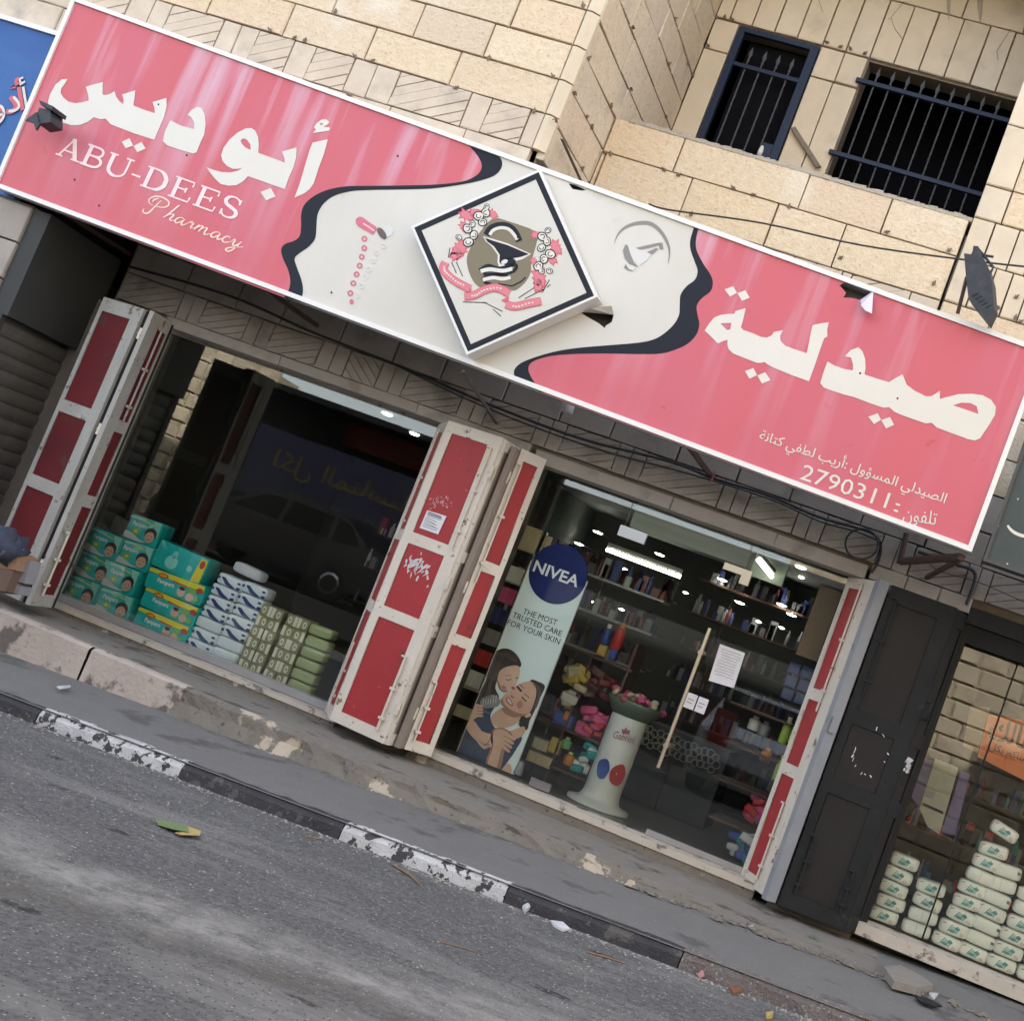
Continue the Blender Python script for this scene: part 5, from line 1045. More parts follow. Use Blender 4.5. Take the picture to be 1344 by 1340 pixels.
for q, w_ in zip(small, ('left of the round poster head', 'in the middle of the doorway top', 'under the corner fitting', 'above the red bottle', 'right of the red bottle, upper', 'right of the red bottle, lower', 'nearest the brass handle', 'above the handwritten sheet', 'beside the brown board', 'right of the short tube')): downlight(*q, z=1.155, r=.028, lab='tiny ceiling spot ' + w_)
def tubelight(p, q, lab, r=.016):
    t = thing('tube_light', (p + q) / 2, lab, 'ceiling light'); MB().tube([p, q], r, 8).build('tube', M['tube'], t)
    MB().tube([p + V3((0, .0, .045)), q + V3((0, .0, .045))], .024, 4).build('fitting', M['frame'], t)
tubelight(onY(796, 721, 1.5), onY(893, 757, 1.5), 'long lit fluorescent tube inside the door')
tubelight(onY(995, 735, .9), onY(1013, 757, 1.25), 'short slanting lit fluorescent tube by the top right of the door')
tag(MB().fbox(onY(988, 722, 1.3), (.32, 0, 0), (0, 0, -.2), (0, .05, 0)).build('pale_board', M['valance']), 'pale board lit by the short tube', 'board')
def boxp(name, pxc, Y, w, h, d, m_, lab, cat, tilt=0, group=None):
    p = onY(*pxc, Y); o = MB().slab([V3((-w / 2, 0, 0)), V3((w / 2, 0, 0)), V3((w / 2, 0, h)), V3((-w / 2, 0, h))], NF, d, .008).build(name, m_); o.location = p; o.rotation_euler = (0, tilt, 0); return tag(o, lab, cat, group)
def bottle(pxc, Y, r, h, m_, mc, lab, cat='bottle', group=None):
    p = onY(*pxc, Y); t = thing('bottle', p, lab, cat, group)
    MB().lathe(p, [(r * .9, 0), (r, .01), (r, h * .68), (r * .85, h * .75), (r * .4, h * .82)], 12).build('body', m_, t); MB().lathe(p + V3((0, 0, h * .80)), [(r * .5, 0), (r * .5, h * .2)], 10).build('cap', mc, t)
col = lambda n, c, r=.5: M.setdefault(n, mat(n, c, r))
cG2, cR2 = col('dim_grey_packaging', (.08, .08, .085)), col('dim_red_packaging', (.10, .02, .02)); cY, cR, cB, cO, cPk, cT, cW, cG, cN, cGn, cCr = col('yellow_plastic', (.50, .36, .08)), col('red_plastic', (.45, .03, .03)), col('blue_plastic', (.03, .07, .30)), col('orange_plastic', (.55, .18, .03)), col('pink_packaging', (.55, .08, .22)), col('teal_packaging', (.03, .28, .30)), col('white_packaging', (.6, .6, .58)), col('grey_packaging', (.25, .25, .26)), col('navy_packaging', (.02, .03, .12)), col('lime_packaging', (.42, .55, .10)), col('cream_packaging', (.50, .44, .30))  # dim pair: gloom of the shelves put into the packaging colour
G_sh = thing('goods_shelf', onY(740, 1000, 1.0), 'reddish wooden goods shelf behind the tall advertising poster', 'shelf')
for (xa, ya), (xb, yb) in (((755, 851), (822, 875)), ((722, 948), (800, 975)), ((684, 988), (768, 1019))):
    p, q = onY(xa, ya, .95), onY(xb, yb, .95); MB().box((p.x - .35, .95, p.z - .02), (q.x + .05, 1.35, p.z)).build('shelf_board', M['shelfw'], G_sh)
p = onY(770, 1017, .95); MB().box((p.x, .96, -1.27), (p.x + .02, 1.35, .0)).build('upright', M['shelfw'], G_sh)
p = onY(722, 998, .95); MB().box((p.x, .97, -1.27), (p.x + .02, 1.35, -.2)).build('upright', M['shelfw'], G_sh)
bottle((791, 846), 1.0, .035, .17, cB, cW, 'navy bottle standing on the yellow box inside the door')
boxp('carton', (787, 860), .98, .07, .09, .08, cY, 'yellow box on the top shelf inside the door', 'box'); bottle((806, 852), 1.02, .045, .22, cR, cO, 'tall red bottle on the top shelf inside the door'); boxp('carton', (801, 866), .99, .055, .1, .07, cB, 'blue box under the red bottle on the top shelf', 'box')
random.seed(17)
def heap(name, pxc, Y, w, h, n, m_, lab, cat):
    p = onY(*pxc, Y); t = thing(name, p, lab, cat)
    for k in range(n):
        s_ = random.uniform(.035, .06); o = pillow(s_ * 2.4, s_ * 1.2, s_ * 1.3, 'pack', random.choice(m_) if isinstance(m_, list) else m_, t); o.location = p + V3((random.uniform(-w / 2, w / 2), random.uniform(-.04, .06), (k + .5) * h / n)); o.rotation_euler = (random.uniform(-.3, .3), random.uniform(-.4, .4), random.uniform(-.5, .5))
_pc = {}
def pillow(w, h, d, name, m_, parent=None, n=6, e=.42):
    """soft, rounded plastic pack: w x h x d about its middle"""
    key = (round(w, 3), round(h, 3), round(d, 3), m_.name if not isinstance(m_, list) else m_[0].name, e)
    if key not in _pc:
        vs = []; nu, nv = 16, 9
        sg = lambda c, p: math.copysign(abs(c) ** p, c)
        for i in range(1, nv):
            ph = -math.pi / 2 + math.pi * i / nv
            for j in range(nu):
                th = 2 * math.pi * j / nu; vs.append((w / 2 * sg(math.cos(ph), e) * sg(math.cos(th), e), d / 2 * sg(math.cos(ph), e) * sg(math.sin(th), e), h / 2 * sg(math.sin(ph), e)))
        k = len(vs); vs += [(0, 0, -h / 2), (0, 0, h / 2)]
        fs = [(i * nu + j, i * nu + (j + 1) % nu, (i + 1) * nu + (j + 1) % nu, (i + 1) * nu + j) for i in range(nv - 2) for j in range(nu)]
        fs += [(k, (j + 1) % nu, j) for j in range(nu)] + [(k + 1, (nv - 2) * nu + j, (nv - 2) * nu + (j + 1) % nu) for j in range(nu)]
        mb = MB(); mb.add(vs, fs, 0, True); me = mb.mesh(name)
        for mm in (m_ if isinstance(m_, list) else [m_]): me.materials.append(mm)
        _pc[key] = me
    return link(name, _pc[key], parent)
heap('sachet_heap', (752, 900), 1.0, .14, .16, 12, [cY, cCr], 'heap of yellow sachets on the shelf inside the door', 'sachets')
heap('pack_heap', (742, 925), 1.0, .06, .11, 6, [cW, cCr], 'white packs piled under the yellow sachets', 'packs')
boxp('carton', (735, 952), .98, .16, .1, .1, cB, 'blue and white box on the middle shelf inside the door', 'box'); boxp('carton', (741, 945), .965, .04, .07, .01, cO, 'small orange label card on the blue box', 'card')
heap('pack_heap', (772, 962), 1.0, .20, .17, 16, [cPk, cPk, cR], 'heap of shiny pink packs on the middle shelf', 'packs')
heap('bag_heap', (780, 915), 1.05, .16, .2, 10, [col('dark_red_bag', (.14, .015, .02)), col('brown_bag', (.08, .03, .03))], 'dark red bags on the shelf above the pink packs', 'bags')
boxp('carton', (706, 984), .98, .13, .09, .1, cCr, 'cream tub on the lower shelf next to the poster', 'box'); boxp('carton', (724, 988), .97, .09, .12, .1, cY, 'yellow tub on the lower shelf', 'box')
boxp('display_tray', (704, 1003), .94, .20, .085, .2, cCr, 'cream display tray with black writing at the foot of the shelf', 'tray')
bottle((744, 1003), .97, .04, .1, cO, cGn, 'orange tub with a green lid on the lower shelf', 'tub'); bottle((741, 982), .99, .04, .09, col('green_packaging', (.15, .35, .12)), cCr, 'green tub standing behind the orange one', 'tub')
heap('pack_heap', (765, 1012), 1.0, .14, .2, 14, [cT, cT, cW], 'heap of teal packs at the foot of the shelf', 'packs')
# round advertising column with flowers
pc = V3((-2.12, .92, 0)); AC = thing('display_column', (pc.x, pc.y, -1.27), 'pale grey advertising column with red and blue badges inside the door', 'column')
M['colm'] = mat('ribbed_pale_column', (.66, .65, .62), .45)
prof = [(.25, -1.27), (.25, -1.245), (.17, -1.225), (.15, -1.19), (.145, -1.15), (.145, -.56), (.14, -.55)]
MB().lathe((pc.x, pc.y, 0), prof, 28).build('shaft', M['colm'], AC)
def colp(x, y):     # onto the cylinder
    d = ray(x, y); o = CAM - V3((pc.x, pc.y, 0)); a = d.x ** 2 + d.y ** 2; b = 2 * (o.x * d.x + o.y * d.y); c = o.x ** 2 + o.y ** 2 - .158 ** 2; q = b * b - 4 * a * c
    t = (-b - math.sqrt(max(q, 0))) / (2 * a); return CAM + d * t
Z7b = zz(550, 580, .46263)
for pts, mm in ((((510, 905), (535, 900), (540, 930), (522, 955), (505, 945)), cB), (((548, 925), (580, 915), (585, 945), (565, 975), (540, 960)), cR)): printed('badge', mm, [Z7b(smooth([(x, y) for x, y in pts], 3))], colp, AC)
tp = Z7b([(548, 838), (608, 855)]); d_ = onY(*tp[1], .76) - onY(*tp[0], .76)
me = text('column_lettering', 'Gabrini', onY(*tp[0], .765), onY(*tp[1], .765), .06, V3((0, 0, 1)), col('rose_print', (.35, .10, .14)), AC)
printed('crown_mark', col('rose_print', (.35, .1, .14)), [Z7b([(576, 826), (575, 812), (582, 818), (587, 808), (592, 820), (599, 815), (597, 828)])], lambda x, y: onY(x, y, .765), AC)
MB().lathe((pc.x, pc.y, -.55), [(.15, 0), (.2, .06), (.23, .12), (.225, .125)], 20).build('bowl', col('greenish_glass', (.12, .15, .12), .1), AC)
FL = thing('flower_heap', (pc.x, pc.y, -.43), 'heap of salmon and pink paper flowers on top of the column', 'flowers')
for k in range(46):
    a, r = random.uniform(0, 6.28), random.uniform(0, .24); o = pillow(.06, .035, .06, 'flower', random.choice([col('salmon_petal', (.50, .16, .13)), cPk, cCr, col('rose_petal', (.45, .10, .14))]), FL, e=.8)
    o.location = (pc.x + r * math.cos(a), pc.y + r * math.sin(a), -.44 + random.uniform(0, .08) * (1 - r)); o.rotation_euler = (random.uniform(-.8, .8), random.uniform(-.8, .8), 0)
# lattice front counter
LC = thing('lattice_counter', onY(900, 990, 2.2), 'dark counter with a pale pierced lattice front deep inside the door', 'counter')
p0, p1 = onY(848, 948, 2.2), onY(942, 986, 2.2); lat = []; random.seed(23)
M['lattice'] = mat('pale_lattice', (.30, .29, .28), .6)
for i in range(14):
    for j in range(3):
        cx_, cz_ = p0.x + (p1.x - p0.x) * (i + .5 * (j % 2)) / 13, p0.z - .05 - j * .055 + .012 * math.sin(i * 2.3)
        rr = random.uniform(.026, .036)
        MB().tube([(cx_ + rr * math.cos(t) * 1.1, 2.2, cz_ + rr * math.sin(t)) for t in [k * .785 for k in range(8)]], .006, 4, closed=True).build('lattice_ring', M['lattice'], LC)
MB().box((p0.x, 2.22, -1.27), (p1.x + .1, 2.8, p0.z + .02)).build('counter_body', col('dark_counter', (.02, .022, .03)), LC)
# back shelves full of small goods
def backshelf(x0, x1, Y, zs_, lab, seed, cols, dens=.065):
    random.seed(seed); t = thing('wall_shelf', ((x0 + x1) / 2, Y, zs_[0]), lab, 'shelf')
    for z in zs_: MB().box((x0, Y, z - .02), (x1, Y + .28, z)).build('shelf_board', M['shelfw'] if seed % 2 else cG, t)
    for c_ in cols:
        mb = MB()
        for z in zs_:
            x = x0 + random.uniform(.02, .1)
            while x < x1 - .05:
                w_ = random.uniform(.03, .07); h = random.uniform(.07, .2)
                if random.random() < 1.6 / len(cols): 
                    if random.random() < .5: mb.box((x, Y + .03, z + .001), (x + w_, Y + .1, z + h))
                    else: mb.lathe((x + w_ / 2, Y + .06, z + .001), [(w_ / 2, 0), (w_ / 2, h * .7), (w_ / 4, h * .8), (w_ / 4, h)], 8)
                x += w_ + random.uniform(.0, dens)
        tag(mb.build('small_goods', c_, t), kind='stuff')
backshelf(-6.0, -4.15, 3.9, [-.62, -.25, .12], 'dim wall shelf of small bottles behind the display window', 3, [cG, cN, cG2, cW, cR], .12)
backshelf(-3.9, -2.6, 3.2, [-.9, -.55, -.2, .15, .5], 'crowded wall shelf behind the poster', 5, [cR2, cN, cG, cG2, cN, cR2])
backshelf(-2.6, -.4, 4.1, [-.9, -.55, -.2, .15, .5, .85], 'crowded back wall shelf seen through the door', 7, [cN, cG2, cG, cN, cG2, cR2])
backshelf(-3.85, -2.4, 1.9, [-.2, .12, .42], 'glass shelf of small goods behind the red bottle', 8, [cG, cG2, cN, cR2])
# white rack seen left of the poster
RK = thing('white_rack', (-3.3, .62, -1.2), 'cream slatted rack of blister packs left of the poster', 'rack')
for z in (.44, -.58, -.78, -1.0): 
    a, b = onY(600, 900, .5), onY(640, 900, .5); MB().box((-3.62, .55, z), (-3.12, .58, z + .09)).build('rack_slat', cCr, RK)
MB().box((-3.19, .50, -1.2), (-3.16, .56, .55)).build('rack_post', M['alu'], RK); MB().box((-3.62, .5, .36), (-3.16, .54, .55)).build('rack_head', cCr, RK)
for k in range(6):
    z = .22 - k * .17; boxo = MB().box((-3.33, .50, z - .12), (-3.21, .53, z)); boxo.build('blister_pack', [cW, cPk, cN, cG, cR, cW][k], RK)
# right-hand stock beside the door
for i in range(3):
    for j in range(2):
        p = onY(1040 + 17 * j + i * -4.5, 884 + i * 17 + j * 6, .8); o = MB().slab([V3((-.045, 0, 0)), V3((.045, 0, 0)), V3((.045, 0, .085)), V3((-.045, 0, .085))], NF, .1, .006).build('blue_box', col('slate_blue_packaging', (.07, .09, .22))); o.location = p
        tag(o, '%s blue box in the %s row of six behind the door glass' % (('left', 'right')[j], ('top', 'middle', 'bottom')[i]), 'box', 'blue boxes behind the door glass')
M['woodp'] = mat('brown_wood_board', (.20, .12, .07), .5, c2=(.15, .09, .05), sc=3, amt=.3, stretch=(1, 1, .3))
tag(MB().fbox(onY(1044, 858, .5), (.165, .0, 0), (0, 0, .54), (.0, .03, 0)).build('wood_board', M['woodp']), 'upright brown wooden board in the top right of the door', 'board')
bottle((1026, 975), .7, .035, .2, cGn, cCr, 'lime bottle standing near the right edge of the door'); bottle((1038, 976), .7, .03, .17, cGn, cCr, 'dimmer lime bottle next to the right shutter')
bottle((1018, 1024), .65, .035, .19, cGn, cGn, 'lime bottle lower down beside the red shutter')
for k, (x, y, c_, lb) in enumerate(((1003, 1000, cO, 'orange tub on the right shelf of the door'), (987, 958, cW, 'white bottle group on the right shelf'), (1000, 965, cG, 'grey jar beside the white bottle on the right shelf'))): bottle((x, y), .8, .045, .11, c_, c_, lb, 'tub')
heap('pack_heap', (992, 1076), .7, .17, .16, 14, [cR, cPk, cR], 'stack of red packs low by the right shutter', 'packs')
heap('pack_heap', (972, 1128), .6, .20, .17, 18, [cB, cT, cB, cW], 'stack of blue and green packs at the lower right of the door', 'packs')
RS2 = thing('side_shelf', onY(985, 1080, .8), 'dark side shelf just inside the right door jamb', 'shelf')
for q in ((1000, 935), (990, 985), (975, 1030), (972, 1082)): p = onY(*q, .85); MB().box((p.x - .22, .62, p.z - .015), (-.9, 1.1, p.z)).build('shelf_board', M['shelfw'], RS2)
# ------------------------------------------------------------------ the tall poster
PY_ = .31
PO = thing('poster', (-2.9, PY_, -1.2), 'tall pale blue poster with a round navy head, a mother and a kissing child', 'poster')
Zp_ = zz(590, 700, .2389)
lp = lambda k: (lambda x, y: onY(x, y, PY_ - .001 * k))
M['posterbg'] = mat('pale_aqua_print', (.76, .83, .83), .5, c2=(.68, .79, .80), sc=6, amt=.3); M['skin1'] = mat('printed_skin', (.68, .42, .30), .6, c2=(.56, .32, .22), sc=11, amt=.3); M['skin2'] = mat('printed_light_skin', (.74, .48, .36), .6, c2=(.62, .37, .27), sc=11, amt=.3); M['hair'] = mat('printed_brown_hair', (.05, .028, .022), .6, c2=(.015, .010, .009), sc=22, amt=.3); M['navyp'] = mat('printed_navy_dress', (.02, .035, .085), .6, c2=(.03, .05, .11), sc=12, amt=.3); M['bright'] = mat('bright_white_print', (.85, .86, .88), .5); M['logo'] = mat('printed_logo_blue', (.006, .016, .13), .5, spec=.2); M['lips'] = mat('printed_lips', (.35, .06, .06), .5)
M['strand'] = mat('printed_hair_strands', (.13, .075, .055), .6)
PX0, PX1, PZ0, PZ1 = -3.135, -2.662, -1.215, .30
bgp = MB().box((PX0, PY_, PZ0), (PX1, PY_ + .012, PZ1)).build('board', M['posterbg'], PO)
for x in (PX0, PX1 - .006): MB().box((x, PY_ - .004, PZ0), (x + .006, PY_ + .014, PZ1)).build('edge_trim', M['letter'], PO)
MB().lathe((-2.898, PY_ - .002, .277), [(.228, 0), (.226, .006)], 48, 0, V3((0, -1, 0))).build('round_head', M['logo'], PO)
def clipP(pts):
    return [(x, y) for x, y in pts]
def pp(name, mm, pls, k):
    out = []
    for pl in pls:
        w = [onY(*q, PY_) for q in Zp_(pl)]; xz = [(v.x, v.z) for v in w]
        for a_, b_, c_ in ((1, 0, PX0 + .006), (-1, 0, -PX1 + .006), (0, 1, PZ0)): xz = clip_halfplane(xz, a_, b_, c_) if len(xz) > 2 else xz
        if len(xz) > 2: out.append(xz)
    return printed(name, mm, out, lambda x, z: V3((x, PY_ - .001 * k, z)), PO)
sc_ = lambda p: smooth(p, 3)
pp('child_hair', M['hair'], [sc_([(215, 705), (240, 660), (290, 632), (340, 640), (380, 680), (395, 725), (370, 740), (330, 735), (290, 745), (268, 795), (252, 850), (272, 905), (200, 935), (130, 940), (170, 870), (205, 790)])], 2)
M['shade'] = mat('printed_skin_shade', (.34, .17, .11), .6); pp('child_face', M['skin2'], [sc_([(264, 800), (280, 752), (330, 728), (380, 728), (386, 765), (378, 800), (362, 838), (340, 855), (300, 872), (272, 850)])], 3)
pp('woman_hair', M['hair'], [sc_([(440, 812), (490, 815), (525, 840), (500, 900), (465, 980), (440, 1030), (425, 1080), (385, 1060), (380, 1010), (440, 960)])], 2)
pp('woman_neck', M['skin1'], [sc_([(228, 1010), (290, 955), (350, 975), (392, 1002), (372, 1040), (330, 1062), (285, 1070), (248, 1055)])], 3); pp('neck_shade', M['shade'], [sc_([(290, 955), (350, 985), (392, 1004), (350, 1010), (300, 985)])], 5)
pp('dress', M['navyp'], [sc_([(20, 1180), (90, 1050), (130, 985), (190, 950), (250, 945), (225, 1000), (245, 1060), (290, 1090), (350, 1085), (400, 1120), (370, 1180), (330, 1240), (250, 1320), (100, 1300), (20, 1240)])], 4)
pp('child_shirt', cG, [sc_([(180, 905), (240, 885), (280, 915), (265, 950), (200, 960), (170, 940)])], 5)
pp('shirt_stripes', M['letter'], [ribbon2([(190 + 14 * k, 902 - 3 * k), (184 + 14 * k, 945 - 3 * k)], 4) for k in range(6)], 6)
pp('woman_face', M['skin1'], [sc_([(290, 900), (325, 868), (372, 835), (400, 820), (440, 812), (470, 830), (478, 880), (462, 940), (440, 985), (400, 1005), (340, 985), (300, 955), (282, 930)])], 6)
pp('ear', M['skin2'], [sc_([(415, 1000), (440, 985), (450, 1000), (425, 1012)])], 7)
pp('woman_shoulder', M['skin1'], [sc_([(345, 1082), (412, 1060), (408, 1105), (365, 1128), (335, 1110)])], 7)
pp('child_arm', M['skin2'], [sc_([(85, 1040), (130, 1022), (180, 1085), (235, 1105), (240, 1150), (190, 1165), (120, 1110)])], 8)
pp('arm_shade', M['shade'], [sc_([(236, 1082), (296, 1068), (348, 1104), (334, 1150), (304, 1195), (282, 1290), (226, 1325), (200, 1258), (226, 1180)])], 8); pp('woman_forearm', M['skin1'], [sc_([(244, 1088), (290, 1076), (332, 1102), (322, 1142), (288, 1186), (262, 1285), (232, 1315), (212, 1255), (240, 1180)])], 9)
pp('lower_arm', M['skin2'], [sc_([(285, 1300), (320, 1262), (340, 1280), (335, 1320), (280, 1330)])], 7)
pp('hand', M['skin2'], [sc_([(95, 1022), (108, 955), (150, 935), (182, 955), (178, 990), (150, 1012), (120, 1028)])], 9)
for k in range(4): pp('finger', M['skin2'], [sc_([(150 + 0 * k, 940 + 17 * k), (185, 942 + 18 * k), (184, 954 + 18 * k), (150, 954 + 17 * k)])], 10)
for k in range(4): pp('finger', M['skin1'], [sc_([(300, 1090 + 24 * k), (362 - 9 * k, 1120 + 24 * k), (356 - 9 * k, 1138 + 22 * k), (298, 1110 + 24 * k)])], 11)
for k in range(4): pp('finger', M['skin2'], [sc_([(150 + 22 * k, 1140 + 4 * k), (168 + 22 * k, 1138 + 4 * k), (200 + 12 * k, 1175 - 3 * k), (188 + 12 * k, 1182 - 3 * k)])], 10)
pp('finger_creases', M['hair'], [ribbon2([(302, 1112 + 24 * k), (355 - 9 * k, 1140 + 22 * k)], 2.5) for k in range(3)] + [ribbon2([(152, 956 + 18 * k), (183, 959 + 18 * k)], 2) for k in range(3)] + [ribbon2([(240, 1095), (215, 1150), (190, 1165)], 3)], 12)
pp('eyes', M['hair'], [ribbon2(smooth([(310, 800), (325, 806), (342, 800)], 3, False), 4), ribbon2(smooth([(362, 792), (372, 795), (380, 788)], 3, False), 4), ribbon2(smooth([(372, 838), (385, 855), (398, 868)], 3, False), 12), ribbon2(smooth([(398, 895), (412, 912), (425, 922)], 3, False), 7), ribbon2(smooth([(385, 828), (398, 838), (408, 850)], 3, False), 4), ribbon2(smooth([(410, 880), (428, 892), (440, 905)], 3, False), 4), ribbon2(smooth([(338, 888), (348, 900), (356, 900)], 3, False), 5), ribbon2(smooth([(306, 782), (325, 780), (340, 784)], 3, False), 3)], 8)
pp('mouth', M['lips'], [sc_([(312, 905), (328, 900), (345, 925), (350, 948), (335, 945), (318, 928)]), sc_([(340, 845), (355, 842), (362, 852), (350, 858)])], 8)
pp('teeth', M['letter'], [sc_([(318, 908), (328, 906), (342, 928), (344, 942), (334, 936), (322, 922)])], 9)
pp('earring', M['letter'], [ell(382, 1035, 4, 6), ell(380, 1050, 5, 6)], 10)
pp('face_shade', M['shade'], [sc_([(282, 930), (300, 955), (340, 985), (400, 1005), (436, 988), (400, 992), (345, 972), (305, 940), (290, 905)]), sc_([(262, 800), (272, 850), (300, 872), (322, 862), (290, 858), (278, 830)])], 7); pp('hair_strands', M['strand'], [ribbon2(smooth([(225 + 16 * k, 700 - 8 * k), (222 + 8 * k, 770), (215 + 3 * k, 840), (190 + 8 * k, 910)], 4, False), 3) for k in range(6)] + [ribbon2(smooth([(455 + 8 * k, 822), (490 + 4 * k, 880), (462 + 5 * k, 960)], 4, False), 3) for k in range(4)] + [ribbon2(smooth([(250 + 10 * k, 665), (310, 655 + 10 * k), (370, 700 + 5 * k)], 4, False), 3) for k in range(3)], 7); pp('cheek_shade', col('printed_blush', (.42, .20, .15)), [ell(300, 845, 14, 9, .4), ell(388, 940, 16, 22, .3)], 7)
def ptxt(body, p, q, h, m_, k, **kw):
    a, b = [onY(*x, PY_ - .001 * k) for x in Zp_([p, q])]; return text('poster_lettering', body, a, b, h, V3((0, 0, 1)), m_, PO, **kw)
ptxt('NIVEA', (455, 204), (700, 296), .088, M['bright'], 10, off=.022)
ptxt('THE MOST', (400, 440), (585, 506), .045, M['print_black'], 3); ptxt('TRUSTED CARE', (343, 460), (610, 566), .045, M['print_black'], 3); ptxt('FOR YOUR SKIN', (314, 500), (601, 610), .045, M['print_black'], 3)
tag(MB().lathe(onY(679, 1016, .28), [(.035, 0), (.03, .05), (.022, .09), (.022, .1)], 12).build('small_pot', cG), 'small grey pot at the foot of the poster', 'pot')
# ------------------------------------------------------------------ stock in the left display window
M['teal'] = mat('teal_wrapper', (.010, .46, .47), .28, c2=(.02, .56, .52), sc=9, amt=.3, bump=.25, bsc=14, coat=.4); M['tealp'] = mat('pale_teal_print', (.30, .75, .66), .35); M['yellowp'] = mat('yellow_wrapper_band', (.90, .72, .03), .35); M['redp'] = mat('red_badge_print', (.60, .06, .03), .4); M['greenp'] = mat('green_print', (.20, .50, .14), .4); M['whitep'] = mat('white_print', (.88, .90, .90), .4); M['babyskin'] = mat('printed_baby_skin', (.72, .45, .33), .5); M['babyhair'] = mat('printed_baby_hair', (.045, .03, .025), .5); M['bluep'] = mat('navy_print', (.015, .04, .16), .4); M['greyw'] = mat('silver_grey_print', (.60, .65, .67), .4)
ORD = ('first', 'second', 'third', 'fourth', 'fifth', 'sixth', 'seventh', 'eighth', 'ninth')
def local_print(name, m_, polys, y, parent, w, h):
    """print on the front of a pack; polys in unit coordinates (0..1, up)"""
    mb = MB()
    for P in polys:
        l = [V3(((x - .5) * w, y - .012 * (1 - (2 * x - 1) ** 4) * 0, (z - .5) * h)) for x, z in P]; tri = tessellate_polygon([l]); out = []
        for t in tri:
            nn = (l[t[1]] - l[t[0]]).cross(l[t[2]] - l[t[0]]); out.append(t if nn.y < 0 else (t[0], t[2], t[1]))
        mb.add(l, out)
    return link(name, mb.mesh(name), None, m_)
def attach(o, parent): o.parent = parent; return o
def softbox(w, h, d, name, m_):
    """wrapped pack with slightly swollen faces, front at y=0"""
    n = 5; vs = []; fs = []
    mb = MB()
    def bulge(u, v): return .012 * (1 - (2 * u - 1) ** 4) * (1 - (2 * v - 1) ** 4)
    grid = [[V3(((i / n - .5) * w * (1 - .03 * (abs(2 * j / n - 1) ** 6)), -bulge(i / n, j / n), (j / n - .5) * h)) for i in range(n + 1)] for j in range(n + 1)]
    fl = [p for r in grid for p in r]; mb.add(fl, [(j * (n + 1) + i, j * (n + 1) + i + 1, (j + 1) * (n + 1) + i + 1, (j + 1) * (n + 1) + i) for j in range(n) for i in range(n)], 0, True)
    ring = [grid[0][i] for i in range(n + 1)] + [grid[j][n] for j in range(1, n + 1)] + [grid[n][i] for i in range(n - 1, -1, -1)] + [grid[j][0] for j in range(n - 1, 0, -1)]
    k = len(ring); out1 = [p * 1.02 + V3((0, .015, 0)) for p in ring]; out2 = [p * 1.02 + V3((0, d - .01, 0)) for p in ring]; out3 = [p * .97 + V3((0, d, 0)) for p in ring]
    mb.add(ring + out1 + out2 + out3, [(a * k + i, (a + 1) * k + i, (a + 1) * k + (i + 1) % k, a * k + (i + 1) % k) for a in range(3) for i in range(k)] + [tuple(range(3 * k, 4 * k))], 0, True)
    return link(name, mb.mesh(name), None, m_)
def unit(pts): return pts
def face(parent, cx_, cz_, r, w, h, y, sq=1.0):
    ux, uz = r / w, r / h
    for nm, m_, pl in (('baby_hair', M['babyhair'], [ell(cx_, cz_ + uz * .38, ux * 1.12, uz * 1.05)]), ('baby_face', M['babyskin'], [ell(cx_, cz_ - uz * .15, ux * .86, uz * .92)]), ('baby_features', M['babyhair'], [ell(cx_ - ux * .36, cz_ + uz * .02, ux * .12, uz * .09, 0, 8), ell(cx_ + ux * .34, cz_ + uz * .02, ux * .12, uz * .09, 0, 8), ribbon2([(cx_ - ux * .25, cz_ - uz * .5), (cx_, cz_ - uz * .58), (cx_ + ux * .25, cz_ - uz * .5)], uz * .1)])):
        y -= .0008; attach(local_print(nm, m_, pl, y, None, w, h), parent)
def word(parent, body, x0_, x1_, z, hh, w, h, y, m_, **kw):
    o = text('pack_lettering', body, V3(((x0_ - .5) * w, y, (z - .5) * h)), V3(((x1_ - .5) * w, y, (z - .5) * h)), hh, V3((0, 0, 1)), m_, None, **kw); return attach(o, parent)
def nappy_a(w, h):
    t = bpy.data.objects.new('nappy_pack', None); C.objects.link(t)
    attach(softbox(w, h, .17, 'wrapper', M['teal']), t); y = -.0135
    attach(local_print('silver_curve', M['greyw'], [smooth([(.02, .30), (.25, .26), (.5, .12), (.7, .1), (.55, .03), (.2, .03), (.02, .06)], 3)], y, None, w, h), t)
    attach(local_print('pale_flash', M['tealp'], [[(.72, .98), (.97, .98), (.97, .35), (.84, .6)], [(.0, .93), (.5, .95), (.45, .88), (.02, .86)]], y - .0002, None, w, h), t)
    attach(local_print('green_disc', M['greenp'], [ell(.30, .38, .14, .13)], y - .0004, None, w, h), t); attach(local_print('disc_star', M['yellowp'], [ell(.30, .38, .05, .05)], y - .0008, None, w, h), t)
    attach(local_print('yellow_line', M['yellowp'], [[(.38, .86), (.78, .80), (.78, .84), (.38, .91)]], y - .0006, None, w, h), t)
    word(t, 'Pampers', .14, .58, .60, .035, w, h, y - .001, M['whitep'], off=.02)
    face(t, .76, .36, .048, w, h, y - .001)
    return t
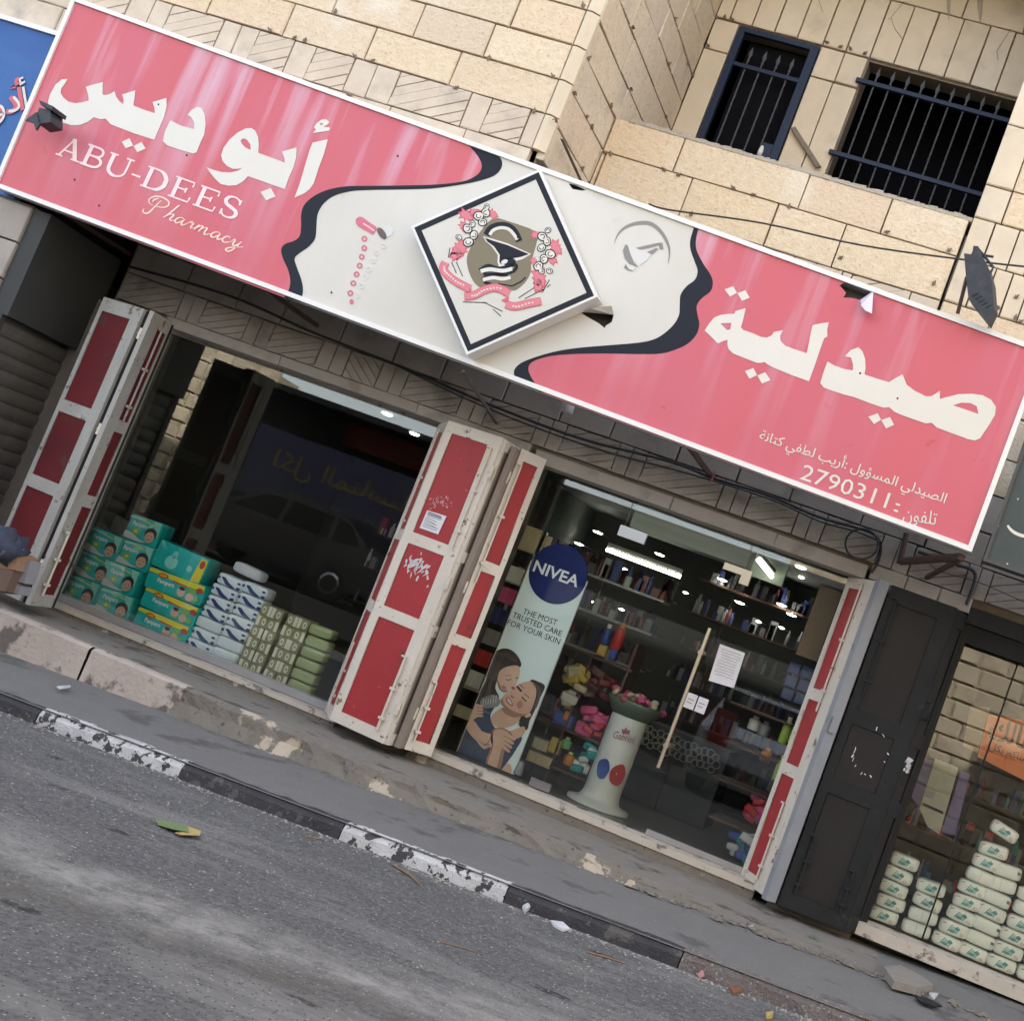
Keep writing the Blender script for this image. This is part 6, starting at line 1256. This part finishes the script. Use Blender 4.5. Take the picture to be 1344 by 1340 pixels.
def nappy_b(w, h):
    t = bpy.data.objects.new('nappy_pack', None); C.objects.link(t)
    attach(softbox(w, h, .20, 'wrapper', M['teal']), t); y = -.0135
    attach(local_print('yellow_band', M['yellowp'], [[(.01, .98), (.99, .98), (.99, .74), (.62, .70), (.2, .80), (.01, .80)]], y, None, w, h), t)
    attach(local_print('red_badge', M['redp'], [ell(.27, .80, .09, .13), [(.45, .76), (.7, .72), (.7, .64), (.45, .68)], ell(.93, .70, .06, .14)], y - .0005, None, w, h), t)
    word(t, '160', .215, .325, .745, .022, w, h, y - .001, M['yellowp'], off=.02); word(t, 'Pampers', .2, .5, .42, .034, w, h, y - .001, M['whitep'], off=.02)
    attach(local_print('green_blob', M['greenp'], [ell(.80, .56, .08, .16), ell(.9, .25, .06, .14)], y - .0005, None, w, h), t)
    attach(local_print('babies', M['babyskin'], [ell(.64, .36, .07, .24), ell(.80, .24, .07, .2)], y - .0010, None, w, h), t); attach(local_print('babies_hair', M['babyhair'], [ell(.64, .52, .05, .09)], y - .0014, None, w, h), t)
    return t
def copy_tree(o):
    c = o.copy(); C.objects.link(c)
    for ch in list(o.children): d = copy_tree(ch); d.parent = c
    return c
def fill(proto_fn, spots, group, cat, Y):
    """spots: (x centre, z bottom, w, h, label, tilt)"""
    first = None
    for i, (x, z, w, h, lab, tl) in enumerate(spots):
        o = proto_fn if i == 0 else copy_tree(proto_fn)
        o.location = (x, Y + random.uniform(-.02, .02), z + h / 2); o.rotation_euler = (random.uniform(-.04, .04), tl, random.uniform(-.09, .09)); tag(o, lab, cat, group)
random.seed(44)
nA = nappy_a(.30, .20)
sp = [(-6.505 + .01 * k, -1.262 + .202 * k, .3, .2, 'teal nappy pack with a baby face, %s of the left pile of three' % ('bottom', 'middle', 'top')[k], random.uniform(-.03, .03)) for k in range(3)]
sp += [(-6.185 - .012 * k + (-.02 if k == 1 else 0), -1.262 + .205 * k, .3, .2, 'teal nappy pack with a baby face, %s from the bottom in the pile of four' % ORD[k], random.uniform(-.04, .04)) for k in range(4)]
fill(nA, sp, 'teal nappy packs with a baby face', 'nappy pack', .30)
nB = nappy_b(.50, .158)
sp = [(-5.745 - .008 * k, -1.262 + .163 * k, .5, .158, 'wide teal and yellow nappy pack, %s of the three under the plain one' % ('bottom', 'middle', 'top')[k], random.uniform(-.03, .03)) for k in range(3)]
fill(nB, sp, 'wide teal and yellow nappy packs', 'nappy pack', .30)
tp_ = bpy.data.objects.new('nappy_pack', None); C.objects.link(tp_); attach(softbox(.46, .21, .2, 'wrapper', M['teal']), tp_)
attach(local_print('orange_corner', M['yellowp'], [[(.86, .95), (.99, .92), (.99, .05), (.82, .02)]], -.0135, None, .46, .21), tp_); attach(local_print('red_badge', M['redp'], [ell(.92, .72, .05, .16)], -.0142, None, .46, .21), tp_); attach(local_print('pale_figure', M['tealp'], [ell(.36, .36, .12, .26), ell(.38, .68, .05, .14), ell(.72, .40, .05, .12)], -.0138, None, .46, .21), tp_)
tp_.location = (-5.81, .30, -.668); tp_.rotation_euler = (0, .03, 0); tag(tp_, 'large teal nappy pack lying on top of the yellow banded packs', 'nappy pack')
# white tissue packs with a navy swoosh
M['tissue'] = mat('white_tissue_wrapper', (.82, .86, .88), .35, c2=(.68, .73, .77), sc=8, amt=.3, bump=.2, bsc=20)
def tissue(w, h, nav=True):
    t = bpy.data.objects.new('tissue_pack', None); C.objects.link(t); o = pillow(w, h, .16, 'wrapper', M['tissue'], None, e=.28); o.location = (0, .08, 0); attach(o, t)
    if nav: attach(local_print('navy_swoosh', M['bluep'], [smooth([(.18, .62), (.30, .70), (.5, .40), (.72, .18), (.80, .06), (.62, .03), (.42, .12), (.3, .35)], 3), [(.02, .60), (.12, .68), (.14, .45), (.05, .38)], ell(.86, .62, .07, .1), [(.80, .05), (.95, .05), (.97, .3), (.84, .3)]], -.0022, None, w, h), t)
    return t
tA = tissue(.232, .089); tB = tissue(.232, .089, False)
tA.location = (0, 0, -50); used = {0: False, 1: False}
for cidx, (xb, n_, plain) in enumerate(((-5.385, 7, (2,)), (-5.155, 7, (0, 1)))):
    for k in range(n_):
        pl = 1 if k in plain else 0; src = tB if pl else tA
        o = copy_tree(src) if used[pl] else src; used[pl] = True
        o.location = (xb + .006 * k + random.uniform(-.006, .006), .285 + random.uniform(-.01, .01), -1.262 + .0445 + k * .0915 + (.01 if cidx else 0)); o.rotation_euler = (0, random.uniform(-.03, .03), 0)
        tag(o, '%s tissue pack, %s from the bottom of the %s tissue pile' % (('white and navy', 'plain white')[pl], ORD[k], ('left', 'right')[cidx]), 'tissue pack', 'white tissue packs')
o = pillow(.27, .085, .14, 'cream_pack', M['paper']); o.location = (-5.25, .36, -.545); o.rotation_euler = (0, .06, 0); tag(o, 'cream pack lying across the top of the two tissue piles', 'tissue pack')
# olive soap packs
M['oliveb'] = mat('olive_carton', (.34, .30, .16), .5, c2=(.25, .225, .12), sc=12, amt=.3); M['olivew'] = mat('green_soap_wrapper', (.44, .48, .25), .25, c2=(.33, .38, .16), sc=8, amt=.3, coat=.5, bump=.2, bsc=20); M['creamb'] = mat('cream_carton_side', (.75, .71, .56), .5)
def soap(w, h, roll=False):
    t = bpy.data.objects.new('soap_pack', None); C.objects.link(t)
    if roll:
        o = pillow(w, h, .14, 'wrapper', M['olivew'], None, e=.35); o.location = (0, .07, 0); attach(o, t)
    else:
        attach(link('carton', MB().slab([V3((-w / 2, 0, -h / 2)), V3((w / 2, 0, -h / 2)), V3((w / 2, 0, h / 2)), V3((-w / 2, 0, h / 2))], NF, .15, .005).mesh('carton'), None, M['oliveb']), t)
        attach(local_print('cream_side', M['creamb'], [[(.03, .05), (.30, .05), (.30, .95), (.03, .95)]], -.001, None, w, h), t); attach(local_print('round_mark', M['creamb'], [ell(.66, .5, .17, .32)], -.001, None, w, h), t); attach(local_print('mark_letter', M['oliveb'], [ell(.66, .5, .08, .16)], -.0018, None, w, h), t)
    return t
sA = soap(.098, .087); sR = soap(.21, .086, True); fa = fr_ = True
for ci, (x, n_, nm) in enumerate(((-4.975, 6, 'outermost left'), (-4.872, 6, 'second'), (-4.745, 6, 'third'), (-4.645, 6, 'fourth'))):
    for k in range(n_):
        o = sA if fa else copy_tree(sA); fa = False; o.location = (x + random.uniform(-.004, .004), .29 + random.uniform(-.01, .01), -1.262 + .045 + k * .0895); flip = (k + ci) % 2
        o.rotation_euler = (0, math.pi * flip + random.uniform(-.02, .02), 0); tag(o, 'olive soap carton with a round mark, %s from the bottom in the %s file' % (ORD[k], nm), 'soap carton', 'olive soap cartons')
for k in range(6):
    o = sR if fr_ else copy_tree(sR); fr_ = False; o.location = (-4.487 + random.uniform(-.005, .005), .285, -1.262 + .045 + k * .0895); o.rotation_euler = (0, random.uniform(-.03, .03), 0)
    tag(o, 'shiny green wrapped soap pack, %s from the bottom at the right end of the soaps' % ORD[k], 'soap pack', 'green wrapped soap packs')
tag(MB().fbox(onY(140, 705, .75), (.30, 0, -.05), (0, 0, .2), (0, .1, 0)).build('grey_carton', cG), 'grey carton leaning behind the teal nappy packs', 'carton')
# ------------------------------------------------------------------ white nappy packs of the right-hand shop
M['wpack'] = mat('white_plastic_pack', (.93, .925, .88), .3, c2=(.83, .83, .77), sc=7, amt=.3, bump=.25, bsc=18, coat=.3); M['tealpr'] = mat('teal_print_on_pack', (.12, .38, .38), .4); M['redpr'] = mat('red_ring_print', (.5, .12, .08), .4)
def wp(kind):
    t = bpy.data.objects.new('white_pack', None); C.objects.link(t); w, h = .205, .093; o = pillow(w, h, .17, 'wrapper', M['wpack'], None, e=.40); o.location = (0, .085, 0); attach(o, t)
    if kind == 0:
        pl = [ribbon2(smooth([(.3 + .07 * k, .25 + .1 * (k % 2)), (.36 + .07 * k, .55), (.42 + .06 * k, .78 - .08 * (k % 3))], 3, False), .035) for k in range(5)] + [ell(.45, .35, .12, .1), ell(.6, .6, .09, .12)]
        attach(local_print('teal_print', M['tealpr'], pl, -.001, None, w, h), t); attach(local_print('red_ring', M['redpr'], [ribbon2([(.78 + .05 * math.cos(a), .28 + .10 * math.sin(a)) for a in (0, 1, 2, 3, 4, 5, 6)], .02), [(.08, .78), (.2, .84), (.2, .78), (.08, .72)]], -.0015, None, w, h), t)
    elif kind == 1: attach(local_print('seam', M['greyp'], [[(.46, .08), (.475, .08), (.475, .92), (.46, .92)]], -.0012, None, w, h), t)
    else: attach(local_print('brown_corner', M['tan'], [[(.84, .5), (.95, .48), (.95, .68), (.84, .72)]], -.0012, None, w, h), t)
    return t
W3 = [wp(0), wp(1), wp(2)]; fst = [True] * 3
cols_ = [(.175, 5, {}, 'first', .0), (.415, 4, {0: 1, 1: 1}, 'second', .0), (.625, 8, {5: 1}, 'third', .012), (.815, 7, {1: 2, 2: 2, 4: 2, 5: 1, 6: 2}, 'fourth', .006), (1.02, 6, {4: 1, 5: 1}, 'fifth', .008), (1.235, 7, {2: 2, 3: 1, 5: 1}, 'sixth', .008)]
for x, n_, kd, nm, lean in cols_:
    for k in range(n_):
        q = kd.get(k, 0); o = W3[q] if fst[q] else copy_tree(W3[q]); fst[q] = False
        o.location = (x + lean * k + random.uniform(-.008, .008) - .01 * (k == 0), .265 + random.uniform(-.01, .015), -1.2 + .05 + k * .0985 + random.uniform(-.001, .001)); o.rotation_euler = (0, random.uniform(-.07, .07), random.uniform(-.06, .06))
        tag(o, '%s nappy pack, %s up in the %s pile, right window' % (('white and teal', 'plain white', 'white brown-cornered')[q], ORD[k], nm), 'nappy pack', 'white nappy packs in the right window')
o = copy_tree(W3[0]); o.location = (.745, .27, -.315); o.rotation_euler = (0, .22, 0); tag(o, 'white and teal nappy pack tilted on the very top of the third pile', 'nappy pack', 'white nappy packs in the right window')
# orange card, pale board for a bright reflection and purple strip inside the right window
M['orange'] = mat('orange_card', (.60, .15, .04), .6)
OC = thing('orange_poster', (1, .5, .2), 'orange card with dark Arabic lettering in the right window', 'poster')
Zr = zz(1130, 960, .17908); Z8_ = zz(950, 750, .44029)
q = [onY(*p, .5) for p in Z8_([(790, 425), (895, 445), (1010, 490), (985, 680), (895, 622), (757, 552)])]
MB().add(q, [(0, 5, 4, 3, 2, 1)]).build('card', M['orange'], OC)
MB().add([onY(*p, .52) for p in Z8_([(735, 400), (795, 405), (757, 540), (712, 520)])], [(0, 3, 2, 1)]).build('brown_side', M['woodp'], OC)
stext(arab('يا زهالك'), *Z8_([(786, 492), (1000, 560)]), .15, M['print_black'], par=OC, Y=.497, off=.02); stext(arab('يسعد مساكم بكل'), *Z8_([(790, 528), (990, 600)]), .05, M['print_black'], par=OC, Y=.497)
WD = thing('reflection_board', (.35, .6, -.4), 'pale stained patch built as a board in the right window', 'board')  # bright reflection in the glass, built as a pale board
M['reflected'] = mat('pale_reflection_board', (.46, .44, .37), .6, c2=(.28, .26, .20), sc=3, amt=.15)
MB().add([onY(*p, .6) for p in Zr([(545, 195), (715, 265), (575, 750), (490, 700), (430, 560), (480, 400)])], [(0, 5, 4, 3, 2, 1)]).build('board', M['reflected'], WD)
MB().add([onY(*p, .597) for p in Zr([(475, 415), (545, 440), (530, 495), (465, 470)])], [(0, 3, 2, 1)]).build('dark_patch', cG, WD)
MB().add([onY(*p, .597) for p in Zr([(455, 520), (605, 585), (600, 603), (450, 537)])], [(0, 3, 2, 1)]).build('dark_stripe', M['print_black'], WD)
M['lilac'] = mat('dim_purple_strip', (.13, .10, .22), .6)
tag(MB().add([onY(*p, .62) for p in Zr([(455, 190), (540, 215), (430, 560), (370, 480)])], [(0, 3, 2, 1)]).build('purple_strip', M['lilac']), 'purple printed strip left of the pale board in the right window', 'strip')
tag(MB().add([onY(*p, .64) for p in Zr([(735, 285), (800, 310), (690, 760), (590, 740)])], [(0, 3, 2, 1)]).build('purple_strip', M['lilac']), 'purple printed strip right of the pale board in the right window', 'strip')
backshelf(.1, 2.6, 2.2, [-1.0, -.6, -.2], 'dim shelf of small goods at the back of the right-hand shop', 9, [cT, cB, cR, cG], .1)
# ------------------------------------------------------------------ things lying about
def onG(x, y, zf):
    z = zf(-3)
    for _ in range(8): p = onZ(x, y, z); z = zf(p.x)
    return p
up3 = V3((0, 0, 1))
def flatlit(name, pts, zf, m_, lab, cat, lift=.008, crum=.012, seed=1):
    random.seed(seed); q = [onG(x, y, zf) for x, y in pts]; c = sum(q, V3()) / len(q); mb = MB(); k = len(q)
    top = [p + up3 * (lift + random.uniform(0, crum)) for p in q]; mid = [(p + c) / 2 + up3 * (lift + random.uniform(0, crum * 1.6)) for p in q]; cc = c + up3 * (lift + crum)
    mb.add(top + mid + [cc], [(i, (i + 1) % k, k + (i + 1) % k, k + i) for i in range(k)] + [(k + i, k + (i + 1) % k, 2 * k) for i in range(k)])
    mb.add([p + up3 * .002 for p in q] + top, [((i + 1) % k, i, k + i, k + (i + 1) % k) for i in range(k)])
    return tag(mb.build(name, m_), lab, cat)
lim, yl = mat('green_wrapper', (.13, .19, .08), .4), mat('yellow_wrapper', (.42, .31, .12), .4)
GW = thing('sweet_wrapper', onG(232, 1092, road_z), 'green and yellow wrapper lying on the road', 'wrapper')
for pts, mm, nm in (([(203, 1078), (222, 1083), (243, 1090), (246, 1098), (225, 1094), (206, 1084)], lim, 'green_half'), ([(243, 1090), (262, 1094), (260, 1102), (236, 1100), (228, 1095)], yl, 'yellow_half')):
    q = [onG(x, y, road_z) + up3 * random.uniform(.006, .03) for x, y in pts]; MB().add(q, [tuple(range(len(q)))[::-1]]).build(nm, mm, GW)
wl = mat('white_litter', (.50, .50, .51), .6)
flatlit('plastic_scrap', [(686, 1182), (695, 1186), (705, 1184), (702, 1190), (708, 1194), (696, 1194), (688, 1198), (684, 1190)], lambda X: road_z(X), wl, 'knotted white plastic scrap against the black kerb', 'scrap', .008, .025, 2)
flatlit('tissue_scrap', [(722, 1209), (738, 1212), (748, 1221), (738, 1223), (726, 1216)], road_z, wl, 'crumpled pale tissue on the road below the kerb', 'scrap', .006, .012, 3)
flatlit('paper_scrap', [(909, 1273), (920, 1275), (927, 1281), (918, 1284)], road_z, mat('pink_scrap', (.45, .22, .22), .6), 'small pink paper scrap on the road near the bare kerb', 'scrap', .006, .02, 4)
flatlit('paper_scrap', [(1004, 1331), (1014, 1330), (1013, 1337), (1005, 1338)], road_z, yl, 'tiny yellow scrap at the bottom edge of the road', 'scrap', .006, .012, 5)
flatlit('dry_leaf', [(955, 1299), (968, 1298), (974, 1303), (962, 1306)], road_z, mat('brown_leaf', (.16, .07, .035), .8), 'curled brown leaf on the road beside the bare kerb', 'leaf', .006, .02, 6)
flatlit('white_chip', [(74, 902), (92, 900), (92, 903), (78, 905)], side_z, wl, 'thin white chip on the sidewalk at the left', 'scrap', .004, .01, 7)
flatlit('white_chip', [(1219, 1304), (1230, 1308), (1226, 1312), (1218, 1309)], side_z, wl, 'small white chip beyond the broken slab', 'scrap', .006, .02, 8)
flatlit('blue_plastic', [(1164, 1237), (1176, 1236), (1192, 1248), (1180, 1250), (1168, 1243)], lambda X: -1.345, mat('dull_blue_plastic', (.09, .16, .24), .5), 'dull blue plastic rag on the ledge under the right shop sill', 'scrap', .01, .04, 9)
flatlit('rag', [(1133, 1222), (1150, 1223), (1172, 1232), (1180, 1240), (1160, 1238), (1140, 1229)], lambda X: -1.347, M['print_black'], 'black rag on the ledge at the foot of the black shutter', 'rag', .006, .02, 10)
random.seed(10)
def stick(p, q, lab, r=.005):
    a, b = onG(*p, road_z), onG(*q, road_z); m = (a + b) / 2 + V3((.02, .01, .004)); tag(MB().tube([a + up3 * r, m + up3 * r, b + up3 * r], [r, r, r * .5], 5).build('stick', M['wood2']), lab, 'stick')
M['wood2'] = mat('brown_stick', (.22, .13, .08), .8)
stick((515, 1136), (551, 1163), 'brown stick on the road beside the second white kerb stone', .007); stick((770, 1250), (822, 1266), 'longer brown stick on the road below the black kerb')
stick((400, 1098), (425, 1103), 'short pale twig on the road near the kerb', .004); stick((573, 1235), (640, 1255), 'long thin twig lying on the road', .003)
# broken slab, rubble, tuft
M['slabm'] = mat('broken_cream_slab', (.27, .245, .21), .9, c2=(.17, .15, .13), sc=14, amt=.2, bump=.6, bsc=50)
q = [onG(x, y, side_z) for x, y in ((1156, 1278), (1178, 1276), (1206, 1290), (1222, 1302), (1200, 1306), (1170, 1298))]
tag(MB().prism([p + up3 * .05 for p in q], (0, 0, -.045)).build('broken_slab', M['slabm']), 'broken cream slab fragment at the end of the ledge', 'slab')
q = [onG(x, y, side_z) for x, y in ((1200, 1308), (1218, 1312), (1236, 1322), (1226, 1322), (1208, 1316))]
tag(MB().prism([p + up3 * .012 for p in q], (0, 0, -.01)).build('rubber_strip', M['print_black']), 'black rubber strip beside the broken slab', 'strip')
def scatter(name, n, xr, yf, zf, s, m_, seed, flat=.6):
    random.seed(seed); mb = MB()
    for _ in range(n):
        X = random.uniform(*xr); Y = yf(X); r = s * random.uniform(.3, 1) ** 1.5 * 2; p = V3((X, Y, zf(X, Y) + r * .2)); a = random.uniform(0, 3)
        vs = [p + V3((r * math.cos(a + i * 1.57) * random.uniform(.6, 1.2), r * math.sin(a + i * 1.57) * random.uniform(.6, 1.2), 0)) for i in range(4)] + [p + V3((random.uniform(-.3, .3) * r, random.uniform(-.3, .3) * r, r * flat))]
        mb.add(vs, [(0, 1, 4), (1, 2, 4), (2, 3, 4), (3, 0, 4)])
    return tag(mb.build(name, m_), kind='stuff')
M['grit'] = mat('pale_grit', (.34, .32, .29), .9, rnd=None, c2=(.20, .19, .18), sc=30, amt=.1)
o = scatter('road_grit', 3000, (-6.2, 1.6), lambda X: -2.06 - abs(random.gauss(0, 1.6)), lambda X, Y: road_z(X), .0045, M['grit'], 61); tag(o, 'fine pale grit scattered over the asphalt', 'grit')
o = scatter('kerb_grit', 900, (-6, 1.6), lambda X: -2.09 - abs(random.gauss(0, .05)), lambda X, Y: road_z(X), .007, M['grit'], 62); tag(o, 'grit and crumbs gathered along the foot of the kerb', 'grit')
o = scatter('ledge_rubble', 700, (-4.6, 1.2), lambda X: ledge_front(X) - .03 - abs(random.gauss(0, .05)), lambda X, Y: side_z(X) - .002, .008, M['ledge'], 63); tag(o, 'crumbled concrete rubble along the foot of the ledge', 'rubble')
o = scatter('ledge_rubble', 120, (-1.4, .9), lambda X: ledge_front(X) - .02 - abs(random.gauss(0, .07)), lambda X, Y: side_z(X) - .002, .024, M['ledge'], 64); tag(o, 'larger broken lumps at the right end of the ledge', 'rubble')
M['grass'] = mat('green_tuft', (.07, .13, .05), .7)
random.seed(70); mb = MB(); c = onG(1066, 1236, side_z)
for k in range(60):
    a = random.uniform(0, 6.28); r = random.uniform(0, .045); b = c + V3((r * math.cos(a), r * math.sin(a), 0)); t = b + V3((random.uniform(-.03, .03), random.uniform(-.03, .03), random.uniform(.02, .05))); mb.add([b, b + V3((.006, 0, 0)), t], [(0, 1, 2)])
tag(mb.build('weed_tuft', M['grass']), 'small green weed tuft growing from the broken ledge', 'weed', kind='stuff')
# ------------------------------------------------------------------ bundle at the far left
M['card'] = mat('brown_cardboard', (.26, .16, .09), .8, c2=(.20, .12, .07), sc=6, amt=.3); M['card2'] = mat('dark_cardboard', (.12, .075, .055), .8); M['film'] = mat('grey_lilac_film', (.22, .215, .245), .35, bump=.4, bsc=12)
def onB(x, y, Y=-1.25): return onY(x, y, Y)
Zb_ = zz(0, 660, .10444)
CB = thing('cardboard_box', (-6.4, -1.25, -1.34), 'brown cardboard box on the ledge at the left edge', 'box')
for pts, mm, nm in (([(150, 600), (225, 650), (200, 850), (20, 815), (-120, 760), (-60, 560)], 'card', 'upper_flap'), ([(20, 815), (175, 855), (60, 1110), (-150, 1100), (-120, 760)], 'card2', 'lower_side')): MB().prism([onB(*p, -1.26) for p in Zb_(pts)], (0, .22, 0)).build(nm, M[mm], CB)
WB = thing('wrapped_parcel', (-6.3, -1.15, -1.34), 'grey lilac film wrapped parcel between the box and the shutter', 'parcel')
for pts, nm in (([(290, 745), (390, 725), (300, 1010), (130, 960)], 'upper_fold'), ([(130, 965), (268, 1045), (225, 1150), (65, 1095)], 'lower_fold')): MB().prism([onB(*p, -1.17) for p in Zb_(pts)], (0, .12, 0)).build(nm, M['film'], WB)
M['plaid'] = mat('dark_blue_patterned_cloth', (.010, .022, .040), .8, c2=(.04, .035, .06), sc=16, amt=.15, bump=.5, bsc=14, dirt=((.22, .24, .27), 22, .66, .04))
o = pillow(.32, .20, .24, 'cloth_bag', M['plaid'], None, e=.75); o.data = o.data.copy(); random.seed(5)
for v in o.data.vertices: v.co += V3((random.gauss(0, .012), random.gauss(0, .012), random.gauss(0, .012)))
p = onB(*Zb_([(190, 520)])[0], -1.22); o.location = p + V3((-.06, 0, -.03)); o.rotation_euler = (0, .35, 0); tag(o, 'dark blue patterned cloth bundle on top of the cardboard box', 'bundle')
for o in list(C.objects):      # small joined prints
    if o.name.split('.')[0] in ('vitamin_beads', 'faint_beads', 'acanthus_outline', 'acanthus_pink', 'scroll_outline', 'scroll_white', 'scroll_curl', 'twigs', 'ribbon_words', 'rivets', 'small_lettering', 'hair_strands', 'neck_shade', 'face_shade', 'cement_drip', 'finger_creases', 'eyes', 'shirt_stripes', 'snake', 'cup', 'mortar_mark', 'mortar_shade', 'baby_features', 'babies', 'green_blob', 'red_badge', 'pale_flash', 'navy_swoosh', 'teal_print', 'red_ring', 'pale_figure', 'ribbon', 'ribbon_outline', 'mouth', 'cheek_shade', 'earring', 'poster_lettering', 'pack_lettering', 'banner_lettering', 'column_lettering', 'cement_bedding'): o['kind'] = 'stuff'
